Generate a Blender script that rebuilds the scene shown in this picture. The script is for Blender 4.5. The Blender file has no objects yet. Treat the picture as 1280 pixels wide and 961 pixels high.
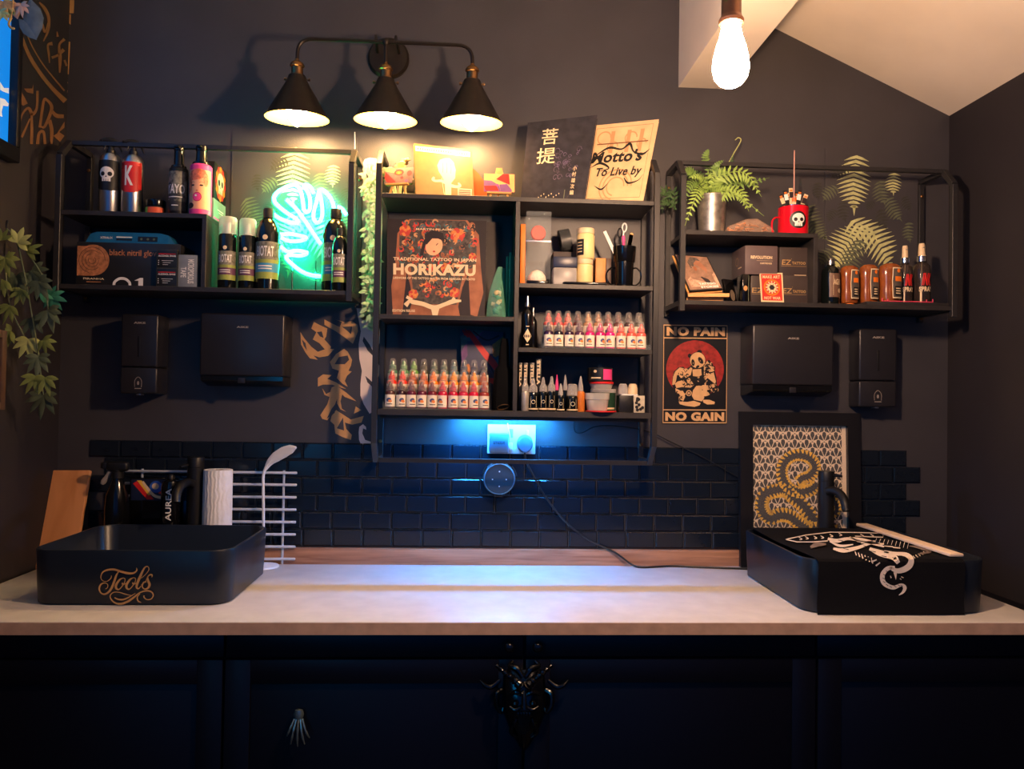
import bpy, bmesh, math, random
from mathutils import Vector, Matrix, Euler
from mathutils.geometry import tessellate_polygon
random.seed(7)
PI = math.pi
scene = bpy.context.scene
COL = scene.collection

# ------------------------------------------------------------------ camera
FPX, CX, CY, DIST, CAMZ = 961.0, 640.0, 480.5, 2.40, 1.415
CAM = Vector((0.0, -DIST, CAMZ))
VPX, VPY, ROLL = 587.0, 497.0, math.radians(0.95)
_yc = Vector((VPX - CX, -(VPY - CY), -FPX)).normalized()
_xc = Vector((math.cos(ROLL), -math.sin(ROLL), 0.0))
_xc = (_xc - _yc * _xc.dot(_yc)).normalized()
_zc = _xc.cross(_yc)
RW = Matrix((_xc, _yc, _zc))          # camera -> world

def ray(px, py):
    return RW @ Vector((px - CX, -(py - CY), -FPX))
def W(px, py, y):
    d = ray(px, py); t = (y - CAM.y) / d.y
    return CAM + d * t
def WX(px, py, x):
    d = ray(px, py); t = (x - CAM.x) / d.x
    return CAM + d * t
def WZ(px, py, z):
    d = ray(px, py); t = (z - CAM.z) / d.z
    return CAM + d * t
def S(y):                               # metres per pixel at depth y
    return (DIST + y) / FPX * 0.998
def proj(p):
    c = RW.transposed() @ (Vector(p) - CAM)
    return (CX - c.x / c.z * FPX, CY + c.y / c.z * FPX)

cd = bpy.data.cameras.new('camera'); cam = bpy.data.objects.new('camera', cd); COL.objects.link(cam)
cam.matrix_world = Matrix.Translation(CAM) @ RW.to_4x4()
cd.sensor_fit = 'HORIZONTAL'; cd.sensor_width = 36.0; cd.lens = FPX / 1280.0 * 36.0
cd.clip_start = 0.02; cd.clip_end = 60
scene.camera = cam

# ------------------------------------------------------------------ materials
def lin(c):
    out = []
    for v in c[:3]:
        v = v / 255.0
        out.append(v / 12.92 if v <= 0.04045 else ((v + 0.055) / 1.055) ** 2.4)
    return tuple(out)
MATS = {}
def mat(name, rgb=(128,128,128), rough=0.5, metal=0.0, emit=0.0, ecol=None, spec=0.5, coat=0.0,
        trans=0.0, ior=1.45, alpha=1.0, noise=0.06, nscale=40.0, bump=0.0, bscale=200.0, sss=0.0):
    if name in MATS: return MATS[name]
    m = bpy.data.materials.new(name); m.use_nodes = True
    nt = m.node_tree; b = nt.nodes['Principled BSDF']
    c = lin(rgb)
    b.inputs['Roughness'].default_value = rough
    b.inputs['Metallic'].default_value = metal
    b.inputs['Specular IOR Level'].default_value = spec
    b.inputs['Coat Weight'].default_value = coat
    b.inputs['Coat Roughness'].default_value = 0.08
    b.inputs['Transmission Weight'].default_value = trans
    b.inputs['IOR'].default_value = ior
    b.inputs['Alpha'].default_value = alpha
    if emit:
        b.inputs['Emission Color'].default_value = lin(ecol or rgb) + (1,)
        b.inputs['Emission Strength'].default_value = emit
    tc = nt.nodes.new('ShaderNodeTexCoord')
    if noise:
        n = nt.nodes.new('ShaderNodeTexNoise'); n.inputs['Scale'].default_value = nscale
        n.inputs['Detail'].default_value = 4
        nt.links.new(tc.outputs['Object'], n.inputs['Vector'])
        r = nt.nodes.new('ShaderNodeValToRGB')
        r.color_ramp.elements[0].position = 0.3; r.color_ramp.elements[1].position = 0.7
        r.color_ramp.elements[0].color = tuple(v * (1 - noise * 2) for v in c) + (1,)
        r.color_ramp.elements[1].color = tuple(min(1, v * (1 + noise * 2)) for v in c) + (1,)
        nt.links.new(n.outputs['Fac'], r.inputs['Fac'])
        nt.links.new(r.outputs['Color'], b.inputs['Base Color'])
    else:
        b.inputs['Base Color'].default_value = c + (1,)
    if bump:
        n2 = nt.nodes.new('ShaderNodeTexNoise'); n2.inputs['Scale'].default_value = bscale; n2.inputs['Detail'].default_value = 3
        nt.links.new(tc.outputs['Object'], n2.inputs['Vector'])
        bp = nt.nodes.new('ShaderNodeBump'); bp.inputs['Strength'].default_value = bump; bp.inputs['Distance'].default_value = 0.002
        nt.links.new(n2.outputs['Fac'], bp.inputs['Height'])
        nt.links.new(bp.outputs['Normal'], b.inputs['Normal'])
    MATS[name] = m
    return m
def wood(name, c1, c2, rough=0.5, scale=(3, 40, 40)):
    if name in MATS: return MATS[name]
    m = mat(name, c1, rough, noise=0)
    nt = m.node_tree; b = nt.nodes['Principled BSDF']
    tc = nt.nodes.new('ShaderNodeTexCoord'); mp = nt.nodes.new('ShaderNodeMapping'); mp.inputs['Scale'].default_value = scale
    n = nt.nodes.new('ShaderNodeTexNoise'); n.inputs['Scale'].default_value = 1.0; n.inputs['Detail'].default_value = 6; n.inputs['Distortion'].default_value = 0.6
    r = nt.nodes.new('ShaderNodeValToRGB'); r.color_ramp.elements[0].position = 0.3; r.color_ramp.elements[1].position = 0.7
    r.color_ramp.elements[0].color = lin(c1) + (1,); r.color_ramp.elements[1].color = lin(c2) + (1,)
    nt.links.new(tc.outputs['Object'], mp.inputs['Vector']); nt.links.new(mp.outputs['Vector'], n.inputs['Vector'])
    nt.links.new(n.outputs['Fac'], r.inputs['Fac']); nt.links.new(r.outputs['Color'], b.inputs['Base Color'])
    return m
def clear(name, rgb=(230,235,235), rough=0.05, tint=0.85):
    """thin clear plastic: mostly transparent with a glossy film"""
    if name in MATS: return MATS[name]
    m = bpy.data.materials.new(name); m.use_nodes = True; nt = m.node_tree
    for n in list(nt.nodes): nt.nodes.remove(n)
    out = nt.nodes.new('ShaderNodeOutputMaterial'); mix = nt.nodes.new('ShaderNodeMixShader')
    tr = nt.nodes.new('ShaderNodeBsdfTransparent'); tr.inputs['Color'].default_value = (1, 1, 1, 1)
    p = nt.nodes.new('ShaderNodeBsdfPrincipled'); p.inputs['Base Color'].default_value = lin(rgb) + (1,)
    p.inputs['Roughness'].default_value = rough
    lw = nt.nodes.new('ShaderNodeLayerWeight'); lw.inputs['Blend'].default_value = 0.35
    mr = nt.nodes.new('ShaderNodeMapRange'); mr.inputs['To Min'].default_value = 1 - tint; mr.inputs['To Max'].default_value = min(1.0, (1 - tint) * 2.6)
    nt.links.new(lw.outputs['Facing'], mr.inputs['Value']); nt.links.new(mr.outputs['Result'], mix.inputs['Fac'])
    nt.links.new(tr.outputs[0], mix.inputs[1]); nt.links.new(p.outputs[0], mix.inputs[2]); nt.links.new(mix.outputs[0], out.inputs['Surface'])
    MATS[name] = m
    return m

# ------------------------------------------------------------------ mesh builder
TXT = {}
def text_mesh(s, bold):
    k = (s, bold)
    if k in TXT: return TXT[k]
    cu = bpy.data.curves.new('t', 'FONT'); cu.body = s; cu.size = 1.0; cu.offset = bold; cu.resolution_u = 3
    cu.space_character = 1.0 + bold * 1.5
    o = bpy.data.objects.new('t', cu)
    me = o.to_mesh()
    bm = bmesh.new(); bm.from_mesh(me)
    bmesh.ops.remove_doubles(bm, verts=bm.verts, dist=1e-5)
    v = [(x.co.x, x.co.y) for x in bm.verts]; bm.verts.index_update()
    f = [[q.index for q in x.verts] for x in bm.faces]
    bm.free(); o.to_mesh_clear(); bpy.data.objects.remove(o); bpy.data.curves.remove(cu)
    xs = [a for a, b in v]; ys = [b for a, b in v]
    x0, x1, y0, y1 = min(xs), max(xs), min(ys), max(ys)
    v = [((a - x0) / (x1 - x0), (b - y0) / (y1 - y0)) for a, b in v]
    TXT[k] = (v, f, (x1 - x0) / (y1 - y0))
    return TXT[k]
def crom(pts, n=6, closed=False):
    """Catmull-Rom through points (tuples of any dimension)"""
    P = [Vector(p) for p in pts]; out = []; L = len(P)
    rng = range(L if closed else L - 1)
    for i in rng:
        p1, p2 = P[i], P[(i + 1) % L]
        p0 = P[i - 1] if (i > 0 or closed) else p1 * 2 - p2
        p3 = P[(i + 2) % L] if (i + 2 < L or closed) else p2 * 2 - p1
        for k in range(n):
            t = k / n
            out.append(0.5 * ((2 * p1) + (p2 - p0) * t + (2 * p0 - 5 * p1 + 4 * p2 - p3) * t * t + (3 * p1 - p0 - 3 * p2 + p3) * t ** 3))
    if not closed: out.append(P[-1])
    return out
class MB:
    def __init__(s):
        s.v = []; s.f = []; s.m = []; s.sm = []; s.mats = []
    def mi(s, m):
        if m not in s.mats: s.mats.append(m)
        return s.mats.index(m)
    def add(s, verts, faces, m, M=None, smooth=False):
        o = len(s.v); i = s.mi(m)
        for p in verts:
            p = Vector(p); s.v.append(M @ p if M else p)
        flip = M is not None and M.to_3x3().determinant() < 0
        for f in faces:
            g = [q + o for q in f]
            if flip: g.reverse()
            s.f.append(g); s.m.append(i); s.sm.append(smooth)
        return s
    def addbm(s, bm, m, M=None, smooth=False):
        bm.verts.index_update()
        s.add([v.co.copy() for v in bm.verts], [[v.index for v in f.verts] for f in bm.faces], m, M, smooth); bm.free(); return s
    def box(s, x0, x1, y0, y1, z0, z1, m, M=None, bev=0.0, seg=2):
        bm = bmesh.new(); bmesh.ops.create_cube(bm, size=1)
        for v in bm.verts:
            v.co = Vector((x0 + (v.co.x + .5) * (x1 - x0), y0 + (v.co.y + .5) * (y1 - y0), z0 + (v.co.z + .5) * (z1 - z0)))
        if bev: bmesh.ops.bevel(bm, geom=list(bm.edges), offset=bev, segments=seg, profile=0.5, affect='EDGES')
        return s.addbm(bm, m, M, bool(bev))
    def lathe(s, prof, m, M=None, n=20, sx=1.0, sy=1.0, a0=0.0, a1=2 * PI, caps=True):
        full = abs(a1 - a0 - 2 * PI) < 1e-6
        k = n if full else n + 1
        V = []; F = []
        for r, z in prof:
            for i in range(k):
                a = a0 + (a1 - a0) * i / n
                V.append((r * math.sin(a) * sx, -r * math.cos(a) * sy, z))
        for j in range(len(prof) - 1):
            for i in range(n):
                i2 = (i + 1) % k
                F.append((j * k + i, j * k + i2, (j + 1) * k + i2, (j + 1) * k + i))
        if full and caps:
            if prof[0][0] > 1e-6: F.append(tuple(reversed(range(k))))
            if prof[-1][0] > 1e-6: F.append(tuple((len(prof) - 1) * k + i for i in range(k)))
        return s.add(V, F, m, M, True)
    def tube(s, pts, r, m, n=8, M=None, closed=False, cap=True, flat=1.0):
        P = [Vector(p) for p in pts]; L = len(P); V = []; F = []
        rr = r if isinstance(r, (list, tuple)) else [r] * L
        up = None
        for i in range(L):
            if closed: t = P[(i + 1) % L] - P[i - 1]
            else: t = P[min(i + 1, L - 1)] - P[max(i - 1, 0)]
            if t.length < 1e-9: t = Vector((0, 0, 1))
            t.normalize()
            if up is None:
                up = Vector((0, 0, 1)) if abs(t.z) < .9 else Vector((0, 1, 0))
            a = t.cross(up)
            if a.length < 1e-6: a = t.orthogonal()
            a.normalize(); b = a.cross(t).normalized(); up = b
            for k in range(n):
                q = 2 * PI * k / n
                V.append(P[i] + a * math.cos(q) * rr[i] + b * math.sin(q) * rr[i] * flat)
        for i in range(L if closed else L - 1):
            j = (i + 1) % L
            for k in range(n):
                k2 = (k + 1) % n
                F.append((i * n + k, i * n + k2, j * n + k2, j * n + k))
        if cap and not closed:
            F.append(tuple(reversed(range(n)))); F.append(tuple((L - 1) * n + k for k in range(n)))
        return s.add(V, F, m, M, True)
    # flat printing on a face that looks to -Y; wrap = radius of the can it sits on
    def _flat(s, v2, faces, m, off, M, wrap):
        if wrap:
            R = wrap + off
            V = [(R * math.sin(x / wrap), -R * math.cos(x / wrap), z) for x, z in v2]
        else:
            V = [(x, -off, z) for x, z in v2]
        return s.add(V, faces, m, M, False)
    def poly(s, pts, m, off=0.0005, M=None, wrap=0.0):
        p = [(q[0], q[1]) for q in pts]
        A = sum(p[i - 1][0] * p[i][1] - p[i][0] * p[i - 1][1] for i in range(len(p)))
        if A < 0: p.reverse()
        tr = tessellate_polygon([[Vector((a, b, 0)) for a, b in p]])
        F = []
        for t in tr:
            a, b, c = (p[i] for i in t)
            ar = (b[0] - a[0]) * (c[1] - a[1]) - (b[1] - a[1]) * (c[0] - a[0])
            F.append(tuple(t) if ar > 0 else tuple(reversed(t)))
        if not wrap: return s._flat(p, F, m, off, M, 0)
        return s._wrapsub(p, F, m, off, M, wrap)
    def rect(s, x0, x1, z0, z1, m, off=0.0005, M=None, wrap=0.0):
        return s.poly([(x0, z0), (x1, z0), (x1, z1), (x0, z1)], m, off, M, wrap)
    def oval(s, x, z, rx, rz, m, off=0.0005, M=None, wrap=0.0, n=24, rot=0.0):
        c, q = math.cos(rot), math.sin(rot)
        P = []
        for i in range(n):
            a = 2 * PI * i / n; u, w = rx * math.cos(a), rz * math.sin(a)
            P.append((x + u * c - w * q, z + u * q + w * c))
        return s.poly(P, m, off, M, wrap)
    def stroke(s, pts, w, m, off=0.0005, M=None, wrap=0.0, sm=5, closed=False):
        """ribbon through points; w scalar or per-point list (full widths)"""
        ww = w if isinstance(w, (list, tuple)) else [w] * len(pts)
        q = [(p[0], p[1], ww[i]) for i, p in enumerate(pts)]
        C = crom(q, sm, closed) if sm > 1 and len(q) > 2 else [Vector(p) for p in q]
        V = []; F = []; L = len(C)
        for i in range(L):
            a = C[(i - 1) % L] if (closed or i > 0) else C[0]; b = C[(i + 1) % L] if (closed or i < L - 1) else C[-1]
            d = Vector((b.x - a.x, b.y - a.y))
            if d.length < 1e-9: d = Vector((1, 0))
            d.normalize(); n = Vector((-d.y, d.x)) * max(C[i].z, 1e-5) / 2
            V.append((C[i].x + n.x, C[i].y + n.y)); V.append((C[i].x - n.x, C[i].y - n.y))
        for i in range(L if closed else L - 1):
            j = (i + 1) % L
            F.append((2 * i, 2 * i + 1, 2 * j + 1, 2 * j))
        return s._flat(V, F, m, off, M, wrap)
    def ring(s, x, z, r, w, m, off=0.0005, M=None, wrap=0.0, n=28, sz=1.0):
        return s.stroke([(x + r * math.cos(2 * PI * i / n), z + sz * r * math.sin(2 * PI * i / n)) for i in range(n)], w, m, off, M, wrap, 1, True)
    def _wrapsub(s, p, F, m, off, M, wrap):
        bm = bmesh.new(); vs = [bm.verts.new((a, 0, b)) for a, b in p]
        for t in F:
            try: bm.faces.new([vs[i] for i in t])
            except ValueError: pass
        bmesh.ops.triangulate(bm, faces=bm.faces[:])
        for _ in range(4):
            es = [e for e in bm.edges if abs(e.verts[0].co.x - e.verts[1].co.x) > wrap * 0.2]
            if not es: break
            bmesh.ops.subdivide_edges(bm, edges=es, cuts=1); bmesh.ops.triangulate(bm, faces=bm.faces[:])
        bm.verts.index_update()
        v2 = [(v.co.x, v.co.z) for v in bm.verts]; ff = [[v.index for v in f.verts] for f in bm.faces]; bm.free()
        F2 = []
        for t in ff:
            a, b, c = (v2[i] for i in t[:3])
            ar = (b[0] - a[0]) * (c[1] - a[1]) - (b[1] - a[1]) * (c[0] - a[0])
            F2.append(t if ar > 0 else t[::-1])
        return s._flat(v2, F2, m, off, M, wrap)
    def text(s, t, x0, x1, z0, z1, m, off=0.0005, M=None, wrap=0.0, bold=0.0, shear=0.0, rot=0):
        v, f, asp = text_mesh(t, bold)
        if rot == 90:      # reads upwards
            q = [(x1 - b * (x1 - x0), z0 + a * (z1 - z0)) for a, b in v]
        elif rot == -90:   # reads downwards
            q = [(x0 + b * (x1 - x0), z1 - a * (z1 - z0)) for a, b in v]
        else:
            q = [(x0 + a * (x1 - x0) + shear * b * (z1 - z0), z0 + b * (z1 - z0)) for a, b in v]
        return s._wrapsub(q, f, m, off, M, wrap) if wrap else s._flat(q, f, m, off, M, wrap)
    def build(s, name, parent=None, loc=(0, 0, 0), rot=(0, 0, 0), sharp=35):
        me = bpy.data.meshes.new(name)
        me.from_pydata([tuple(p) for p in s.v], [], s.f)
        for m in s.mats: me.materials.append(m)
        me.polygons.foreach_set('material_index', s.m)
        me.polygons.foreach_set('use_smooth', s.sm)
        me.update()
        if any(s.sm): me.set_sharp_from_angle(angle=math.radians(sharp))
        o = bpy.data.objects.new(name, me); COL.objects.link(o)
        o.location = loc; o.rotation_euler = rot
        if parent: o.parent = parent
        return o
def T(x=0, y=0, z=0): return Matrix.Translation((x, y, z))
def R(deg, ax): return Matrix.Rotation(math.radians(deg), 4, ax)
def tag(o, label, cat, group=None, kind=None):
    o['label'] = label; o['category'] = cat
    if group: o['group'] = group
    if kind: o['kind'] = kind
    return o
def thing(name, label, cat, loc=(0, 0, 0), rot=(0, 0, 0), group=None):
    o = bpy.data.objects.new(name, None); COL.objects.link(o); o.empty_display_size = 0.03
    o.location = loc; o.rotation_euler = rot
    return tag(o, label, cat, group)
def struct(o, label=None):
    o['kind'] = 'structure'
    if label: o['label'] = label
    return o
def copy_tree(o, parent=None):
    c = o.copy(); COL.objects.link(c); c.parent = parent
    for ch in list(o.children): copy_tree(ch, c)
    return c
def pxmap(x0, y0, w, h, W0, H0, fn):
    """zoom-crop pixel -> photo pixel -> fn"""
    return lambda a, b: fn(x0 + a * w / W0, y0 + b * h / H0)
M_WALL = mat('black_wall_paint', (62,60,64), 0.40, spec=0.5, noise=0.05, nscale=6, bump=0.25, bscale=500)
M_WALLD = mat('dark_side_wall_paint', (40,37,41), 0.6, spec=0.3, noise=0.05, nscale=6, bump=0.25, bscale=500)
M_CEIL = mat('cream_ceiling_paint', (236,222,204), 0.8, noise=0.03, nscale=4)
M_TILE = mat('black_gloss_tile', (20,27,38), 0.17, spec=0.5, noise=0.03)
M_GROUT = mat('dark_grout', (30,32,36), 0.8)
M_FRAME = mat('black_steel_frame', (38,37,39), 0.38, spec=0.5, noise=0.04, bump=0.1, bscale=900)
M_SHELF = mat('black_ash_board', (44,41,41), 0.45, spec=0.5, noise=0.1, nscale=30)
M_CAB = mat('navy_black_cabinet', (9,9,19), 0.4, spec=0.4, noise=0.04)
M_COUNTER = mat('pale_stone_laminate', (212,206,200), 0.42, spec=0.4, noise=0.035, nscale=18)
M_EDGE = mat('counter_edge_band', (208,164,130), 0.5, noise=0.06, nscale=30)
M_OAK = wood('oiled_oak', (150,104,80), (198,150,120), 0.5, (5, 60, 90))
M_BLACK = mat('matt_black', (18,18,20), 0.45, noise=0.03)
M_GLOSSBLK = mat('gloss_black', (12,12,14), 0.15, spec=0.6, noise=0)
M_CERAMIC = mat('satin_black_ceramic', (24,30,40), 0.34, spec=0.5, noise=0.02)
M_WHITE = mat('white_print', (232,228,220), 0.5, noise=0)
M_CREAM = mat('cream_print', (226,200,160), 0.5, noise=0)
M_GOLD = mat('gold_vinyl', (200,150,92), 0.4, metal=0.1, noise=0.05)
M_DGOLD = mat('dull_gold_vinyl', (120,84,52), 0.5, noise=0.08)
M_CHROME = mat('chrome', (205,205,208), 0.15, metal=1.0, noise=0)
M_STEEL = mat('brushed_aluminium', (190,190,192), 0.28, metal=1.0, noise=0.03)
M_BRASS = mat('aged_brass', (140,104,66), 0.3, metal=1.0, noise=0.05)
M_BRONZE = mat('dark_bronze', (46,40,36), 0.38, metal=0.7, noise=0.05)
M_RED = mat('red_print', (206,34,34), 0.45, noise=0.03)
M_PINK = mat('pink_print', (236,70,140), 0.4, noise=0)
M_ORANGE = mat('orange_card', (236,120,32), 0.5, noise=0.03)
M_PINE = wood('pine_wood', (204,138,70), (232,172,98), 0.5, (6, 40, 40))
M_CLEAR = clear('clear_acrylic', (225,235,235), 0.05, 0.955)
M_FROST = clear('frosted_plastic', (215,210,205), 0.3, 0.62)
M_WHITEPL = mat('white_plastic', (228,228,226), 0.35, noise=0)
M_PAPER = mat('white_paper', (232,230,226), 0.8, noise=0.02)
M_LEAF = mat('leaf_green', (112,124,66), 0.5, noise=0.12, nscale=25)
M_LEAFL = mat('leaf_pale_green', (176,182,112), 0.5, noise=0.12, nscale=25)
M_LEAFD = mat('leaf_dark_green', (74,86,66), 0.5, noise=0.12, nscale=25)
# ------------------------------------------------------------------ the room
XL = W(78, 350, 0).x; XR = W(1185, 400, 0).x
COUNTER_Z = 0.9
YF = -0.186; YP = -0.128
ZTOP = 2.95; YB = -4.2
mb = MB(); mb.box(XL - .1, XR + .1, 0, .1, 0, ZTOP, M_WALL); struct(mb.build('wall_back'), 'black painted back wall')
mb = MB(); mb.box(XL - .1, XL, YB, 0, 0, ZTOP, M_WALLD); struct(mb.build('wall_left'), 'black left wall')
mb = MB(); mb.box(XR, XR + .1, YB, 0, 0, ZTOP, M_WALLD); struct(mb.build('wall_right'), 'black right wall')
mb = MB(); mb.box(XL - .1, XR + .1, YB, .1, -.06, 0, mat('dark_floor', (40,38,40), 0.5)); struct(mb.build('floor'), 'dark floor')
# sloped cream ceiling on the right, flat above
a = W(1187, 145, 0); b = W(962, 32, 0)
sl = (b.z - a.z) / (b.x - a.x); xt = a.x + (ZTOP - a.z) / sl
mb = MB()
e = .12
def ceil_pt(x): return a.z + sl * (x - a.x)
zr = ceil_pt(XR)
V = [(XR, YB, zr), (XR, 0, zr), (xt, 0, ZTOP), (xt, YB, ZTOP), (XR + .1, YB, zr + .1), (XR + .1, 0, zr + .1), (xt, 0, ZTOP + .1), (xt, YB, ZTOP + .1)]
mb.add(V, [(0, 1, 2, 3), (7, 6, 5, 4), (0, 3, 7, 4), (1, 5, 6, 2)], M_CEIL)
mb.box(XL - .1, xt, YB, 0, ZTOP, ZTOP + .1, M_CEIL)
struct(mb.build('ceiling'), 'cream sloped ceiling')
# boxed cream beam running out from the wall
p = W(848, 109, 0); q = W(906, 109, 0)
mb = MB(); mb.box(p.x, q.x, YB, 0, p.z, ZTOP, M_CEIL)
struct(mb.build('trim_1'), 'cream boxed beam under the ceiling')
# tile splashback: six courses of bevelled bricks on the wall
ZT0 = W(640, 684, 0).z; ZT1 = W(640, 556, 0).z
nrow = 6; rh = (ZT1 - ZT0) / nrow; tw = 75.3 * .0      # tile size below
tw = abs(W(712, 640, 0).x - W(637, 640, 0).x) * 0.5 * 2 / 2
tw = abs(W(676, 640, 0).x - W(637.5, 640, 0).x)
xs0 = W(122, 580, 0).x; xs1 = W(1153, 600, 0).x
mb = MB(); g = 0.0022
x_ref = W(637, 600, 0).x
def tile(x0, x1, z0, z1):
    d = .006; bv = .004
    V = [(x0, 0, z0), (x1, 0, z0), (x1, 0, z1), (x0, 0, z1), (x0 + .0008, -d + .0025, z0 + .0008), (x1 - .0008, -d + .0025, z0 + .0008), (x1 - .0008, -d + .0025, z1 - .0008), (x0 + .0008, -d + .0025, z1 - .0008),
         (x0 + bv, -d, z0 + bv), (x1 - bv, -d, z0 + bv), (x1 - bv, -d, z1 - bv), (x0 + bv, -d, z1 - bv)]
    F = []
    for k in (0, 4):
        for i in range(4):
            j = (i + 1) % 4; F.append((k + i, k + j, k + 4 + j, k + 4 + i))
    F.append((8, 9, 10, 11))
    mb.add(V, F, M_TILE)
for r in range(nrow):
    z0 = ZT0 + r * rh; off = 0 if r % 2 else tw
    tw = abs(W(673.4, 640, 0).x - W(637, 640, 0).x) / 2; k0 = math.floor((xs0 - x_ref) / (2 * tw));
    for k in range(k0 - 1, 80):
        x0 = x_ref + off + k * 2 * tw; x1 = x0 + 2 * tw
        if x0 < xs0 - tw * .7 or x1 > xs1 + tw * .7: continue
        tile(x0 + g / 2, x1 - g / 2, z0 + g / 2, z0 + rh - g / 2)
struct(mb.build('trim_2'), 'black brick tile splashback')
# oak upstand strip along the counter
p = W(352, 683, -.02); q = W(925, 688, -.02)
mb = MB(); mb.box(p.x - .3, q.x + .02, -.022, -.0005, COUNTER_Z, COUNTER_Z + (W(640, 684.5, -.02).z - W(640, 704, -.02).z), M_OAK, bev=.0012)
UPZ = COUNTER_Z + (W(640, 684.5, -.02).z - W(640, 704, -.02).z)
struct(mb.build('trim_3'), 'oak upstand behind the worktop')
# window in the left wall near the camera
y0 = WX(7.5, 120, XL).y; zw = WX(5, 182, XL).z; zt = WX(5, 58, XL).z
M_PANE = mat('blue_window_glass', (10,90,170), 0.1, emit=1.5, ecol=(12,96,170), noise=0)
M_WFRM = mat('black_window_frame', (14,14,18), 0.4)
yw1 = y0 - 2.3
mb = MB()
for (ya, yb, za, zb) in ((yw1 - .04, y0 + .02, zw - .04, zw), (yw1 - .04, y0 + .02, zt + .5, zt + .54), (y0, y0 + .02, zw, zt + .5), (yw1 - .04, yw1, zw, zt + .5)):
    mb.box(XL + .0005, XL + .03, ya, yb, za, zb, M_WFRM, bev=.003)
wf = struct(mb.build('window_1'), 'window with blue light in the left wall')
mb = MB(); mb.box(XL + .001, XL + .008, yw1, y0, zw, zt + .5, M_PANE); mb.build('pane', wf)
mb = MB()
def onL(px, py, off=.0095):
    p = WX(px, py, XL + off); return p
def decal3(mb, polys, fn, m):
    for P in polys:
        pts = [fn(*q) for q in P]
        tr = tessellate_polygon([pts])
        n = (pts[tr[0][1]] - pts[tr[0][0]]).cross(pts[tr[0][2]] - pts[tr[0][0]])
        toward = CAM - pts[0]
        F = []
        for t in tr:
            n = (pts[t[1]] - pts[t[0]]).cross(pts[t[2]] - pts[t[0]])
            F.append(tuple(t) if n.dot(toward) > 0 else tuple(reversed(t)))
        mb.add(pts, F, m)
def strip_poly(pts, w, sm=5):
    ww = w if isinstance(w, (list, tuple)) else [w] * len(pts)
    C = crom([(p[0], p[1], ww[i]) for i, p in enumerate(pts)], sm)
    L, Rr = [], []
    for i in range(len(C)):
        d = C[min(i + 1, len(C) - 1)] - C[max(i - 1, 0)]; d = Vector((d.x, d.y)).normalized() if Vector((d.x, d.y)).length > 1e-9 else Vector((1, 0))
        n = Vector((-d.y, d.x)) * max(C[i].z, .05) / 2
        L.append((C[i].x + n.x, C[i].y + n.y)); Rr.append((C[i].x - n.x, C[i].y - n.y))
    return [[L[i], Rr[i], Rr[i + 1], L[i + 1]] for i in range(len(C) - 1)]
M_WINLET = mat('white_window_lettering', (210,220,230), 0.5, emit=0.35, ecol=(190,210,225), noise=0)
decal3(mb, [[(0,102),(5,110),(11,110),(11,117),(3,114),(0,112)], [(0,122),(6,124),(11,130),(10,133),(4,132),(2,140),(3,146),(0,145)]], onL, M_WINLET)
mb.build('lettering', wf)
# added unseen window behind the camera, blue fill for the shelf fronts
M_FILLPANE = mat('fill_window_glow', (20,110,190), 0.1, emit=7.0, ecol=(20,128,190), noise=0)
mb = MB(); ya, yb, za, zb2 = -4.0, -2.75, 1.0, 2.3
for (p0, p1, q0, q1) in ((ya - .05, yb + .05, za - .05, za), (ya - .05, yb + .05, zb2, zb2 + .05), (ya - .05, ya, za, zb2), (yb, yb + .05, za, zb2), ((ya + yb) / 2 - .02, (ya + yb) / 2 + .02, za, zb2)):
    mb.box(XL + .0005, XL + .03, p0, p1, q0, q1, M_WFRM, bev=.003)
wf2 = struct(mb.build('fill_window'), 'added unseen blue fill window in the left wall')
mb = MB(); mb.box(XL + .001, XL + .008, ya, yb, za, zb2, M_FILLPANE); mb.build('pane', wf2)
# ------------------------------------------------------------------ the three wall shelf units
def bar(mb, p, q, sx, sy, m):
    """square steel tube between two points"""
    p, q = Vector(p), Vector(q); d = (q - p); L = d.length; d.normalize()
    up = Vector((1, 0, 0)) if abs(d.x) < .9 else Vector((0, 0, 1))
    a = up; b = d.cross(a).normalized()
    M = Matrix((a, b, d)).transposed().to_4x4(); M.translation = p
    mb.box(-sx / 2, sx / 2, -sy / 2, sy / 2, 0, L, m, M=M, bev=.0008, seg=1)
def side_frame(root, x, zf0, zf1, zp0, zp1, t=.016, zs=None):
    """chamfered steel side frame: wall post, top and bottom rails, chamfers, front post"""
    h = t / 2
    pts = [(-h, zp1 - h), (YP, zp1 - h), (YF + h, zf1), (YF + h, zf0), (YP, zp0 + h), (-h, zp0 + h)]
    mb = MB()
    if zs is not None:      # open foot: both posts run past a rail at shelf level
        e = h * .55
        for p, q in (((-h, zp0), (-h, zp1 - h)), ((-h, zp1 - h), (YP - e * 0, zp1 - h)), ((YP, zp1 - h), (YF + h, zf1)), ((YF + h, zf1), (YF + h, zf0)), ((YF + t, zs - h), (-t, zs - h))):
            bar(mb, (x, p[0], p[1]), (x, q[0], q[1]), t, t, M_FRAME)
        pts = []
    for i in range(len(pts)):
        p, q = pts[i], pts[(i + 1) % len(pts)]
        ext = h * .55
        P, Q = Vector((x, p[0], p[1])), Vector((x, q[0], q[1])); d = (Q - P).normalized() * ext
        if abs(d.y) < 1e-4 and abs(p[0] + h) < 1e-4: d = d * 0
        bar(mb, P - d, Q + d, t, t, M_FRAME)
    f = mb.build('side_frame', root)
    # screw heads on the wall post
    for z in (zp1 - .055, zp0 + (.055 if zs is None else .012)):
        mb = MB(); M = T(x, -.017, z) @ R(90, 'X')
        mb.lathe([(0, -.001), (.005, -.001), (.0055, .0), (.004, .0014), (0, .0018)], M_BRASS, M, 12)
        mb.build('screw', f)
    return f
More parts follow.
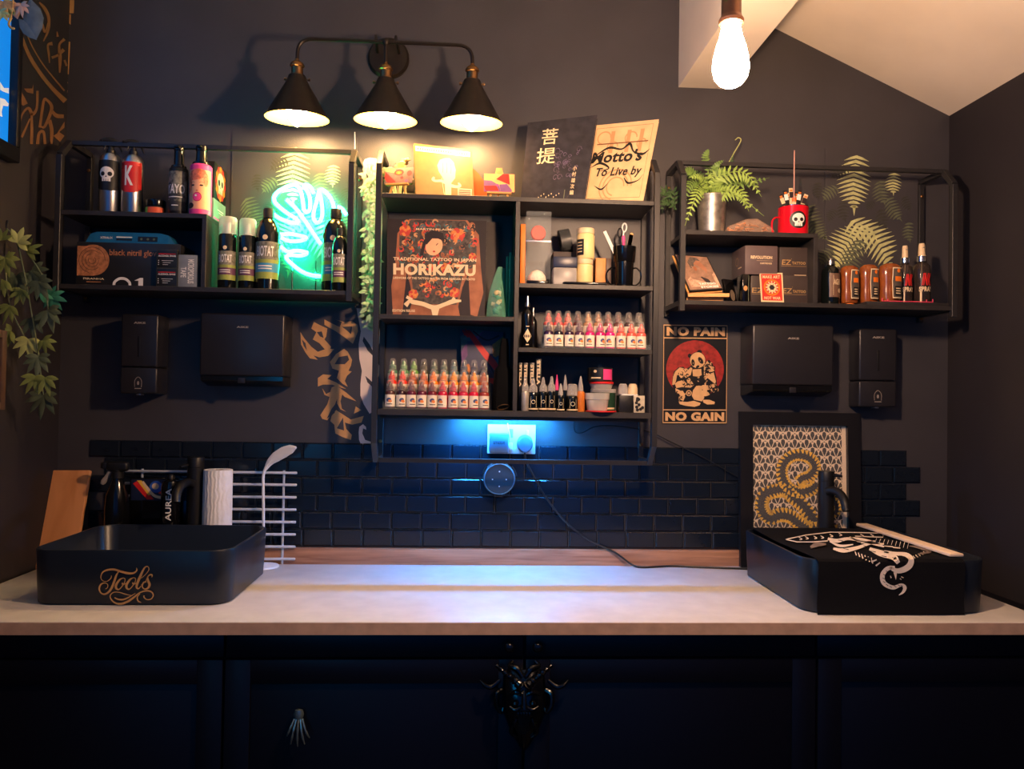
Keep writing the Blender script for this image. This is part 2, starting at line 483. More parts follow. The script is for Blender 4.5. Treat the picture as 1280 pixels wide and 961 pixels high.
def unit(name, label, xl, xr, zf0, zf1, zp0, zp1, group):
    root = thing(name, label, 'wall shelf', ((xl + xr) / 2, 0, zp0), group=group)
    inv = Vector(root.location)
    return root
def local(root, o):
    """bring a world-space mesh under a translated root"""
    o.parent = root; o.matrix_parent_inverse = Matrix.Translation(-Vector(root.location)); return o
def board(root, name, x0, x1, y0, y1, z0, z1, m=None):
    mb = MB(); mb.box(x0, x1, y0, y1, z0, z1, m or M_SHELF, bev=.0008, seg=1)
    return local(root, mb.build(name))
def frames(root, xs, zf0, zf1, zp0, zp1, zs=None):
    for x in xs:
        f = side_frame(None, x, zf0, zf1, zp0, zp1, zs=zs)
        s = [c for c in COL.objects if c.parent == f]
        local(root, f)
def crossbar(root, x0, x1, z, t=.013):
    mb = MB(); mb.box(x0, x1, YP - t / 2, YP + t / 2, z - t / 2, z + t / 2, M_FRAME, bev=.0008, seg=1)
    local(root, mb.build('cross_bar'))
TH = .013
# --- left unit
LX0 = W(71, 280, YF).x; LX1 = W(437.5, 290, YF).x
LZF1 = W(250, 198, YF).z; LZF0 = W(437, 376, YF).z
LZP1 = W(260, 181, YP).z; LZP0 = LZF0
ZL_LO = W(250, 358.5, YF).z; ZL_UP = W(160, 264, YF).z
unit_l = unit('wall_shelf', 'black steel and board wall shelf on the left holding the glowing neon sign', LX0, LX1, 0, 0, LZP0, LZP1, 'steel wall shelves')
frames(unit_l, (LX0, LX1), LZF0, LZF1, LZP0, LZP1, W(250, 358.5, YF).z)
crossbar(unit_l, LX0 + .008, LX1 - .008, LZP1 - .008)
ix0, ix1 = LX0 + .0082, LX1 - .0082
XLB = W(254, 310, YF).x
board(unit_l, 'shelf_board', ix0, ix1, YF + .004, -.004, ZL_LO - TH, ZL_LO)
board(unit_l, 'shelf_board', ix0, XLB + TH / 2, YF + .004, -.004, ZL_UP - TH, ZL_UP)
board(unit_l, 'divider_board', XLB - TH / 2, XLB + TH / 2, YF + .004, -.004, ZL_LO, ZL_UP - TH)
# --- centre unit
CX0 = W(470.3, 380, YF).x; CX1 = W(820, 390, YF).x
CZF1 = W(645, 211, YF).z; CZF0 = W(645, 554.5, YF).z
CZP1 = W(645, 194, YP).z; CZP0 = W(645, 577, YP).z - .006
unit_c = unit('wall_shelf', 'black steel and board wall shelf in the centre with five compartments of ink and books', CX0, CX1, 0, 0, CZP0, CZP1, 'steel wall shelves')
frames(unit_c, (CX0, CX1), CZF0, CZF1, CZP0, CZP1)
crossbar(unit_c, CX0 + .008, CX1 - .008, CZP0 + .0065)
ix0, ix1 = CX0 + .0082, CX1 - .0082
XCD = W(645.7, 380, YF).x
ZC_TOP = W(645, 245.5, YF).z; ZC_BOT = W(645, 513.5, YF).z
ZC_L = W(558, 394, YF).z; ZC_R1 = W(730, 355.3, YF).z; ZC_R2 = W(730, 435.6, YF).z
board(unit_c, 'shelf_board', ix0, ix1, YF + .004, -.004, ZC_TOP - TH, ZC_TOP)
board(unit_c, 'shelf_board', ix0, ix1, YF + .004, -.004, ZC_BOT - .017, ZC_BOT)
board(unit_c, 'divider_board', XCD - TH / 2, XCD + TH / 2, YF + .004, -.004, ZC_BOT, ZC_TOP - TH)
board(unit_c, 'shelf_board', ix0, XCD - TH / 2, YF + .004, -.004, ZC_L - TH, ZC_L)
board(unit_c, 'shelf_board', XCD + TH / 2, ix1, YF + .004, -.004, ZC_R1 - TH, ZC_R1)
board(unit_c, 'shelf_board', XCD + TH / 2, ix1, YF + .004, -.004, ZC_R2 - TH, ZC_R2)
# --- right unit
RX0 = W(854, 300, YF).x; RX1 = W(1194, 310, YF).x
RZF1 = W(1020, 224, YF).z; RZF0 = W(1020, 392, YF).z
RZP1 = W(1020, 206, YP).z; RZP0 = RZF0
ZR_LO = W(1020, 378.5, YF).z; ZR_UP = W(940, 289, YF).z
unit_r = unit('wall_shelf', 'black steel and board wall shelf on the right holding the potted fern', RX0, RX1, 0, 0, RZP0, RZP1, 'steel wall shelves')
frames(unit_r, (RX0, RX1), RZF0, RZF1, RZP0, RZP1, W(1020, 378.5, YF).z)
crossbar(unit_r, RX0 + .008, RX1 - .008, RZP1 - .008)
ix0, ix1 = RX0 + .0082, RX1 - .0082
XRB = W(1020.5, 340, YF).x
board(unit_r, 'shelf_board', ix0, ix1, YF + .004, -.004, ZR_LO - TH, ZR_LO)
board(unit_r, 'shelf_board', ix0, XRB + TH / 2, YF + .004, -.004, ZR_UP - TH, ZR_UP)
board(unit_r, 'divider_board', XRB - TH / 2, XRB + TH / 2, YF + .004, -.004, ZR_LO, ZR_UP - TH)

# ------------------------------------------------------------------ worktop and base cabinets
KX0 = W(32, 736, -.62); kl = WZ(16, 743, COUNTER_Z); kr = WZ(1242, 748, COUNTER_Z)
KYF = -(DIST + CAM.y) + 0
yfront = WZ(640, 777.5, COUNTER_Z).y
mb = MB(); mb.box(XL + .001, kr.x, yfront, -.0008, COUNTER_Z - .030, COUNTER_Z, M_COUNTER, bev=.002)
wt = tag(mb.build('worktop'), 'long pale stone effect worktop carrying both black basins', 'worktop')
mb = MB(); mb.box(XL + .001, kr.x, yfront - .0012, yfront - .0001, COUNTER_Z - .029, COUNTER_Z - .0018, M_EDGE); mb.build('edge_band', wt)
CABF = yfront + .03
cab_x = [XL + .002, W(470, 860, CABF).x, W(655, 860, CABF).x, W(860, 860, CABF).x, XR - .002]
cab_x[1] = (cab_x[0] + cab_x[2]) / 2; cab_x[3] = (cab_x[2] + cab_x[4]) / 2
cab_lab = ['dark cabinet under the basin lettered in gold', 'dark cabinet with the bony hand handle, left of the horned mask', 'dark cabinet just right of the horned mask', 'dark cabinet at the far right under the towel covered basin']
for i in range(4):
    x0, x1 = cab_x[i], cab_x[i + 1]
    c = thing('base_cabinet', cab_lab[i], 'cabinet', ((x0 + x1) / 2, -.3, 0), group='base cabinets under the worktop')
    mb = MB(); mb.box(x0 + .0005, x1 - .0005, CABF + .02, -.002, .0, COUNTER_Z - .031, M_CAB); local(c, mb.build('body'))
    zt = W(640, 822, CABF).z
    for (nm, z0, z1) in (('drawer', zt + .002, COUNTER_Z - .034), ('door', .08, zt - .002)):
        mb = MB(); mb.box(x0 + .003, x1 - .003, CABF, CABF + .0195, z0, z1, M_CAB, bev=.0015)
        if nm == 'door':
            for (a0, a1, b0, b1) in ((x0 + .003, x0 + .06, z0, z1), (x1 - .06, x1 - .003, z0, z1), (x0 + .06, x1 - .06, z1 - .055, z1), (x0 + .06, x1 - .06, z0, z0 + .055)):
                mb.box(a0, a1, CABF - .006, CABF, b0, b1, M_CAB, bev=.001)
        local(c, mb.build(nm))
# ------------------------------------------------------------------ lamps
M_BULB = mat('lit_warm_bulb', (255,214,150), 0.3, emit=165.0, ecol=(255,208,150), noise=0)
M_BULB2 = mat('lit_pendant_bulb', (255,220,160), 0.3, emit=930.0, ecol=(255,206,164), noise=0)
M_SHIN = mat('pale_gold_shade_lining', (236,206,96), 0.45, noise=0)
M_NEON = mat('teal_neon_tube', (170,255,225), 0.3, emit=42.0, ecol=(34,255,168), noise=0)
M_LED = mat('cool_blue_led', (190,225,255), 0.3, emit=600.0, ecol=(48,156,255), noise=0)
# three-arm wall lamp
YS = -.175
pb = W(486, 74, 0)
lamp = thing('wall_lamp', 'dark bronze wall lamp with three lit conical shades above the shelves', 'lamp', (pb.x, 0, pb.z))
def inlamp(p): return Vector(p) - Vector(lamp.location)
mb = MB(); mb.lathe([(0, 0), (.064, 0), (.064, .008), (.058, .016), (.02, .02), (0, .02)], M_BRONZE, R(90, 'X'), 32); mb.build('backplate', lamp, (0, -.0006, 0))
jl = W(371.5, 76, YS); jm = W(482.5, 80, YS); jr = W(590.5, 82, YS)
cl = W(371.5, 52, YS); cm = W(482.5, 52.5, YS); cr = W(590.5, 55, YS)
mb = MB()
def arc(a, c, b, k):   # rounded corner
    a, b, c = Vector(a), Vector(b), Vector(c)
    p = c + (a - c).normalized() * k; q = c + (b - c).normalized() * k
    return [a] + [(1 - t) ** 2 * p + 2 * t * (1 - t) * c + t * t * q for t in [i / 8 for i in range(9)]]
zb = cm.z
P = arc((jl.x, YS, jl.z), (jl.x, YS, zb + .0), (cm.x, YS, zb), .045) + [Vector((cm.x, YS, zb))] + list(reversed(arc((jr.x, YS, jr.z), (jr.x, YS, zb), (cm.x, YS, zb), .045)))
mb.tube([inlamp(p) for p in P], .0052, M_BRONZE, 10)
mb.tube([inlamp((cm.x, YS, zb)), inlamp((cm.x, YS, jm.z))], .0055, M_BRONZE, 10)
mb.build('arm', lamp)
mb = MB(); mb.lathe([(0, -.011), (.006, -.0095), (.0102, -.004), (.011, 0), (.0102, .004), (.006, .0095), (0, .011)], M_BRONZE, T(*inlamp((cm.x, YS, zb))), 16); mb.build('centre_knob', lamp)
for sx in (-.030, .030):
    mb = MB(); mb.tube([Vector((sx * 1.1, -.018, .012)), Vector((sx, -.09, .03)), inlamp((cm.x + sx, YS, zb))], .0042, M_BRONZE, 8); mb.build('strut', lamp)
TILT = Matrix.Rotation(math.radians(5), 4, 'X')
for k, (j, by) in enumerate(((jl, 146.5), (jm, 149), (jr, 152.5))):
    px = proj((j.x, YS, j.z))[0]
    zbot = W(px, by, YS).z
    base = Vector((j.x, YS, j.z)); Lh = j.z - zbot
    sk = thing('socket', None, None) if False else None
    mb = MB(); M = T(*inlamp(base)) @ TILT
    mb.lathe([(.0045, .006), (.007, 0), (.016, -.005), (.0205, -.012), (.0205, -.016), (.0165, -.019), (.0165, -.036), (.018, -.038), (.018, -.046), (0, -.046)], M_BRASS, M, 20)
    so = mb.build('socket', lamp)
    for sgn in (-1, 1):
        mb = MB(); mb.tube([M @ Vector((sgn * .019, 0, -.052)), M @ Vector((sgn * .033, 0, -.052))], .0022, M_BRASS, 8)
        mb.lathe([(0, -.004), (.004, -.003), (.0045, 0), (.004, .003), (0, .004)], M_BRASS, M @ T(sgn * .034, 0, -.052) @ R(90, 'Y'), 10); mb.build('thumbscrew', so)
    mb = MB(); z1 = -Lh
    mb.lathe([(.0185, -.040), (.024, -.042), (.0285, -.056), (.034, -.066), (.0895, z1 + .003), (.0915, z1)], M_BRONZE, M, 36, caps=False)
    mb.lathe([(.0905, z1), (.0885, z1 + .003), (.0325, -.067), (.020, -.067)], M_SHIN, M, 36, caps=False)
    mb.build('shade', lamp)
    mb = MB(); zc = z1 + .018
    mb.lathe([(.011, -.0675), (.014, zc + .042), (.026, zc + .026), (.032, zc + .006), (.030, zc - .010), (.021, zc - .024), (.010, zc - .034), (.003, zc - .040), (0, zc - .041)], M_BULB, M, 16)
    mb.build('bulb', lamp)
# pendant squirrel-cage bulb hanging in front
YPN = -1.06
pt = W(914, 30, YPN); pbt = W(913, 109, YPN)
pend = thing('pendant_lamp', 'glowing pear shaped pendant bulb hanging in front of the cream beam', 'lamp', (pt.x, YPN, pbt.z))
hb = (pt.z - pbt.z) * 1.0
mb = MB(); rB = .0325
mb.lathe([(0, 0), (.010, .001), (.021, .007), (.029, .018), (rB, .034), (.031, .05), (.0265, .071), (.020, .09), (.0155, hb - .002), (.0155, hb + .004)], M_BULB2, None, 24); mb.build('bulb', pend)
M_COPPER = mat('copper_lamp_holder', (122,84,64), 0.4, metal=0.8, noise=0.05)
mb = MB(); mb.lathe([(.0165, hb - .004), (.0215, hb), (.0225, hb + .006), (.019, hb + .012), (.0175, hb + .016), (.0175, hb + .05), (.014, hb + .058), (.006, hb + .064), (.0035, hb + .075)], M_COPPER, None, 24); mb.build('lamp_holder', pend)
mb = MB(); mb.tube([(0, 0, hb + .07), (0, 0, ZTOP - pbt.z - .0)], .003, M_BLACK, 8)
zc_here = ceil_pt(pt.x)
mb = MB(); mb.tube([(0, 0, hb + .07), (0, 0, min(ZTOP, zc_here) - pbt.z - .012)], .003, M_BLACK, 8); mb.build('flex', pend)
# a second pendant of the same kind further back in the room, out of the frame
pend2 = copy_tree(pend); pend2.name = 'pendant_lamp'; pend2.location = (1.05, -2.6, 2.05)
M_BULB3 = mat('lit_far_pendant_bulb', (255,220,160), 0.3, emit=40.0, ecol=(255,206,164), noise=0)
for ch in pend2.children:
    if ch.name.startswith('bulb'): ch.data = ch.data.copy(); ch.data.materials[0] = M_BULB3
tag(pend2, 'glowing pear shaped pendant bulb hanging further back in the room', 'lamp')
# LED light bar under the centre unit
pl = W(640, 521, -.07)
led = thing('light_bar', 'slim cool blue light bar under the bottom shelf of the centre unit', 'lamp', (W(632, 520, -.06).x, -.060, ZC_BOT - .017))
mb = MB(); mb.box(-.16, .16, -.009, .009, -.008, 0, M_BLACK, bev=.001); mb.build('housing', led)
mb = MB(); mb.box(-.15, .15, -.0065, .0065, -.0105, -.0081, M_LED); mb.build('lens', led)

mb = MB(); mb.box(CX0 + .01, CX1 - .01, -.1315, -.1255, ZC_BOT - .0285, ZC_BOT - .0172, M_SHELF, bev=.0006); local(unit_c, mb.build('under_batten'))
# ------------------------------------------------------------------ placing helpers
def spot(pxc, Y, zs):
    """world x whose photo column is pxc on the plane Y at height zs (two refinements for camera roll)"""
    x = W(pxc, 400, Y).x
    for _ in range(3):
        py = proj((x, Y, zs))[1]; x = W(pxc, py, Y).x
    return x, py
def stand(px0, px1, pyt, Y, zs):
    """x, width, height of something standing on zs seen between two columns with its top at pyt"""
    x, pb = spot((px0 + px1) / 2, Y, zs)
    s = S(Y)
    return x, (px1 - px0) * s, (pb - pyt) * s
def quad_map(c, th=0.0):
    """bilinear map of a unit square onto four corners BL, BR, TR, TL; off pushes out of the face"""
    bl, br, tr, tl = [Vector(p) for p in c]
    n = ((br - bl).cross(tl - bl)).normalized()
    if n.dot(CAM - bl) < 0: n = -n
    def f(u, v, off=0.0):
        return bl * (1 - u) * (1 - v) + br * u * (1 - v) + tr * u * v + tl * (1 - u) * v + n * off
    f.n = n
    return f
def slab(mb, f, th, m, inset=0.0, back=0.0):
    u0, u1 = inset, 1 - inset
    P = [f(u0, u0, -back), f(u1, u0, -back), f(u1, u1, -back), f(u0, u1, -back)]
    Q = [f(u0, u0, -back - th), f(u1, u0, -back - th), f(u1, u1, -back - th), f(u0, u1, -back - th)]
    nn = (P[1] - P[0]).cross(P[3] - P[0])
    V = P + Q; F = [(0, 1, 2, 3), (7, 6, 5, 4), (0, 4, 5, 1), (1, 5, 6, 2), (2, 6, 7, 3), (3, 7, 4, 0)]
    if nn.dot(f.n) < 0: F = [t[::-1] for t in F]
    mb.add(V, F, m)
def onquad(mb, tmp, f, w=1.0, h=1.0):
    """move flat printing made in (0..w, 0..h) onto a quad"""
    o = len(mb.v)
    flip = (f(1, 0) - f(0, 0)).cross(f(0, 1) - f(0, 0)).dot(f.n) < 0
    for p in tmp.v: mb.v.append(f(p.x / w, p.z / h, -p.y))
    for g, mi, sm in zip(tmp.f, tmp.m, tmp.sm):
        q = [i + o for i in g]
        mb.f.append(q[::-1] if flip else q); mb.m.append(mb.mi(tmp.mats[mi])); mb.sm.append(False)
def shift(mb, d):
    d = Vector(d); mb.v = [p - d for p in mb.v]; return mb
def wbuild(mb, name, root):
    """build a mesh made in world coordinates under a thing placed at root.location without rotation"""
    return shift(mb, root.location).build(name, root)
def box_thing(name, label, cat, px0, px1, pyt, Yf, zs, depth, m, bev=.0012, group=None, rz=0.0, pr=None, part='carton'):
    x, w, h = stand(px0, px1, pyt, Yf, zs)
    mb = MB(); mb.box(-w / 2, w / 2, 0, depth, 0, h, m, bev=bev)
    if pr: pr(mb, w, h, depth)
    o = mb.build(name, None, (x, Yf, zs), (0, 0, math.radians(rz)))
    return tag(o, label, cat, group), w, h
NUMW = ['first', 'second', 'third', 'fourth', 'fifth', 'sixth', 'seventh', 'eighth', 'ninth', 'tenth']
# ---- fern fronds
def frond2d(bx, by, tx, ty, wd, n=13, curve=0.12):
    """leaflet polygons (photo-plane coordinates) of one printed frond from base to tip"""
    d = Vector((tx - bx, ty - by)); L = d.length; n = max(6, min(n, int(L / 3.6))); u = d / L; v = Vector((-u.y, u.x)); out = []
    def mid(t): return Vector((bx, by)) + d * t + v * (curve * L * math.sin(PI * t))
    for i in range(n):
        t = i / n
        ln = wd / 2 * (math.sin(PI * min(1, .22 + t * .78)) ** .7) * (1.0 if t < .8 else .75)
        for s in (-1, 1):
            p = mid(t); tip = mid(t) + v * s * ln + u * ln * .45
            q = mid(t + .55 / n) if True else 0
            k = p * .5 + tip * .5 + u * (L / n * .36); k2 = p * .5 + tip * .5 - u * (L / n * .16)
            out.append([tuple(p), tuple(k2), tuple(tip), tuple(k), tuple(mid(min(1, t + .7 / n)))])
    e = mid(.93); tip = Vector((tx, ty)) + u * L * .12
    out.append([tuple(e + v * L * .035), tuple(tip), tuple(e - v * L * .035)])
    return out
# ------------------------------------------------------------------ left unit contents
M_FERNL = mat('printed_fern_pale', (190,192,134), 0.6, noise=0.1, nscale=60)
M_FERND = mat('printed_fern_dim', (92,98,76), 0.6, noise=0.1, nscale=60)
M_FERNV = mat('printed_fern_dark', (58,58,52), 0.6, noise=0.1, nscale=60)  # darkest print tone of the fern panels
M_PANEL = M_WALL
FR = [(1071,194,1068,262,44,0,.04),(1046,234,1030,250,20,1,.1),(1100,226,1106,254,24,1,.1),(1118,216,1117,242,22,0,.05),(1110,248,1126,274,22,1,.1),
      (1008,258,1034,298,32,1,.15),(1064,276,1112,336,46,0,-.12),(1090,286,1046,334,50,0,.16),(1054,252,1057,276,18,2,.1),(1040,312,1027,330,24,1,.1),
      (1136,278,1138,302,16,1,.1),(1022,228,1024,248,14,2,.1),(1060,210,1040,222,20,2,.1),(1092,252,1084,262,14,2,.1),(1130,246,1138,262,16,2,.1),(1100,262,1108,285,18,2,.1),(1044,262,1036,276,14,2,.1),(1076,300,1062,352,30,1,.1)]
def fern_panel(name, label, px0, px1, py0, py1, dx, dy, cat='panel'):
    Y = -.0035
    c = [W(px0, py1, Y), W(px1, py1, Y), W(px1, py0, Y), W(px0, py0, Y)]
    root = thing(name, label, cat, ((c[0].x + c[1].x) / 2, -.0004, c[0].z), group='fern printed wall panels')
    mb = MB(); mb.box(c[0].x, c[1].x, -.0035, -.0006, c[0].z, c[2].z, M_PANEL); wbuild(mb, 'panel', root)
    mb = MB()
    for k, (a, b, e, g, w, mt, cv) in enumerate(FR):
        ps = frond2d(a + dx, b + dy, e + dx, g + dy, w, 12, cv)
        decal3(mb, ps, lambda x, y: W(x, y, Y - .0006 - .00005 * k), (M_FERNL, M_FERND, M_FERNV)[mt])
    wbuild(mb, 'printed_ferns', root)
fern_panel('fern_wallboard', 'fern printed wall panel behind the glowing neon sign', 286, 443, 172, 361, -701, -10)
fern_panel('fern_wallboard', 'fern printed wall panel behind the brown gel bottles on the right', 1030, 1146, 190, 377, 0, 0)

# spray bottles of brushed aluminium
def trigger_head(mb, z, m, s=1.0):
    mb.lathe([(.0085 * s, z), (.0085 * s, z + .012), (.006 * s, z + .014), (.0055 * s, z + .026)], m, None, 14)
    mb.tube([(-.022 * s, -.002, z + .030), (-.012 * s, -.001, z + .033), (.004, 0, z + .032), (.014 * s, 0, z + .029)], [.0045, .0062, .0075, .006], m, 10)
    mb.tube([(-.024 * s, -.002, z + .030), (-.029 * s, -.002, z + .030)], .0038, m, 8)
    mb.tube([(.012 * s, 0, z + .029), (.022 * s, 0, z + .018), (.028 * s, 0, z + .002)], [.005, .0035, .002], m, 8)
    mb.tube([(-.006 * s, 0, z + .027), (-.014 * s, 0, z + .015), (-.017 * s, 0, z + .004)], [.004, .003, .002], m, 8)
def skull(mb, x, z, s, mw, md, off, wrap=0.0, M=None):
    mb.oval(x, z + .1 * s, .5 * s, .44 * s, mw, off, M, wrap)
    mb.rect(x - .3 * s, x + .3 * s, z - .52 * s, z - .2 * s, mw, off + .00003, M, wrap)
    for q in (-1, 1): mb.oval(x + q * .24 * s, z + .02 * s, .15 * s, .16 * s, md, off + .0002, M, wrap, 14)
    mb.poly([(x - .06 * s, z - .22 * s), (x + .06 * s, z - .22 * s), (x, z - .1 * s)], md, off + .0002, M, wrap)
    for q in (-.14, 0, .14): mb.rect(x + (q - .015) * s, x + (q + .015) * s, z - .52 * s, z - .36 * s, md, off + .0002, M, wrap)
def alu_bottle(px0, px1, pyn, label, kind):
    Y = -.125
    x, w, h = stand(px0, px1, pyn, Y, ZL_UP); r = w / 2
    t = thing('spray_bottle', label, 'spray bottle', (x, Y, ZL_UP), group='aluminium spray bottles on the left shelf')
    mb = MB(); hs = h - .012
    mb.lathe([(0, 0), (r * .94, 0), (r, .003), (r, hs - .028), (r * .93, hs - .014), (r * .7, hs - .004), (r * .34, hs), (r * .34, hs + .004)], M_STEEL, None, 28)
    zb0, zb1 = h * .34, h * .80
    if kind == 'skull':
        P = [(-r * 1.25, zb1), (r * 1.25, zb1), (r * 1.25, zb0 + .006), (r * .5, zb0), (-r * .4, zb0 + .002), (-r * 1.25, zb0 + .012)]
        mb.poly(P, M_BLACK, .0004, None, r); skull(mb, .002, (zb0 + zb1) / 2 + .003, r * 1.35, M_WHITE, M_BLACK, .0008, r)
    else:
        mb.rect(-r * 1.3, r * 1.3, zb0 + .01, zb1, M_RED, .0004, None, r); mb.oval(.004, zb0 + .012, r * 1.0, .014, M_RED, .0005, None, r)
        mb.text('K', -r * .35, r * .45, zb0 + .018, zb1 - .012, M_WHITE, .0008, None, r, bold=.03)
    mb.build('bottle', t)
    mb = MB(); mb.lathe([(r * .40, hs - .002), (r * .40, h - .002), (.0085, h)], M_BLACK, None, 18); trigger_head(mb, h - .006, M_BLACK); mb.build('trigger_head', t, rot=(0, 0, math.radians(20)))
alu_bottle(124, 149, 188, 'aluminium spray bottle with a white skull on a black band', 'skull')
alu_bottle(152.5, 177, 190, 'aluminium spray bottle with a white letter on a red band', 'k')
# little jar
M_ORG = mat('orange_red_label', (226,92,52), 0.5, noise=0); M_GRN = mat('lime_label', (120,190,70), 0.5, noise=0)
x, w, h = stand(183, 206, 251, -.12, ZL_UP); r = w / 2
t = thing('jar', 'small black lidded jar with an orange and green label on the left shelf', 'jar', (x, -.12, ZL_UP))
mb = MB(); mb.lathe([(0, 0), (r, 0), (r, h * .55), (r * .9, h * .6), (0, h * .6)], M_BLACK, None, 24)
mb.rect(-r * 1.3, -r * .5, .001, h * .5, M_GRN, .0004, None, r); mb.rect(-r * .5, r * 1.3, .001, h * .5, M_ORG, .0004, None, r); mb.build('jar_body', t)
mb = MB(); mb.lathe([(0, h * .6), (r * .97, h * .6), (r, h * .64), (r, h * .96), (r * .93, h), (0, h)], M_GLOSSBLK, None, 24); mb.build('lid', t)
# foam cans
M_CAMO1 = mat('grey_camo_print', (112,110,96), 0.5, noise=0.45, nscale=70)
M_CAMO2 = mat('dark_camo_print', (52,50,46), 0.5, noise=0.2)
def pump_can(px0, px1, pyt, Y, zs, label, fn, body_m, frac=.66):
    x, w, h = stand(px0, px1, pyt, Y, zs); r = w / 2; hb = h * frac
    t = thing('pump_can', label, 'bottle', (x, Y, zs))
    mb = MB(); mb.lathe([(0, 0), (r * .95, 0), (r, .002), (r, hb), (r * .9, hb + .004), (r * .75, hb + .006)], body_m, None, 26); fn(mb, r, hb); mb.build('can', t)
    mb = MB(); mb.lathe([(r * .8, hb + .005), (r * .8, hb + .011), (r * .55, hb + .014), (r * .5, h - .016), (r * .55, h - .014), (r * .55, h - .002), (r * .5, h), (0, h)], M_GLOSSBLK, None, 20)
    mb.box(-.006, .006, -r * .9, 0, h - .009, h - .003, M_GLOSSBLK, bev=.002); mb.build('pump', t)
def camo(mb, r, hb):
    mb.rect(-r * 1.35, r * 1.35, hb * .12, hb * .94, M_CAMO1, .0003, None, r)
    for k in range(9):
        a = random.uniform(-1.1, 1.1) * r; z = hb * random.uniform(.2, .86)
        mb.oval(a, z, r * random.uniform(.2, .45), hb * random.uniform(.04, .08), M_CAMO2, .0005 + k * .00001, None, r, 14, random.uniform(-.8, .8))
    mb.text('YAYO', -r * 1.0, r * 1.0, hb * .46, hb * .66, M_WHITE, .0009, None, r, bold=.025)
    mb.rect(-r * .8, r * .8, hb * .38, hb * .40, M_WHITE, .0009, None, r)
    mb.rect(-r * 1.35, r * 1.35, hb * .1, hb * .3, M_CAMO2, .0004, None, r); mb.rect(-r * .35, r * .35, hb * .2, hb * .22, M_WHITE, .0008, None, r)
pump_can(211, 233.5, 184, -.13, ZL_UP, 'black pump can with a camouflage print between small jar and pink can', camo, M_BLACK)
M_SKIN = mat('printed_skin', (244,176,132), 0.5, noise=0.03); M_HAIR = mat('printed_peach_hair', (236,120,84), 0.5, noise=0.2, nscale=150)
M_LIP = mat('printed_lips', (190,40,60), 0.5, noise=0); M_DARKP = mat('dark_print', (40,30,34), 0.5, noise=0)
def pinkcan(mb, r, hb):
    mb.rect(-r * 1.35, r * 1.35, hb * .1, hb * .9, M_SKIN, .0003, None, r)
    mb.rect(-r * 1.35, r * 1.35, hb * .9, hb * .995, M_PINK, .0004, None, r); mb.rect(-r * 1.35, r * 1.35, hb * .005, hb * .1, M_PINK, .0004, None, r)
    mb.oval(-r * .1, hb * .8, r * .95, hb * .11, M_HAIR, .0005, None, r, rot=.25); mb.oval(-r * .85, hb * .62, r * .3, hb * .2, M_HAIR, .0005, None, r)
    mb.oval(r * .8, hb * .7, r * .25, hb * .14, M_HAIR, .00055, None, r)
    for q in (-.42, .38): mb.oval(q * r, hb * .58, r * .17, hb * .018, M_DARKP, .0008, None, r, 12); mb.stroke([(q * r - r * .2, hb * .63), (q * r, hb * .65), (q * r + r * .2, hb * .63)], .0008, M_DARKP, .0008, None, r)
    mb.oval(-r * .02, hb * .47, r * .1, hb * .015, M_HAIR, .0008, None, r, 10)
    mb.oval(0, hb * .345, r * .42, hb * .095, M_LIP, .0008, None, r); mb.oval(0, hb * .345, r * .36, hb * .08, M_PINK, .0010, None, r); mb.oval(-r * .1, hb * .37, r * .1, hb * .02, M_WHITE, .0012, None, r)
    mb.oval(-r * .7, hb * .17, r * .4, hb * .06, M_DARKP, .0007, None, r)
pump_can(237.5, 263, 184, -.152, ZL_UP, 'pink pump can printed with a face blowing bubble gum', pinkcan, M_PINK, .70)
# boxes at the end of the upper board, their printed ends face right
M_GREYG = mat('grey_green_carton', (120,140,128), 0.6, noise=0.05); M_PALE = mat('pale_carton', (190,180,160), 0.6, noise=0.05)
xe = XLB + TH / 2 - .003
zsplit = ZL_UP + .064
def end_print(mb, kind, w, h, d):
    M = T(w / 2, d / 2, 0) @ R(90, 'Z')
    if kind:
        mb.oval(0, h * .5, d * .40, h * .46, M_ORG, .0004, M); 
        for k in range(12):
            a = 2 * PI * k / 12; mb.oval(d * .36 * math.cos(a), h * .5 + h * .42 * math.sin(a), .008, .008, (M_RED, M_ORANGE)[k % 2], .0006 + k * 1e-5, M, 0, 10)
        skull(mb, 0, h * .5, h * .55, M_PALE, M_DARKP, .0012, 0, M)
    else:
        mb.rect(-d * .2, d * .3, h * .55, h * .60, M_WHITE, .0004, M); mb.rect(-d * .1, d * .25, h * .45, h * .48, M_WHITE, .0004, M); mb.rect(-d * .5, d * .5, 0.004, .009, M_PINK, .0004, M)
mb = MB(); mb.box(-.02, .02, 0, .11, 0, .063, M_GREYG, bev=.001); end_print(mb, 0, .04, .063, .11)
tag(mb.build('carton', None, (xe - .02, -.118, ZL_UP)), 'grey green carton under the skull printed box beside the pink can', 'box')
mb = MB(); mb.box(-.02, .02, 0, .11, 0, .107, M_BLACK, bev=.001); end_print(mb, 1, .04, .107, .11)
tag(mb.build('carton', None, (xe - .02, -.118, ZL_UP + .0632)), 'box with a skull and flowers print, on top of the grey green carton', 'box')

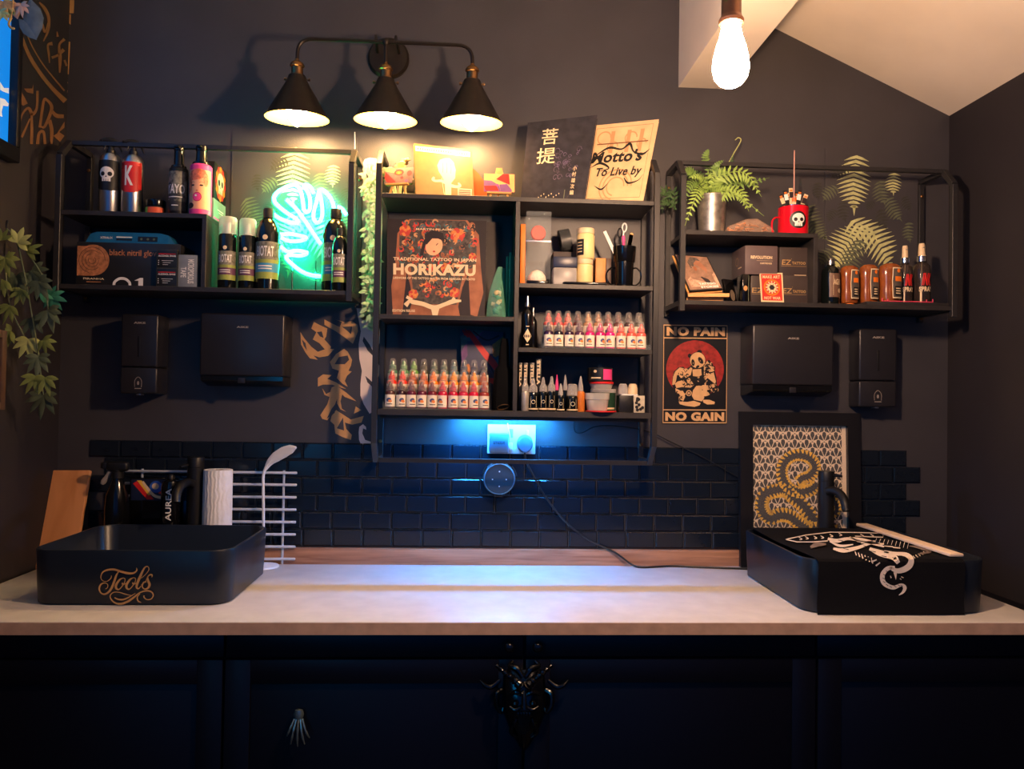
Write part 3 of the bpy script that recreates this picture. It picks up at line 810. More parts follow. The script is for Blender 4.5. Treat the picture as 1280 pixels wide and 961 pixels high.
# lower left compartment
M_GLOVE = mat('black_glove_carton', (34,34,36), 0.35, noise=0.05); M_ROSE = mat('bronze_rose_print', (176,112,70), 0.5, noise=0.2, nscale=90); M_ROSED = mat('rose_line_print', (66,42,34), 0.5, noise=0)
def glove(mb, w, h, d):
    L = -w / 2
    mb.oval(L + .16 * w, h * .58, w * .155, h * .36, M_ROSE, .0004); mb.rect(L + .002, L + .16 * w, h * .22, h * .9, M_ROSE, .00035)
    for k, s in enumerate((.9, .68, .46, .25)):
        mb.stroke([(L + .15 * w + w * .14 * s * math.cos(a), h * .58 + h * .33 * s * math.sin(a)) for a in [k * .9 + i * .5 for i in range(10)]], .0014, M_ROSED, .0007)
    mb.text('black nitril glove', L + w * .315, L + w * .80, h * .66, h * .84, M_ROSE, .0006, bold=.012)
    mb.stroke([(L + w * .365, .0012), (L + w * .372, h * .09), (L + w * .415, h * .165), (L + w * .47, h * .165), (L + w * .512, h * .09), (L + w * .52, .0012)], .0075, M_WHITE, .0006)
    mb.poly([(L + w * .56, h * .13), (L + w * .615, h * .195), (L + w * .645, h * .195), (L + w * .645, .001), (L + w * .60, .001), (L + w * .60, h * .13)], M_WHITE, .0006)
    mb.text('PIRANHA', L + w * .07, L + w * .27, h * .13, h * .175, M_CREAM, .0006, bold=.02); mb.rect(L + w * .1, L + w * .24, h * .07, h * .09, M_ROSE, .0006)
g_o, gw, gh = box_thing('glove_box', 'black carton of nitrile gloves with a bronze rose on the left shelf', 'box', 98, 222, 304.5, -.165, ZL_LO, .11, M_GLOVE, pr=glove)
M_BLUEP = mat('blue_film_pack', (24,92,132), 0.35, noise=0.05)
x, w, h = stand(104, 222, 289, -.155, ZL_LO + gh)
t = thing('wipes_pack', 'blue film pack lying on top of the black glove carton', 'packet', (x, -.155, ZL_LO + gh + .0004))
mb = MB(); hh = .032; ww = .125
V = []; prof = [(-ww, 0, .010), (-ww + .012, .026, .03), (-ww + .03, hh, .045), (ww - .045, hh, .045), (ww - .02, .026, .03), (ww, 0, .008)]
for (xx, zt, dd) in prof: V += [(xx, .0, 0), (xx, .0 + .004, zt), (xx, .088, zt), (xx, .092, 0)]
F = [(0, 1, 2, 3), tuple(reversed(range(20, 24)))]
for i in range(5):
    o = i * 4; F += [(o, o + 4, o + 5, o + 1), (o + 1, o + 5, o + 6, o + 2), (o + 2, o + 6, o + 7, o + 3), (o + 3, o + 7, o + 4, o)]
mb.add(V, F, M_BLUEP)
Mf = R(-7.1, 'X')
mb.text('XTRALIX', -.085, -.05, .012, .0185, M_WHITE, .0006, Mf, bold=.02); mb.rect(-.04, .004, .016, .0195, M_WHITE, .0006, Mf); mb.rect(-.04, .004, .008, .0135, M_BLACK, .0006, Mf)
mb.rect(.02, .075, .006, .021, M_BLACK, .0006, Mf)
for q in (.03, .048, .065): mb.oval(q, .0135, .0035, .0035, M_FERND, .0009, Mf, 0, 12)
mb.build('pack', t)
M_SWAB = mat('black_swab_carton', (24,25,28), 0.4, noise=0.03)
def swab(mb, w, h, d):
    mb.ring; mb.stroke([(-w / 2 + .001, .001), (w / 2 - .001, .001), (w / 2 - .001, h - .001), (-w / 2 + .001, h - .001)], .0006, M_FERND, .0003, sm=1, closed=True)
    mb.rect(-w * .42, w * .42, h * .76, h * .8, M_RED, .0004); mb.text('ALCOHOL SWAB', -w * .42, w * .42, h * .62, h * .72, M_WHITE, .0004, bold=.02)
    for k in range(3): mb.rect(-w * .2 if k else -w * .25, w * (.3 - .12 * k), h * (.40 - .11 * k), h * (.42 - .11 * k), M_WHITE, .0004); mb.oval(-w * .4, h * (.41 - .11 * k), .0014, .0014, M_WHITE, .0004, n=8)
x, w, h1 = stand(195.5, 220.5, 335.5, -.179, ZL_LO)
mb = MB(); mb.box(-w / 2, w / 2, 0, .0125, 0, h1, M_SWAB, bev=.0006); swab(mb, w, h1, .012)
tag(mb.build('swab_carton', None, (x, -.179, ZL_LO)), 'small black carton with white print, lower of two by the glove carton', 'box', 'small black cartons')
mb = MB(); mb.box(-w / 2, w / 2, 0, .0125, 0, h1 * 1.03, M_SWAB, bev=.0006); swab(mb, w, h1, .012)
tag(mb.build('swab_carton', None, (x, -.179, ZL_LO + h1 + .0002)), 'small black carton with white print, upper of two by the glove carton', 'box', 'small black cartons')
M_GREYB = mat('grey_tape_carton', (126,132,138), 0.5, noise=0.05)
def tape(mb, w, h, d):
    mb.text('MICROPOROUS', w * .02, w * .34, h * .12, h * .86, M_WHITE, .0004, rot=-90, bold=.02); mb.text('TAPE', -w * .34, -w * .06, h * .3, h * .62, M_WHITE, .0004, rot=-90, bold=.02)
box_thing('tape_carton', 'grey carton with sideways white print beside the swab cartons', 'box', 222, 245.5, 319, -.172, ZL_LO, .08, M_GREYB, pr=tape)

# right part: care bottles
M_LBLY = mat('lime_grey_label', (150,160,70), 0.5, noise=0.05); M_LBLP = mat('plum_band', (96,52,84), 0.5, noise=0); M_LBLB = mat('sky_band', (60,140,180), 0.5, noise=0); M_LBLG = mat('grey_art_label', (120,116,100), 0.5, noise=0.25, nscale=120)
M_DKBOT = mat('dark_gloss_bottle', (14,18,18), 0.12, spec=0.6, noise=0)
def biolabel(mb, r, z0, z1, band):
    mb.rect(-r * 1.35, r * 1.35, z0, z1, M_LBLY, .0003, None, r)
    mb.rect(-r * 1.35, r * 1.35, z0 + (z1 - z0) * .52, z1, M_LBLG, .0005, None, r)
    mb.rect(-r * 1.35, r * 1.35, z0 + (z1 - z0) * .18, z0 + (z1 - z0) * .42, band, .0005, None, r)
    for q in (.27, .34): mb.rect(-r * .6, r * .6, z0 + (z1 - z0) * (q - .015), z0 + (z1 - z0) * (q + .015), M_WHITE, .0008, None, r)
    mb.text('BIOTAT', -r * .76, r * .76, z0 + (z1 - z0) * .60, z0 + (z1 - z0) * .88, M_WHITE, .0008, None, r, bold=.02)
    mb.oval(0, z1 + r * .35, r * .22, r * .22, M_CREAM, .0006, None, r, 14)
def foam(px0, px1, pyt, label):
    Y = -.14; x, w, h = stand(px0, px1, pyt, Y, ZL_LO); r = w / 2
    t = thing('foam_bottle', label, 'bottle', (x, Y, ZL_LO), group='pump foam bottles by the neon sign')
    mb = MB(); hb = h * .76; mb.lathe([(0, 0), (r * .93, 0), (r, .003), (r, hb - .006), (r * .9, hb), (0, hb)], M_DKBOT, None, 26); biolabel(mb, r, h * .12, h * .52, M_LBLP); mb.build('bottle', t)
    mb = MB(); mb.lathe([(0, hb + .0003), (r * .6, hb + .0003), (r * .6, hb + .006), (r * .3, hb + .008), (r * .3, h * .93), (0, h * .93)], M_WHITEPL, None, 16); mb.build('pump', t)
    mb = MB(); mb.lathe([(r * .98, hb + .0005), (r * .98, h - .006), (r * .85, h), (0, h)], M_FROST, None, 26, caps=False); mb.build('overcap', t)
foam(272.5, 294.5, 273, 'foam bottle with clear overcap nearest the divider board, left of its twin')
foam(298, 318.5, 275, 'foam bottle with clear overcap, right of its twin, beside the tall bottle')
def tallb(px0, px1, pyt, Y, label, band, disc=True):
    x, w, h = stand(px0, px1, pyt, Y, ZL_LO); r = w / 2
    t = thing('care_bottle', label, 'bottle', (x, Y, ZL_LO), group='dark care bottles around the neon sign')
    mb = MB(); mb.lathe([(0, 0), (r * .93, 0), (r, .003), (r, h * .68), (r * .94, h * .76), (r * .72, h * .84), (r * .42, h * .88), (r * .4, h * .9)], M_DKBOT, None, 28); biolabel(mb, r, h * .13, h * .58, band); mb.build('bottle', t)
    mb = MB(); mb.lathe([(r * .47, h * .885), (r * .47, h * .985), (r * .43, h), (0, h)], M_BLACK, None, 20); mb.build('cap', t)
tallb(319.5, 348, 262, -.135, 'tall dark bottle with a blue banded label left of the neon sign', M_LBLB)
tallb(402, 433, 262, -.11, 'tall dark bottle with a blue banded label right of the neon sign', M_LBLB)
tallb(414.5, 434, 286, -.160, 'small dark bottle in front of the tall bottle by the right post', M_LBLP)

# neon sign: teal tube on a clear plate
YN = -.045
nf = pxmap(325, 215, 130, 150, 833, 961, lambda a, b: W(a, b, YN))
zn = nf(300, 900); 
t = thing('neon_sign', 'glowing teal neon sign drawn as a large cut leaf between dark bottles', 'neon sign', (nf(330, 500).x, YN, ZL_LO))
paths = [
 [(95,328),(150,368),(215,396),(270,410),(300,402),(290,375),(230,338),(160,285),(118,240),(116,195),(150,155),(210,122),(262,104),(303,118),(328,165),(343,235),(352,300),(374,322),(398,300),(402,235),(388,170),(362,130),(352,112),(372,104),(405,126),(430,172)],
 [(475,150),(456,230),(430,325),(434,385),(463,406),(490,380),(500,325),(492,235),(478,160),(500,146),(545,182),(580,240),(592,300)],
 [(622,282),(655,296),(692,345)],
 [(215,222),(300,308),(380,420),(440,510),(488,580)],
 [(170,505),(235,498),(320,512),(372,530),(330,552),(240,555),(172,530)],
 [(168,600),(225,640),(300,632),(380,650),(330,672),(240,668),(214,690),(262,742),(340,800),(415,828),(488,836)],
]
for k, p in enumerate(paths):
    P = [nf(*q) for q in p]; P = crom(P, 5)
    mb = MB(); mb.tube([q + Vector((0, -.001 * k, 0)) for q in P], .0058, M_NEON, 8); wbuild(mb, 'tube', t)
M_PLATE = clear('clear_sign_plate', (190,240,225), 0.08, 0.975)
out = [(75,235),(95,170),(160,120),(240,82),(300,78),(370,80),(420,110),(470,105),(540,135),(600,190),(630,240),(690,285),(700,345),(640,350),(600,330),(520,400),(492,460),(490,880),(420,865),(320,830),(230,770),(165,700),(150,500),(90,370)]
mb = MB(); P = [nf(*q) for q in out]; n = len(P)
tr = tessellate_polygon([P]); o2 = [q + Vector((0, .004, 0)) for q in P]
F = []
for q in tr:
    nn = (P[q[1]] - P[q[0]]).cross(P[q[2]] - P[q[0]])
    q = tuple(q) if nn.y < 0 else tuple(reversed(q)); F.append(q); F.append(tuple(i + n for i in reversed(q)))
V = [q + Vector((0, .009, 0)) for q in P] + [q + Vector((0, .012, 0)) for q in P]
for i in range(n): F.append((i, (i + 1) % n, n + (i + 1) % n, n + i))
mb.add(V, F, M_PLATE); wbuild(mb, 'backing_plate', t)
for px in (250, 440):
    p = nf(px, 760 if px > 300 else 740)
    mb = MB(); mb.tube([(p.x, YN + .012, p.z + .02), (p.x, YN + .02, ZL_LO + .004), (p.x, YN - .02, ZL_LO + .003)], .0025, M_CHROME, 8); wbuild(mb, 'foot', t)
# ------------------------------------------------------------------ centre unit: top board
M_CANV = mat('grey_canvas_print', (120,92,88), 0.6, noise=0.15, nscale=80)
def easel_and_canvas(px0, px1, pyt, pyb, Y, rz, elabel, clabel, painter, group):
    x, pb = spot((px0 + px1) / 2, Y, ZC_TOP); s = S(Y)
    w = (px1 - px0) * s / max(.6, math.cos(math.radians(rz))); h = (pyb - pyt) * s; zl = (pb - pyb) * s
    rot = (0, 0, math.radians(rz)); lean = math.radians(-14)
    e = thing('mini_easel', elabel, 'easel', (x, Y, ZC_TOP), rot, 'mini easels on the top board')
    t = .005; Ht = zl + h * 1.30
    ML = R(-14, 'X')
    for sg in (-1, 1):
        mb = MB(); a = Vector((sg * w * .30, 0, t * .3)); b = Vector((sg * .006, math.tan(-lean) * Ht, Ht))
        bar(mb, a, b, .006, .005, M_PINE); mb.build('leg', e)
    mb = MB(); bar(mb, (0, math.tan(-lean) * Ht * .92, Ht * .92), (0, math.tan(-lean) * Ht + .05, .003), .006, .005, M_PINE); mb.build('rear_leg', e)
    mb = MB(); mb.box(-w * .40, w * .40, -.010, .004, zl - .0055, zl - .0005, M_PINE, bev=.0008); mb.build('ledge', e)
    mb = MB(); yy = math.tan(-lean) * Ht; mb.box(-.009, .009, yy - .006, yy + .004, Ht - .018, Ht + .002, M_PINE, bev=.001); mb.build('top_clip', e)
    mb = MB(); mb.box(-w / 2, w / 2, 0, .004, 0, h, M_CANV, bev=.0006); painter(mb, w, h)
    c = mb.build('mini_canvas', None); c.rotation_euler = (lean, 0, rot[2])
    off = Matrix.Rotation(rot[2], 3, 'Z') @ Vector((0, -.0052 + math.tan(-lean) * zl * .0, zl))
    c.location = Vector((x, Y, ZC_TOP)) + Matrix.Rotation(rot[2], 3, 'Z') @ Vector((0, math.tan(-lean) * zl - .0085, zl + .0012))
    tag(c, clabel, 'painting', 'mini canvases on easels')
M_YEL = mat('yellow_paint', (246,190,70), 0.5, noise=0.05); M_PURP = mat('purple_paint', (104,64,120), 0.5, noise=0.1); M_PCH = mat('peach_paint', (244,160,100), 0.5, noise=0.05)
def poppies(mb, w, h):
    L = -w / 2
    mb.poly([(L, h), (L + w * .3, h), (L + w * .5, h * .62), (L + w * .25, h * .7), (L, h * .8)], M_PCH, .0004)
    mb.poly([(L, h * .78), (L + w * .42, h * .1), (L + w * .3, h * .02), (L + w * .1, h * .12), (L, h * .4)], M_RED, .0006)
    mb.oval(L + w * .5, h * .7, w * .17, h * .18, M_RED, .0007); mb.oval(L + w * .5, h * .68, w * .11, h * .11, M_ORANGE, .0009); mb.oval(L + w * .5, h * .66, w * .04, h * .05, M_YEL, .0011)
    mb.oval(L + w * .88, h * .62, w * .09, h * .17, M_RED, .0007); mb.oval(L + w * .62, h * .35, w * .05, h * .08, M_RED, .0007); mb.oval(L + w * .8, h * .15, w * .06, h * .08, M_PURP, .0007)
easel_and_canvas(479, 514.5, 207.5, 229.5, -.14, -16, 'small pine easel holding the canvas of red flowers, left of the tan picture', 'little canvas of red flowers on a pine easel at the left end', poppies, 0)
def abstract(mb, w, h):
    L = -w / 2
    mb.rect(L, -L, 0, h, M_PCH, .0003); mb.poly([(L, 0), (L, h * .62), (L + w * .25, h * .6), (L + w * .5, h * .35), (L + w * .55, 0)], M_PURP, .0005)
    mb.poly([(L + w * .4, h * .7), (L + w * .62, h), (L + w * .82, h), (L + w * .85, h * .4), (L + w * .7, h * .5)], M_RED, .0006)
    mb.poly([(L + w * .55, 0), (L + w * .5, h * .4), (L + w * .75, h * .45), (L + w * .92, h * .1), (L + w * .9, 0)], M_PURP, .0007)
    mb.poly([(L, h * .3), (L + w * .4, h * .34), (L + w * .5, h * .05), (L + w * .05, h * .05)], M_RED, .0008); mb.oval(L + w * .44, h * .36, w * .05, h * .07, M_PINK, .001)
easel_and_canvas(604.5, 643, 215.5, 240.5, -.15, 0, 'small pine easel holding the abstract canvas, left of the black book', 'little abstract orange and purple canvas on a pine easel', abstract, 0)
# dried flowers behind the left easel
M_DRY = mat('dried_cream_flowers', (240,216,150), 0.7, noise=0.1)
x, pb = spot(499, -.06, ZC_TOP)
t = thing('dried_flowers', 'bunch of pale dried flowers behind the small canvas of red flowers', 'dried flowers', (x, -.06, ZC_TOP))
mb = MB(); mf = MB(); rnd = random.Random(3)
for k in range(16):
    a = rnd.uniform(-.045, .04); hh = rnd.uniform(.075, .135) if abs(a) < .02 else rnd.uniform(.06, .1); yy = rnd.uniform(-.02, .03)
    mb.tube(crom([(a * .2, yy * .3, 0), (a * .5, yy * .6, hh * .5), (a, yy, hh)], 4), .0011, M_DRY, 5)
    for q in range(5):
        an = q * 2 * PI / 5 + k; mf.lathe([(0, -.006), (.006, -.002), (.0075, .002), (.004, .006), (0, .007)], M_DRY, T(a + .008 * math.cos(an), yy + .004 * math.sin(an), hh + .006 * math.sin(an * 1.7)) @ R(40 * math.cos(an), 'X'), 7)
mb.build('stems', t); mf.build('flower_heads', t)
# tan picture board with a hand
Yc = -.10
f = quad_map([W(520, 242.5, -.145), W(593, 243.5, -.10), W(590, 184, -.062), W(517.5, 175.5, -.105)])
z_ = f(0, 0).z
M_TAN = mat('tan_picture', (160,104,60), 0.5, noise=0.06); M_GLOWP = mat('pale_hand_print', (246,214,160), 0.5, noise=0); M_LINE = mat('thin_brown_line', (120,76,48), 0.6, noise=0)
def onshelf(f, zs):
    """drop a quad so that its lowest edge rests on the board"""
    zz = min(f(0, 0).z, f(1, 0).z); d = Vector((0, 0, zs - zz + .0004))
    c = [f(0, 0) + d, f(1, 0) + d, f(1, 1) + d, f(0, 1) + d]
    lo = zs + .0004; c[0].z = lo; c[1].z = lo
    return quad_map(c)
f = onshelf(f, ZC_TOP)
t = thing('picture_board', 'tan picture of a raised pale hand standing on the top board', 'picture', (f(.5, 0).x, f(.5, 0).y, ZC_TOP))
mb = MB(); slab(mb, f, .012, M_TAN)
tm = MB(); tm.rect(.02, .96, .86, .95, M_WHITE, .0005)
for k in range(22): tm.rect(.05 + k * .04, .05 + k * .04 + .022, .885, .925, M_LINE, .0008)
tm.poly([(.50, .02), (.60, .02), (.61, .32), (.68, .42), (.70, .58), (.67, .72), (.60, .79), (.52, .78), (.43, .74), (.38, .63), (.40, .52), (.46, .42), (.50, .32)], M_GLOWP, .0006)
for (a, b, c) in ((.47, .5, .72), (.54, .5, .76), (.61, .5, .73)): tm.stroke([(a, b), (a + .01, (b + c) / 2), (a, c)], .006, M_TAN, .0009)
tm.stroke([(.32, .40), (.30, .35), (.35, .33), (.45, .34), (.58, .28), (.70, .26), (.76, .29), (.73, .34)], [.03, .05, .04, .05, .06, .05, .05, .02], M_CREAM, .0011)
tm.stroke([(.49, .04), (.47, .2), (.45, .4)], .008, M_CREAM, .0008)
onquad(mb, tm, f); wbuild(mb, 'board', t)
x, w, h = stand(572, 590, 235.5, -.165, ZC_TOP)
mb = MB(); mb.box(-w / 2, w / 2, 0, .004, 0, h, M_CREAM, M=R(-6, 'X'), bev=.0004)
for k in range(3): mb.rect(-w * .4, w * .4, h * (.2 + .25 * k), h * (.3 + .25 * k), M_LINE, .0005, R(-6, 'X'))
tag(mb.build('name_card', None, (x, -.165, ZC_TOP + .0005), (0, 0, math.radians(6))), 'tiny cream printed card leaning at the foot of the tan picture', 'card')
# orange curved book end behind
pts = [(588,243.5),(606,243.5),(609,232),(608.5,222),(605,211),(599,202),(592,195.5),(588,196)]
mb = MB(); P = [W(a, b, -.045) for a, b in pts]; zz = min(p.z for p in P)
for p in P: p.z += ZC_TOP + .0002 - zz
P[0].z = P[1].z = ZC_TOP + .0002
n = len(P); F = [tuple(reversed(range(n))), tuple(range(n, 2 * n))]
F = [tuple(range(n)), tuple(reversed(range(n, 2 * n)))] + [(i, n + i, n + (i + 1) % n, (i + 1) % n) for i in range(n)]
M_ORRED = mat('orange_red_card', (240,88,28), 0.45, noise=0.04)
mb.add(P + [p + Vector((0, .02, 0)) for p in P], F, M_ORRED)
o = mb.build('curved_plaque'); bm = bmesh.new(); bm.from_mesh(o.data); bmesh.ops.recalc_face_normals(bm, faces=bm.faces); bm.to_mesh(o.data); bm.free()
tag(o, 'orange curved plaque standing behind the right edge of the tan picture', 'plaque')

# black book with two brushed characters, and the cream book beside it
M_BKBLK = mat('dark_mottled_book_cover', (44,42,50), 0.22, spec=0.6, noise=0.15, nscale=40); M_PAGES = mat('book_pages', (222,196,160), 0.7, noise=0.05)
M_PRN1 = mat('violet_cloud_print', (74,62,88), 0.35, noise=0.5, nscale=70)
f = onshelf(quad_map([W(653, 246, -.135), W(731, 247, -.176), W(746.5, 141.6, -.128), W(662.4, 151, -.085)]), ZC_TOP)
t = thing('book', 'tall black book with pale brushed characters on the top board', 'book', tuple(f(.5, 0)))
mb = MB(); slab(mb, f, .0025, M_BKBLK)
tm = MB()
HANS = '菩提'
tm.text('菩', .21, .45, .69, .89, M_CREAM, .0012, bold=.006)
tm.text('提', .16, .45, .45, .65, M_CREAM, .0012, bold=.006)
for k, ch in enumerate('小村 雄次編'.replace(' ', '')): tm.text(ch, .745, .805, .345 - k * .072, .40 - k * .072, M_CREAM, .0012, bold=.008)
rnd = random.Random(11)
for k in range(26):
    a, b = rnd.uniform(.45, .8), rnd.uniform(.25, .6); r = rnd.uniform(.02, .05)
    tm.stroke([(a + r * math.cos(i * .9) * (1 - i * .1), b + r * math.sin(i * .9) * (1 - i * .1)) for i in range(8)], .008, M_PRN1, .0004, sm=3)
tm.rect(.655, .668, .0, .12, M_FERND, .0005); tm.stroke([(.70, .0), (.73, .05)], .012, M_DARKP, .0005, sm=1)
for k in range(9): tm.rect(.25 + .04 * k, .26 + .04 * k, .03 + .02 * (k % 3), .045 + .02 * (k % 3), M_CREAM, .0005)
onquad(mb, tm, f)
wbuild(mb, 'front_cover', t)
mb = MB(); slab(mb, f, .017, M_PAGES, .012, .0027); wbuild(mb, 'pages', t)
mb = MB(); slab(mb, f, .0025, M_BKBLK, 0, .020)
P = [f(0, 0, -.0005), f(0, 1, -.0005), f(0, 1, -.022), f(0, 0, -.022)]
wbuild(mb, 'back_cover', t)
mb = MB()
g = quad_map([f(-.03, 0), f(0, 0), f(0, 1), f(-.03, 1)]); slab(mb, g, .0225, M_BKBLK); wbuild(mb, 'spine', t)
M_CREAMC = mat('cream_book_cover', (226,186,138), 0.45, noise=0.05, nscale=30); M_TANL = mat('tan_line_art', (196,146,100), 0.5, noise=0)
f = onshelf(quad_map([W(728, 249, -.125), W(803.4, 249.5, -.165), W(823.7, 146, -.11), W(742, 154, -.07)]), ZC_TOP)
t = thing('book', 'cream book with black swirling lettering on the top board', 'book', tuple(f(.5, 0)))
mb = MB(); slab(mb, f, .003, M_CREAMC); tm = MB()
tm.stroke([(.06, .06), (.93, .06), (.93, .95), (.06, .95)], .006, M_LINE, .0004, sm=1, closed=True)
for (a, b, r) in ((.2, .82, .1), (.35, .7, .08), (.62, .80, .09), (.8, .72, .07), (.5, .2, .2), (.5, .2, .14), (.5, .2, .26)):
    tm.stroke([(a + r * math.cos(i * .5), b + r * .8 * math.sin(i * .5)) for i in range(10)], .018, M_TANL, .0004 + r * .0001)
for a in (.3, .55, .75): tm.rect(a, a + .06, .62, .9, M_TANL, .00045)
tm.rect(.1, .9, .735, .75, M_LINE, .0006)
tm.text("Motto's", .04, .84, .50, .65, M_BLACK, .0008, bold=.035, shear=.2)
tm.stroke([(.1, .6), (.3, .69), (.5, .66), (.62, .72), (.7, .62), (.85, .58), (.95, .64)], [.01, .03, .02, .035, .02, .03, .004], M_BLACK, .0009)
tm.stroke([(.05, .45), (.2, .5), (.35, .43), (.2, .40)], [.005, .03, .02, .004], M_BLACK, .0009)
tm.text('To Live by', .12, .86, .30, .44, M_BLACK, .0008, bold=.025, shear=.25)
tm.stroke([(.15, .22), (.28, .17), (.38, .25)], [.004, .022, .004], M_BLACK, .0009); tm.stroke([(.62, .30), (.70, .235), (.85, .26), (.92, .33)], [.012, .025, .012, .003], M_BLACK, .0009)
onquad(mb, tm, f); wbuild(mb, 'front_cover', t)
mb = MB(); slab(mb, f, .009, M_PAGES, .01, .0032); wbuild(mb, 'pages', t)
mb = MB(); slab(mb, f, .003, M_CREAMC, 0, .0124); wbuild(mb, 'back_cover', t)

# ------------------------------------------------------------------ upper left compartment
M_BODY = mat('printed_skin_brown', (150,92,62), 0.5, noise=0.12, nscale=30); M_TEALI = mat('printed_teal_ink', (66,100,104), 0.5, noise=0.15, nscale=80); M_GREYI = mat('printed_grey_ink', (74,66,60), 0.5, noise=0.25, nscale=90); M_REDI = mat('printed_red_ink', (190,62,48), 0.5, noise=0.15, nscale=80); M_ORI = mat('printed_orange_ink', (204,124,62), 0.5, noise=0.15, nscale=80)
M_COV = mat('dark_brown_cover', (46,38,36), 0.35, noise=0.05)
f = onshelf(quad_map([W(486.5, 391, -.150), W(606, 394.7, -.160), W(608.5, 274.5, -.135), W(487.4, 272, -.125)]), ZC_L)
t = thing('book', 'large art book of a tattooed back in the upper left compartment', 'book', tuple(f(.5, 0)))
mb = MB(); slab(mb, f, .003, M_COV); tm = MB()
tm.poly([(.04, .0), (.02, .3), (.06, .55), (.08, .85), (.2, 1), (.8, 1), (.92, .85), (.95, .5), (.98, .25), (.92, 0), (.85, .02), (.82, .45), (.76, .3), (.72, .1), (.74, 0), (.20, 0), (.24, .15), (.22, .3), (.18, .45), (.14, .05), (.12, 0)], M_BODY, .0004)
rnd = random.Random(5); L = 0
tm.poly([(.1, .5), (.1, .85), (.22, .995), (.78, .995), (.9, .8), (.9, .55), (.78, .5), (.7, .12), (.26, .12), (.22, .5)], M_GREYI, .0006)
for k in range(300):
    a, b = rnd.uniform(.12, .88), rnd.uniform(.2, .97)
    if b < .5 and (a < .27 or a > .72): continue
    r = rnd.uniform(.014, .04); m = rnd.choice([M_TEALI, M_GREYI, M_REDI, M_ORI, M_COV, M_BODY, M_TEALI, M_REDI, M_TANL])
    tm.stroke([(a + r * (1 - i * .09) * math.cos(i * .8 + k), b + r * (1 - i * .09) * math.sin(i * .8 + k)) for i in range(7)], [.004, .012, .018, .02, .016, .01, .004], m, .0008 + k * .000004, sm=3)
for (a, b, r) in ((.16, .88, .06), (.70, .84, .075), (.34, .74, .05), (.42, .5, .04), (.58, .5, .05), (.25, .22, .05), (.68, .24, .05), (.86, .62, .04)):
    for k in range(7): tm.oval(a + r * .6 * math.cos(k * .9), b + r * .6 * math.sin(k * .9), r * .45, r * .45, (M_REDI, M_ORI)[(k + int(a * 100)) % 2], .0016 + k * .00001, n=12)
    tm.oval(a, b, r * .3, r * .3, M_ORI, .0018, n=12)
tm.oval(.46, .72, .085, .10, M_SKIN, .0020, rot=-.5); tm.poly([(.38, .73), (.36, .84), (.45, .89), (.55, .86), (.57, .77), (.50, .80), (.44, .80)], M_COV, .0022)
tm.stroke([(.33, .62), (.36, .75), (.42, .85)], .035, M_COV, .0021); tm.stroke([(.48, .73), (.5, .75)], .008, M_DARKP, .0023, sm=1); tm.oval(.46, .665, .014, .01, M_REDI, .0023, n=10)
tm.text('MARTIN HLADIK', .27, .66, .885, .905, M_CREAM, .0028, bold=.02)
tm.text('TRADITIONAL TATTOO IN JAPAN', .04, .90, .555, .598, M_CREAM, .0028, bold=.03)
tm.text('HORIKAZU', .04, .895, .415, .535, M_CREAM, .0028, bold=.045)
tm.text('LIFEWORK OF THE TATTOO MASTER FROM ASAKUSA IN TOKYO', .04, .89, .372, .395, M_CREAM, .0028, bold=.03)
tm.text('EDITION REUSS', .035, .27, .035, .06, M_CREAM, .0028, bold=.03)
tm.stroke([(.17, .10), (.22, .155), (.24, .14), (.35, .12), (.47, .085), (.58, .12), (.66, .15), (.75, .16)], [.05, .03, .045, .045, .045, .04, .045, .02], M_CREAM, .0028); tm.poly([(.43, .1), (.53, .1), (.505, .0), (.455, .0)], M_CREAM, .0029)
tm.stroke([(.18, .19), (.24, .16)], .03, M_CREAM, .0028, sm=1); tm.stroke([(.66, .16), (.68, .19)], .03, M_CREAM, .0028, sm=1)
onquad(mb, tm, f); wbuild(mb, 'front_cover', t)
mb = MB(); slab(mb, f, .016, M_PAGES, .01, .0032); wbuild(mb, 'pages', t)
mb = MB(); slab(mb, f, .003, M_COV, 0, .0195); wbuild(mb, 'back_cover', t)
mb = MB(); g = quad_map([f(-.028, 0), f(0, 0), f(0, 1), f(-.028, 1)]); slab(mb, g, .0225, M_COV); wbuild(mb, 'spine', t)
f2 = onshelf(quad_map([W(565, 393, -.06), W(624, 395, -.06), W(623.6, 272, -.03), W(567, 271, -.03)]), ZC_L)
mb = MB(); slab(mb, f2, .018, mat('dull_dark_book', (52,44,42), 0.5, noise=0.05))
o = shift(mb, f2(.5, 0)).build('book', None, f2(.5, 0)); tag(o, 'plain dark book standing behind the tattooed back art book', 'book')
# clear bag of small packs and the green sticks
x, w, h = stand(607, 631.5, 333, -.15, ZC_L)
t = thing('plastic_bag', 'crumpled clear bag with green and gold bits, by the green wrapped sticks', 'bag', (x, -.15, ZC_L))
M_BAG = clear('crinkled_bag_film', (120,190,160), 0.12, 0.72); M_GREENB = mat('green_bag_contents', (44,120,92), 0.4, noise=0.2, nscale=120)
mb = MB(); rnd = random.Random(2); ring = []
prof = [(0, .0, 1.0, .022), (.25, .02, .95, .026), (.55, .2, .72, .02), (.8, .42, .42, .012), (1, .66, .2, .004)]
nn = 14
V = []; 
for (tz, cx, sx, sy) in prof:
    for i in range(nn):
        a = 2 * PI * i / nn; jj = rnd.uniform(.88, 1.08)
        V.append(((-w / 2 + w / 2 * sx + cx * w * .9) + w / 2 * sx * math.cos(a) * jj, sy * math.sin(a) * jj, tz * h))
F = [(j * nn + i, j * nn + (i + 1) % nn, (j + 1) * nn + (i + 1) % nn, (j + 1) * nn + i) for j in range(4) for i in range(nn)] + [tuple(reversed(range(nn)))]
mb.add(V, F, M_BAG); mb.build('film', t)
mb = MB()
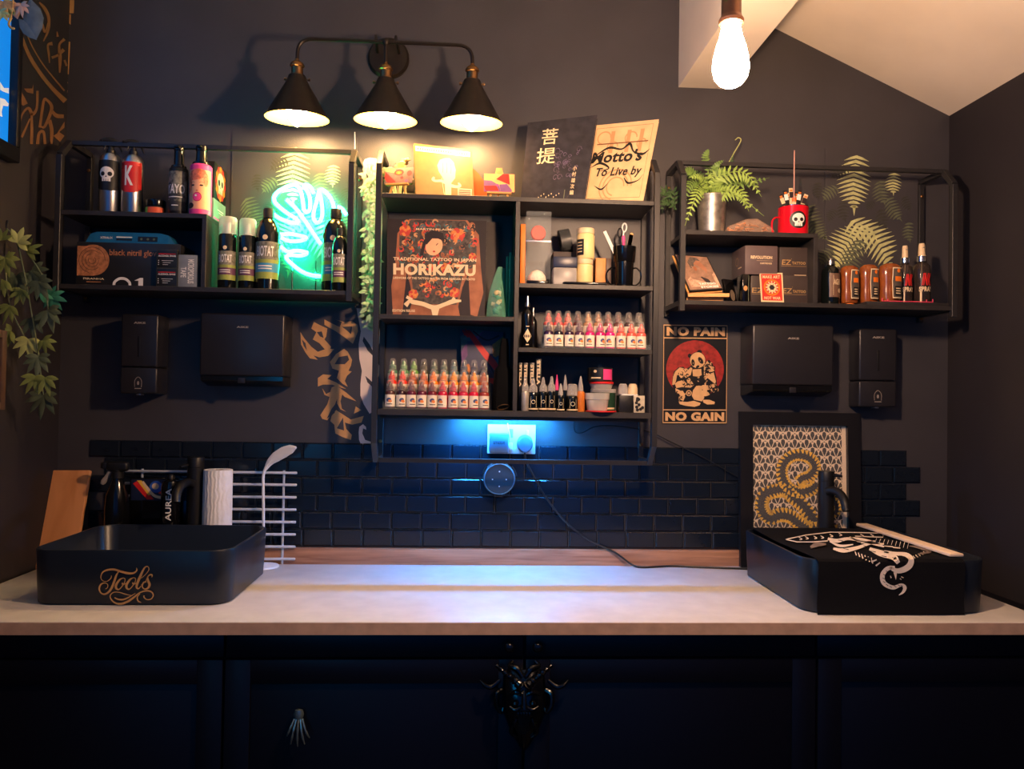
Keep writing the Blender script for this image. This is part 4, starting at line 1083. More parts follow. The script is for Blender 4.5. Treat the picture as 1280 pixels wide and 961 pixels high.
for k in range(16):
    tz = rnd.uniform(.04, .6); sx = .75 * (1 - tz * .7); mb.box(-.006, .006, -.004, .004, -.005, .005, (M_GREENB, M_GREENB, M_GOLD, M_CREAM)[k % 4], T(-w / 2 + w / 2 * (1 - tz * .3) + tz * w * .35 + w / 2 * sx * rnd.uniform(-.6, .6), rnd.uniform(-.008, .008), .008 + tz * h * .85) @ R(rnd.uniform(0, 90), 'Y'), bev=.001)
mb.build('contents', t)
M_STICK = mat('green_wrapped_stick', (40,140,112), 0.3, noise=0.1)
for k, (px, pt_, yy) in enumerate(((629, 335, -.075), (633, 320, -.09), (636.5, 315, -.105), (639.5, 319, -.09))):
    x, w, h = stand(px - 2, px + 2, pt_, yy, ZC_L)
    mb = MB(); mb.tube(crom([(0, 0, .0), (.0005, 0, h * .5), (.001 * (k - 1), 0, h)], 3), [.0042] * 6 + [.0036], M_STICK, 8, flat=.6)
    tag(mb.build('wrapped_stick', None, (x, yy, ZC_L)), 'slim green wrapped stick, %s from the left of four by the divider' % NUMW[k], 'stick', 'green wrapped sticks by the divider')

# ------------------------------------------------------------------ upper right compartment
x, w, h = stand(649.8, 656, 279, -.16, ZC_R1)
mb = MB(); mb.box(-w / 2, w / 2, 0, .12, 0, h, M_ORANGE, bev=.0015); tag(mb.build('notebook', None, (x, -.16, ZC_R1)), 'slim orange notebook standing against the divider in the upper right compartment', 'book')
x, w, h = stand(656.5, 688, 263, -.165, ZC_R1)
t = thing('clear_dispenser', 'tall clear acrylic dispenser with red pad on top and cotton below', 'dispenser', (x, -.165, ZC_R1))
mb = MB(); th = .0018; d = .075
for (a, b, c, e, g0, g1) in ((-w / 2, w / 2, 0, th, .016, h), (-w / 2, w / 2, d - th, d, .0, h), (-w / 2, -w / 2 + th, th, d - th, .0, h), (w / 2 - th, w / 2, th, d - th, 0, h), (-w / 2 + th, w / 2 - th, th, d - th, h * .60, h * .60 + th), (-w / 2 + th, w / 2 - th, th, d - th, h * .30, h * .30 + th)):
    mb.box(a, b, c, e, g0, g1, M_CLEAR)
mb.build('case', t)
mb = MB(); mb.box(-w / 2 + .004, w / 2 - .004, .004, d - .004, .0005, .012, M_GLOSSBLK, bev=.002); mb.build('base', t)
mb = MB(); mb.box(-w / 2 - .0008, w / 2 + .0008, -.0008, d, h - .012, h, M_CLEAR, bev=.001); mb.build('lid', t)
mb = MB(); mb.box(-w / 2, w / 2, -.001, 0, h * .58, h * .60, M_CHROME); mb.build('shelf_lip', t)
mb = MB(); rr = w * .30; mb.lathe([(0, 0), (rr, 0), (rr, .012), (rr * .9, .015), (0, .016)], mat('coral_pad', (226,84,66), 0.6, noise=0.1), T(0, .02, h * .605 + rr + .001) @ R(90, 'X'), 24)
tag(mb.build('round_pad', None, (x, -.165, ZC_R1)), 'round coral pad in the top of the clear dispenser', 'pad')
mb = MB(); mb.lathe([(w * .36, 0), (w * .38, .006), (w * .34, .018), (w * .22, .030), (0, .036)], mat('cotton_wool', (250,226,206), 0.95, noise=0.06, nscale=200, bump=.6), None, 22)
tag(mb.build('cotton_ball', None, (x, -.165 + d / 2, ZC_R1 + .0125)), 'mound of white cotton in the foot of the clear dispenser', 'cotton wool')
# grey box, navy lidded tub, roll of tape
x, w, h = stand(691, 722, 314, -.085, ZC_R1)
mb = MB(); mb.box(-w / 2, w / 2, 0, .07, 0, h, mat('dark_grey_carton', (70,62,60), 0.6, noise=0.06), bev=.001); tag(mb.build('grey_carton', None, (x, -.085, ZC_R1)), 'dark grey carton behind the navy lidded tub, tape roll on top', 'box')
zt = ZC_R1 + h
x, w, h2 = stand(692, 720, 284, -.055, zt)
t = thing('tape_roll', 'black roll of bandage in clear film on the grey carton', 'roll', (x, -.05, zt))
mb = MB(); r = h2 * .46; Mr = T(0, -.018, r + .0006) @ R(90, 'X') 
mb.lathe([(r * .5, -.016), (r, -.016), (r, .016), (r * .5, .016), (r * .5, -.016)], M_BLACK, T(0, -.004, r + .0006) @ R(78, 'Y') @ R(0, 'X'), 26, caps=False); mb.build('bandage', t)
mb = MB(); mb.lathe([(r * 1.03, -.017), (r * 1.05, 0), (r * 1.03, .017)], M_CLEAR, T(0, -.004, r * 1.05 + .0006) @ R(78, 'Y'), 20, caps=False); mb.build('film', t)
x, w, h = stand(690, 719.5, 322.5, -.135, ZC_R1)
t = thing('lidded_tub', 'clear tub with a navy lid in front of the grey carton', 'tub', (x, -.135, ZC_R1))
mb = MB(); mb.box(-w / 2, w / 2, -.03, .03, 0, h * .62, M_FROST, bev=.004); mb.build('tub', t)
mb = MB(); mb.box(-w / 2 - .001, w / 2 + .001, -.031, .031, h * .62, h, mat('navy_lid', (30,40,66), 0.35, noise=0), bev=.003); mb.build('lid', t)
M_CRJ = mat('cream_plastic_jar', (238,212,150), 0.35, noise=0.02); M_CRL = mat('cream_cap', (226,200,160), 0.4, noise=0)
def jar(px0, px1, pyt, Y, zs, label, g, lab):
    x, w, h = stand(px0, px1, pyt, Y, zs); r = w / 2
    t = thing('cream_jar', label, 'jar', (x, Y, zs), group=g)
    mb = MB(); mb.lathe([(0, 0), (r * .92, 0), (r, .003), (r, h * .76), (r * .86, h * .82), (0, h * .82)], M_CRJ, None, 24)
    if lab:
        M = R(-48, 'Z'); mb.rect(-r * .5, r * .5, h * .1, h * .62, M_BLACK, .0005, M, r)
        for k in range(4): mb.rect(-r * .35, r * .3, h * (.2 + .1 * k), h * (.23 + .1 * k), M_CREAM, .0008, M, r)
    mb.build('jar_body', t)
    mb = MB(); mb.lathe([(0, h * .82), (r * .95, h * .82), (r * .97, h * .84), (r * .97, h * .97), (r * .9, h), (0, h)], M_CRL, None, 24); mb.build('lid', t); return h
hj = jar(720, 741, 324, -.14, ZC_R1, 'plain cream jar, lower of a stack of two', 'stacked cream jars', False)
jar(720.5, 743, 285.5, -.14, ZC_R1 + hj + .0003, 'cream jar with a dark label, upper of a stack of two', 'stacked cream jars', True)
x, w, h = stand(744, 764, 322, -.12, ZC_R1)
mb = MB(); mb.box(-w / 2, w * .15, 0, .05, 0, h, mat('amber_carton', (206,136,70), 0.5, noise=0.05), bev=.001); mb.box(w * .15 + .0002, w / 2, 0, .05, 0, h, mat('brown_carton_side', (70,48,40), 0.5, noise=0.05), bev=.001)
tag(mb.build('amber_carton', None, (x, -.12, ZC_R1)), 'small amber and brown carton between the cream jars and the mug', 'box')
t = thing('marker_pen', 'black marker pen lying in front of the cream jars', 'pen', (spot(731, -.176, ZC_R1)[0], -.174, ZC_R1 + .0046))
L = 56 * S(-.176)
mb = MB(); mb.tube([(-L / 2, 0, 0), (-L / 2 + .006, 0, 0), (L * .30, 0, 0)], [.0022, .0042, .0044], M_GLOSSBLK, 12); mb.build('barrel', t)
mb = MB(); mb.tube([(L * .302, 0, 0), (L / 2 - .004, 0, 0), (L / 2, 0, 0)], [.0046, .0046, .0036], M_BLACK, 12); mb.build('cap', t)
# stacked cups
x, w, h = stand(767, 792, 328, -.13, ZC_R1); r = w / 2
t = thing('mug', 'gloss black mug with two handles, lower of the stacked pair', 'mug', (x, -.13, ZC_R1))
mb = MB(); mb.lathe([(0, 0), (r * .86, 0), (r * .9, .003), (r, h), (r * .9, h), (r * .82, .006), (0, .006)], M_GLOSSBLK, None, 26, caps=False); mb.build('cup', t)
for sg in (-1, 1):
    mb = MB(); mb.tube(crom([(sg * r * .93, 0, h * .78), (sg * r * 1.3, 0, h * .80), (sg * r * 1.75, 0, h * .60), (sg * r * 1.7, 0, h * .32), (sg * r * 1.3, 0, h * .13), (sg * r * .88, 0, h * .12)], 5), .0022, M_GLOSSBLK, 8); mb.build('handle', t)
zc = ZC_R1 + h
x2, w2, h2 = stand(764.6, 795.3, 309, -.13, zc); r2 = w2 / 2
t = thing('tool_cup', 'wide black cup of tools standing in the mug', 'cup', (x2, -.13, zc + .0004))
mb = MB(); mb.lathe([(0, 0), (r2 * .86, 0), (r2 * .9, .002), (r2, h2), (r2 * .93, h2), (r2 * .84, .004), (0, .004)], M_GLOSSBLK, None, 28, caps=False); mb.build('cup', t)
zc += .005
def tool(name, label, cat, mk, px, pyt, dx=0, dy=0):
    x, pb = spot(px, -.13, zc)
    mk(t_ := MB(), (pb - pyt) * S(-.13))
    return tag(t_.build(name, None, (x2 + (x - x2) * .45, -.13 + dy, zc), (0, math.atan2((x - x2) * .55, h2), 0)), label, cat)
def paddle(mb, H): mb.box(-.005, .005, -.001, .001, 0, H, M_WHITE, bev=.0009)
tool('spatula', 'white flat spatula, leftmost tool in the black cup', 'spatula', paddle, 763, 285, dy=-.006)
def pen(mb, H): mb.tube([(0, 0, 0), (0, 0, H * .75), (0, 0, H * .8), (0, 0, H)], [.0042, .0042, .0052, .0045], M_PINK, 10)
tool('pen', 'bright pink pen standing in the black cup', 'pen', pen, 778.5, 295, dy=-.01)
def lolly(mb, H):
    mb.poly([(-.006, 0), (.006, 0), (.006, H - .006), (.004, H - .002), (0, H), (-.004, H - .002), (-.006, H - .006)], M_PINE, .001); mb.box(-.006, .006, -.001, .001, 0, H - .006, M_PINE)
tool('wooden_stick', 'flat wooden stick, rightmost tool in the black cup', 'stick', lolly, 786.5, 289, dy=.004)
x, pb = spot(771.5, -.13, zc); H = (pb - 277) * S(-.13)
t = thing('scissors', 'scissors with white handles standing in the black cup', 'scissors', (x2 - .010, -.118, zc), (0, .06, 0))
for sg, hh in ((-1, .86), (1, 1.0)):
    mb = MB(); mb.box(-.003 + sg * .0025, .003 + sg * .0025, -.001 * sg - .0008, -.001 * sg + .0008, 0, H * hh * .55, M_STEEL, bev=.0004); mb.build('blade', t)
    mb = MB(); cx, cz = sg * .006, H * hh - .012
    mb.tube([(sg * .003, 0, H * hh * .5), (sg * .0045, 0, cz - .014)], .0028, M_WHITEPL if sg > 0 else M_BLACK, 8)
    mb.tube([(cx + .0065 * math.cos(a), 0, cz + .013 * math.sin(a)) for a in [2 * PI * i / 16 for i in range(16)]], .0024, M_WHITEPL if sg > 0 else M_BLACK, 8, closed=True); mb.build('handle', t)

# ------------------------------------------------------------------ ink bottles
M_CAPC = clear('clear_ink_cap', (228,222,214), 0.12, 0.86)
M_LBLW = mat('ink_label_white', (236,224,204), 0.5, noise=0.02); M_LB1 = mat('label_art_blue', (60,80,130), 0.5, noise=0); M_LB2 = mat('label_art_orange', (224,130,60), 0.5, noise=0)
INK = {}
def ink_bottle(rgb, label, x, y, z, r, h, group):
    if rgb not in INK:
        ml = mat('ink_%d_%d_%d' % rgb, rgb, 0.25, spec=0.5, coat=.3, noise=0.02)
        mb = MB(); hb = h * .62
        mb.lathe([(0, 0), (r * .92, 0), (r, .002), (r, hb * .84), (r * .9, hb * .92), (r * .45, hb), (0, hb)], ml, None, 16)
        mb.rect(-r * 1.5, r * 1.5, h * .05, h * .46, M_LBLW, .0003, None, r)
        mb.oval(-r * .1, h * .28, r * .5, h * .07, M_LB1, .0005, None, r, 10, .3); mb.oval(r * .15, h * .24, r * .4, h * .05, M_LB2, .0006, None, r, 10, -.3); mb.rect(-r * .6, r * .6, h * .12, h * .15, M_DARKP, .0005, None, r)
        mc = MB(); mc.lathe([(r * .80, hb * .96), (r * .78, h * .74), (r * .66, h * .80), (r * .62, h * .92), (r * .48, h * .985), (r * .25, h), (0, h)], M_CAPC, None, 16, caps=False)
        mn = MB(); mn.lathe([(r * .70, hb), (r * .68, hb + h * .12), (r * .42, hb + h * .16), (r * .30, hb + h * .27), (0, hb + h * .31)], ml, None, 12)
        t = thing('ink_bottle', label, 'ink bottle', (x, y, z), group=group)
        mb.build('bottle', t); mc.build('cap', t); mn.build('nozzle', t); INK[rgb] = t
    else:
        t = copy_tree(INK[rgb]); t.location = (x, y, z); t['label'] = label; t['group'] = group
    t.rotation_euler = (0, 0, random.uniform(-.5, .5))
    return t
def riser(label, pxl, pxr, zs, rows, hs, dep):
    x0 = spot(pxl, -.15, zs)[0]; x1 = spot(pxr, -.15, zs)[0]; y0 = -.179
    t = thing('bottle_riser', label, 'display stand', ((x0 + x1) / 2, y0, zs), group='clear stepped risers')
    W2 = (x1 - x0) / 2
    for k in range(rows):
        mb = MB(); z = .0004 + hs * k
        mb.box(-W2 + .002, W2 - .002, dep * k, dep * (k + 1) - .002, z, z + .0022, M_CLEAR); mb.build('step', t)
        if k:
            mb = MB(); mb.box(-W2 + .002, W2 - .002, dep * k - .0018, dep * k - .0002, z - hs + .003, z + .0022, M_CLEAR); mb.build('riser_panel', t)
    mb = MB(); mb.box(-W2 + .002, W2 - .002, -.0025, -.0005, .0004, .014, M_CLEAR); mb.build('front_lip', t)
    for sg in (-1, 1):
        mb = MB(); P = []
        for k in range(rows): P += [(dep * k, hs * k + .022), (dep * (k + 1), hs * k + .022)]
        P = [(-.003, .0002), (dep * rows, .0002)] + list(reversed(P))
        P[-1] = (-.003, .02)
        n = len(P); a = sg * W2 - .001; b = sg * W2 + .001
        V = [(a, p[0], p[1]) for p in P] + [(b, p[0], p[1]) for p in P]
        tr = tessellate_polygon([[Vector((p[0], p[1], 0)) for p in P]])
        F = [tuple(q) for q in tr] + [tuple(i + n for i in reversed(q)) for q in tr] + [(i, n + i, n + (i + 1) % n, (i + 1) % n) for i in range(n)]
        mb.add(V, F, M_CLEAR); mb.build('end_panel', t)
    return y0
rows_R = [[((52,26,58),'dark purple'),((26,20,34),'near black violet'),((48,24,52),'dark violet'),((84,48,70),'dusky mauve'),((206,26,110),'magenta'),((190,22,110),'deep magenta'),((216,30,128),'bright magenta'),((226,96,84),'coral'),((232,84,72),'coral red'),((236,100,90),'pale coral')],
          [((232,100,90),'coral'),((238,80,84),'coral red'),((220,108,92),'dusty coral'),((96,50,44),'dark red brown'),((196,146,104),'tan'),((170,124,88),'beige brown'),((132,76,62),'red brown'),((110,72,62),'dull brown'),((78,58,52),'dark brown'),((104,98,86),'grey')]]
rows_L = [[((74,40,38),'brown'),((48,24,32),'near black plum'),((92,22,48),'plum'),((96,22,44),'dark plum'),((110,24,40),'dark wine'),((196,24,60),'crimson'),((188,20,58),'deep crimson'),((196,36,66),'rose crimson'),((204,26,60),'bright crimson'),((150,54,46),'red brown')],
          [((232,52,36),'red'),((240,60,44),'bright red'),((196,96,40),'burnt orange'),((214,110,52),'dull orange'),((246,134,30),'orange'),((240,140,42),'pale orange'),((246,160,32),'yellow orange'),((238,142,40),'warm orange'),((248,158,36),'amber yellow'),((176,92,52),'brown orange')],
          [((86,140,110),'sea green'),((106,164,110),'light green'),((118,176,88),'lime green'),((76,78,52),'olive'),((92,112,92),'grey green'),((104,128,110),'pale grey green'),((84,122,124),'grey teal'),((58,78,100),'slate blue'),((40,50,76),'navy'),((44,52,70),'dark slate')]]
ROWN = ['front', 'middle', 'back']
def fill(rows, centres, zs, hs, dep, y0, pxw, pxh, nm, group):
    for k, (row, cs) in enumerate(zip(rows, centres)):
        Y = y0 + dep * k + dep * .48; z = zs + .0028 + hs * k
        for i, ((rgb, cn), px) in enumerate(zip(row, cs)):
            x = spot(px, Y, z)[0]
            rn = ROWN[k] if len(rows) == 3 else ('front', 'back')[k]
            ink_bottle(rgb, '%s ink bottle, %s from left in the %s row, %s riser' % (cn, NUMW[i], rn, nm), x, Y, z, pxw * S(-.15) / 2, pxh * S(-.16), group)
y0 = riser('clear stepped riser of twenty pink and brown ink bottles, right side', 675.5, 810, ZC_R2, 2, .031, .036)
fill(rows_R, [[685.5,698,711,724,737,750,762.4,776,789,801.3],[685,697.5,709.5,722,734.8,747.3,759.7,772.3,785.5,798]], ZC_R2, .031, .036, y0, 12, 35, 'right', 'ink bottles on the right riser')
y0 = riser('clear stepped riser of thirty red, orange and green ink bottles, left side', 480, 612.5, ZC_BOT, 3, .0315, .034)
fill(rows_L, [[487.3,500.9,513.6,526.7,539.8,552.9,566,578.7,591.8,604.9],[489.5,502.6,515.1,528.9,541.3,554,566.7,579.6,592.2,604.3],[490.6,504.4,516.8,529.3,542.2,554.6,567,579.6,592.2,604.3]], ZC_BOT, .0315, .034, y0, 12.3, 36, 'left', 'ink bottles on the left riser')

# dark dropper bottles beside the right riser
def dropper(px0, px1, pyt, Y, label, art):
    x, w, h = stand(px0, px1, pyt, Y, ZC_R2); r = w / 2
    t = thing('dropper_bottle', label, 'bottle', (x, Y, ZC_R2), group='gloss black bottles by the divider')
    mb = MB(); mb.lathe([(0, 0), (r * .92, 0), (r, .002), (r, h * .62), (r * .85, h * .70), (r * .4, h * .76), (r * .38, h * .8)], M_GLOSSBLK, None, 22)
    if art:
        mb.poly([(0, h * .10), (r * .7, h * .22), (0, h * .36), (-r * .7, h * .22)], M_CREAM, .0004, None, r)
        for k in range(4): mb.oval((k - 1.5) * r * .3, h * .22, r * .1, h * .03, M_BLACK, .0007, None, r, 8)
        mb.rect(-r * .3, r * .3, h * .40, h * .415, M_CREAM, .0004, None, r); mb.rect(-r * .25, r * .25, h * .05, h * .07, M_CREAM, .0004, None, r)
    mb.build('bottle', t)
    mb = MB(); mb.lathe([(r * .46, h * .79), (r * .46, h * .86), (r * .3, h * .87), (r * .26, h * .98), (r * .2, h), (0, h)], M_STEEL, None, 16); mb.build('cap', t)
dropper(651, 666, 369, -.155, 'gloss black bottle with a pale diamond emblem and silver cap', True)
dropper(661, 671, 384, -.09, 'plain gloss black bottle behind the one with the diamond emblem', False)

# ------------------------------------------------------------------ lower right compartment
M_SPN = mat('black_spine_carton', (24,24,26), 0.4, noise=0.03)
for k, (a, b, pt_) in enumerate(((647.8, 652, 453), (653.3, 659, 453), (661, 667.5, 453), (669, 675.8, 447.5))):
    x, w, h = stand(a, b, pt_, -.145, ZC_BOT)
    mb = MB(); mb.box(-w / 2, w / 2, 0, .06, 0, h, M_SPN, bev=.0008); mb.text('STELLA', -w * .32, w * .32, h * .50, h * .96, M_CREAM, .0005, rot=-90, bold=.05)
    tag(mb.build('spine_carton', None, (x, -.145, ZC_BOT)), 'slim black carton with sideways white letters, %s from the divider' % NUMW[k], 'box', 'slim black cartons by the divider')
M_CAPT = clear('clear_tall_cap', (220,214,206), 0.15, 0.72); M_SILV = mat('silver_label', (180,172,160), 0.35, metal=.4, noise=0.05)
def tint(px, wpx, pyt, Y, label, body, tip, band):
    x, w, h = stand(px - wpx / 2, px + wpx / 2, pyt, Y, ZC_BOT); r = w / 2; hb = h * .56
    t = thing('ink_bottle', label, 'ink bottle', (x, Y, ZC_BOT), group='dark ink bottles in the lower right compartment')
    mb = MB(); mb.lathe([(0, 0), (r * .92, 0), (r, .002), (r, hb * .88), (r * .85, hb), (r * .4, hb + .003), (0, hb + .003)], body, None, 18)
    if band: mb.rect(-r * 1.3, r * 1.3, hb * .08, hb * .16, M_CREAM, .0004, None, r); mb.stroke([(-r * .5, hb * .2), (-r * .5, hb * .8), (r * .6, hb * .8), (r * .6, hb * .2)], .0009, M_CREAM, .0004, None, r, 1); mb.ring(0, hb * .5, r * .35, .0012, M_CREAM, .0005, None, r, 14)
    mb.build('bottle', t)
    mb = MB()
    if tip == 'tall': mb.lathe([(r * .88, hb + .0015), (r * .86, hb + h * .16), (r * .5, hb + h * .24), (r * .3, h * .97), (r * .16, h), (0, h)], M_CAPT, None, 18)
    elif tip == 'dome': mb.lathe([(r * .95, hb + .0015), (r * .95, hb + h * .22), (r * .8, h * .97), (r * .6, h), (0, h)], M_CAPT, None, 18)
    else: mb.lathe([(r * .6, hb + .002), (r * .6, hb + h * .12), (r * .3, h * .9), (r * .12, h), (0, h)], tip, None, 14)
    mb.build('cap', t)
tint(656, 10, 470, -.165, 'ink bottle with a silver label nearest the divider, lower right compartment', M_SILV, 'tall', False)
tint(666, 13, 472.5, -.162, 'black ink bottle with a clear tall cap, second from the divider', M_DKBOT, 'tall', True)
tint(678.5, 11, 471, -.158, 'black ink bottle with a clear tall cap, third from the divider', M_DKBOT, 'tall', True)
tint(689, 11, 470, -.162, 'black ink bottle with a clear tall cap, left of the small one', M_DKBOT, 'tall', True)
tint(700.5, 10, 479, -.166, 'small black ink bottle with a pale pointed tip in the lower right compartment', M_DKBOT, M_FROST, True)
tint(695.5, 8, 468, -.105, 'dark ink bottle with a pink pointed tip standing in the second row', M_DKBOT, M_PINK, False)
tint(706, 9, 468, -.115, 'dark ink bottle with a clear pointed tip standing in the second row', M_DKBOT, M_FROST, False)
tint(715, 14.5, 479.5, -.162, 'wide black ink bottle with a domed clear cap left of the orange one', M_DKBOT, 'dome', True)
tint(725.3, 11, 469.5, -.145, 'orange ink bottle with a pointed cap in the lower right compartment', mat('orange_ink_bottle', (206,118,48), 0.3, noise=0.03), M_FROST, False)
# green tub, black tin with pink label, clear tub and red lid
x, w, h = stand(738, 769, 486, -.105, ZC_BOT); r = w / 2
t = thing('green_tub', 'dark green tub behind the clear tub in the lower right compartment', 'tub', (x, -.105, ZC_BOT))
M_DGRN = mat('dark_green_tub', (36,66,50), 0.4, noise=0.04)
mb = MB(); mb.lathe([(0, 0), (r * .96, 0), (r, .002), (r, h * .84), (0, h * .84)], M_DGRN, None, 28); mb.rect(-r, r, h * .12, h * .2, M_CREAM, .0004, None, r); mb.build('tub_body', t)
mb = MB(); mb.lathe([(0, h * .845), (r * 1.03, h * .845), (r * 1.03, h * .98), (r, h), (0, h)], M_FROST, None, 28); mb.build('lid', t)
z1 = ZC_BOT + h
x, w, h1 = stand(736, 767, 477, -.105, z1); r = w / 2
t = thing('clear_dish', 'shallow clear dish with a red lid on the green tub', 'dish', (x, -.105, z1 + .0003))
mb = MB(); mb.lathe([(0, 0), (r * .8, 0), (r * .95, h1 * .7), (r * .92, h1 * .7), (r * .78, .0015), (0, .0015)], M_FROST, None, 26, caps=False); mb.build('dish', t)
mb = MB(); mb.lathe([(0, h1 * .7), (r, h1 * .7), (r, h1 * .98), (0, h1 * .98)], M_RED, None, 26); mb.build('lid', t)
z1 += h1 + .0003
x, w, h2 = stand(734, 765.5, 459.5, -.105, z1); r = w / 2
t = thing('tin', 'black tin with a pink label topping the stack in the lower right compartment', 'tin', (x, -.105, z1))
mb = MB(); mb.lathe([(0, 0), (r * .97, 0), (r, .001), (r, h2 * .97), (r * .97, h2), (0, h2)], M_BLACK, None, 28)
mb.rect(r * .1, r * 1.05, h2 * .12, h2 * .88, M_PINK, .0004, None, r); mb.stroke([(-r * 1.1, h2 * .08), (r * 1.2, h2 * .08), (r * 1.2, h2 * .94), (-r * 1.1, h2 * .94)], .0008, M_CREAM, .0005, None, r, 1, True)
mb.oval(-r * .55, h2 * .72, r * .14, h2 * .1, M_CREAM, .0006, None, r, 10); mb.rect(-r * .9, -r * .1, h2 * .2, h2 * .3, M_CREAM, .0006, None, r); mb.build('tin_body', t)
mb = MB(); mb.lathe([(0, h2), (r * .2, h2), (r * .22, h2 + .008), (r * .12, h2 + .012), (0, h2 + .012)], M_CLEAR, None, 14); mb.build('knob', t)
x, w, hl = stand(731.5, 771, 513.2, -.158, ZC_BOT); r = w / 2
mb = MB(); mb.lathe([(0, 0), (r * .98, 0), (r, .001), (r, .0032), (r * .96, .004), (0, .004)], M_RED, None, 32); tag(mb.build('red_disc', None, (x, -.155, ZC_BOT)), 'flat red plastic disc lying under the clear tub', 'disc')
x, w, h = stand(731, 762, 491, -.158, ZC_BOT + .0042); r = w / 2
t = thing('clear_tub', 'frosted clear tub standing on a red disc in the lower right compartment', 'tub', (x, -.155, ZC_BOT + .0042))
mb = MB(); mb.lathe([(0, 0), (r * .80, 0), (r * .92, h * .62), (r * .99, h * .64), (r, h), (r * .95, h), (r * .88, h * .64), (r * .76, .0015), (0, .0015)], M_FROST, None, 28, caps=False); mb.build('tub_body', t)
mb = MB(); mb.lathe([(0, 0), (r * .74, 0), (r * .76, .012), (0, .014)], mat('peach_contents', (216,132,104), 0.7, noise=0.1), T(0, 0, .0018), 20); mb.build('contents', t)
# cups and boxes at the right
x, w, h = stand(773, 790, 494, -.155, ZC_BOT)
mb = MB(); mb.box(-w / 2, w / 2, 0, .05, 0, h, M_SPN, bev=.0015); o = tag(mb.build('black_carton', None, (x, -.165, ZC_BOT)), 'squat black carton under the thin white tray in the lower right compartment', 'box')
hb = h
M_CAMOW = mat('black_white_camo_card', (196,184,160), 0.5, noise=0.1)
x3, w3, h3 = stand(791, 805, 494, -.155, ZC_BOT)
mb = MB(); mb.box(-w3 / 2, w3 / 2, 0, .05, 0, hb, M_CAMOW, bev=.001)
rnd = random.Random(8)
for k in range(9): mb.oval(rnd.uniform(-.3, .3) * w3, hb * rnd.uniform(.15, .85), w3 * .15, hb * .1, M_BLACK, .0004 + k * 1e-5, n=9, rot=rnd.uniform(-1, 1))
tag(mb.build('camouflage_carton', None, (x3, -.165, ZC_BOT)), 'small black and white patterned carton at the right end of the lower compartment', 'box')
xa = spot(775.5, -.15, ZC_BOT + hb)[0]; xb = spot(796.5, -.15, ZC_BOT + hb)[0]
mb = MB(); mb.box(xa, xb, -.162, -.122, 0, .0035, M_WHITEPL, bev=.0012); o = mb.build('thin_tray', None, (0, 0, ZC_BOT + hb + .0003)); tag(o, 'thin white tray lying on the black carton', 'tray')
for k, (a, b, mm) in enumerate(((773, 784.5, M_FROST), (785, 796.5, M_CRL))):
    x, w, h = stand(a, b, 479.5, -.142, ZC_BOT + hb + .004); r = w / 2
    mb = MB(); mb.lathe([(0, 0), (r, 0), (r, h * .6), (r * .85, h * .9), (r * .6, h), (0, h)], mm, None, 20)
    for q in range(16): mb.box(-.0005, .0005, -r - .0005, -r + .001, .001, h * .6, mm, R(q * 22.5, 'Z'))
    tag(mb.build('ribbed_cup', None, (x, -.142, ZC_BOT + hb + .0041)), ('clear ribbed cup, left of two upturned on the thin white tray', 'cream ribbed cup, right of two upturned on the thin white tray')[k], 'cup', 'ribbed cups on the white tray')
# ------------------------------------------------------------------ lower left compartment extras
f = quad_map([W(580, 512.5, -.060), W(634, 514, -.060), W(629, 417, -.02), W(575, 412, -.02)]); f = onshelf(f, ZC_BOT)
mb = MB(); slab(mb, f, .004, M_PURP); tm = MB()
tm.rect(0, 1, 0, 1, mat('slate_violet', (62,66,96), 0.5, noise=.05), .0003)
for k, m in enumerate((M_TEALI, M_ORI, M_PURP, M_TEALI)): tm.poly([(-.0, .15 + .2 * k), (0, .3 + .2 * k), (1, min(1, .75 + .2 * k)), (1, min(.99, .55 + .2 * k))] if k < 2 else [(0, .15 + .2 * k), (0, min(1, .3 + .2 * k)), (.3, 1), (.55, 1)], m, .0005 + k * 1e-5)
tm.stroke([(.08, .93), (.2, .95), (.35, .85), (.55, .7), (.78, .55), (.84, .42), (.7, .36), (.45, .42)], [.03, .08, .1, .11, .12, .08, .07, .03], M_RED, .0008)
for q in ((.05, .98), (.12, 1.0), (.22, .99)): tm.stroke([(.18, .9), q], .035, M_RED, .0008, sm=1)
tm.stroke([(.5, .5), (.55, .62), (.7, .5), (.8, .35)], .02, M_DARKP, .001); tm.stroke([(.3, .98), (.6, .88), (.9, .95)], .02, M_DARKP, .001)
onquad(mb, tm, f); o = shift(mb, f(.5, 0)).build('art_card', None, f(.5, 0)); tag(o, 'art card of a red limb on slanting stripes behind the ink bottles', 'picture')
x, w, h = stand(615, 640, 423, -.12, ZC_BOT)
t = thing('tool_pouch', 'black tall pouch with a silver ring beside the divider', 'pouch', (x, -.12, ZC_BOT))
mb = MB(); n = 12; V = []
for (tz, sx, sy) in ((0, .95, .03), (.06, 1, .032), (.3, 1, .03), (.56, .92, .026), (.62, .55, .018), (.8, .5, .014), (.93, .42, .012), (1, .3, .008)):
    for i in range(n):
        a = 2 * PI * i / n; c, s_ = math.cos(a), math.sin(a)
        V.append((w / 2 * sx * abs(c) ** .6 * (1 if c >= 0 else -1) + tz * .004, sy * abs(s_) ** .6 * (1 if s_ >= 0 else -1), tz * h))
F = [(j * n + i, j * n + (i + 1) % n, (j + 1) * n + (i + 1) % n, (j + 1) * n + i) for j in range(7) for i in range(n)] + [tuple(reversed(range(n))), tuple(7 * n + i for i in range(n))]
mb.add(V, F, mat('black_pouch_cloth', (10,10,12), 0.85, spec=.1, noise=0.1), None, True); mb.build('pouch', t)
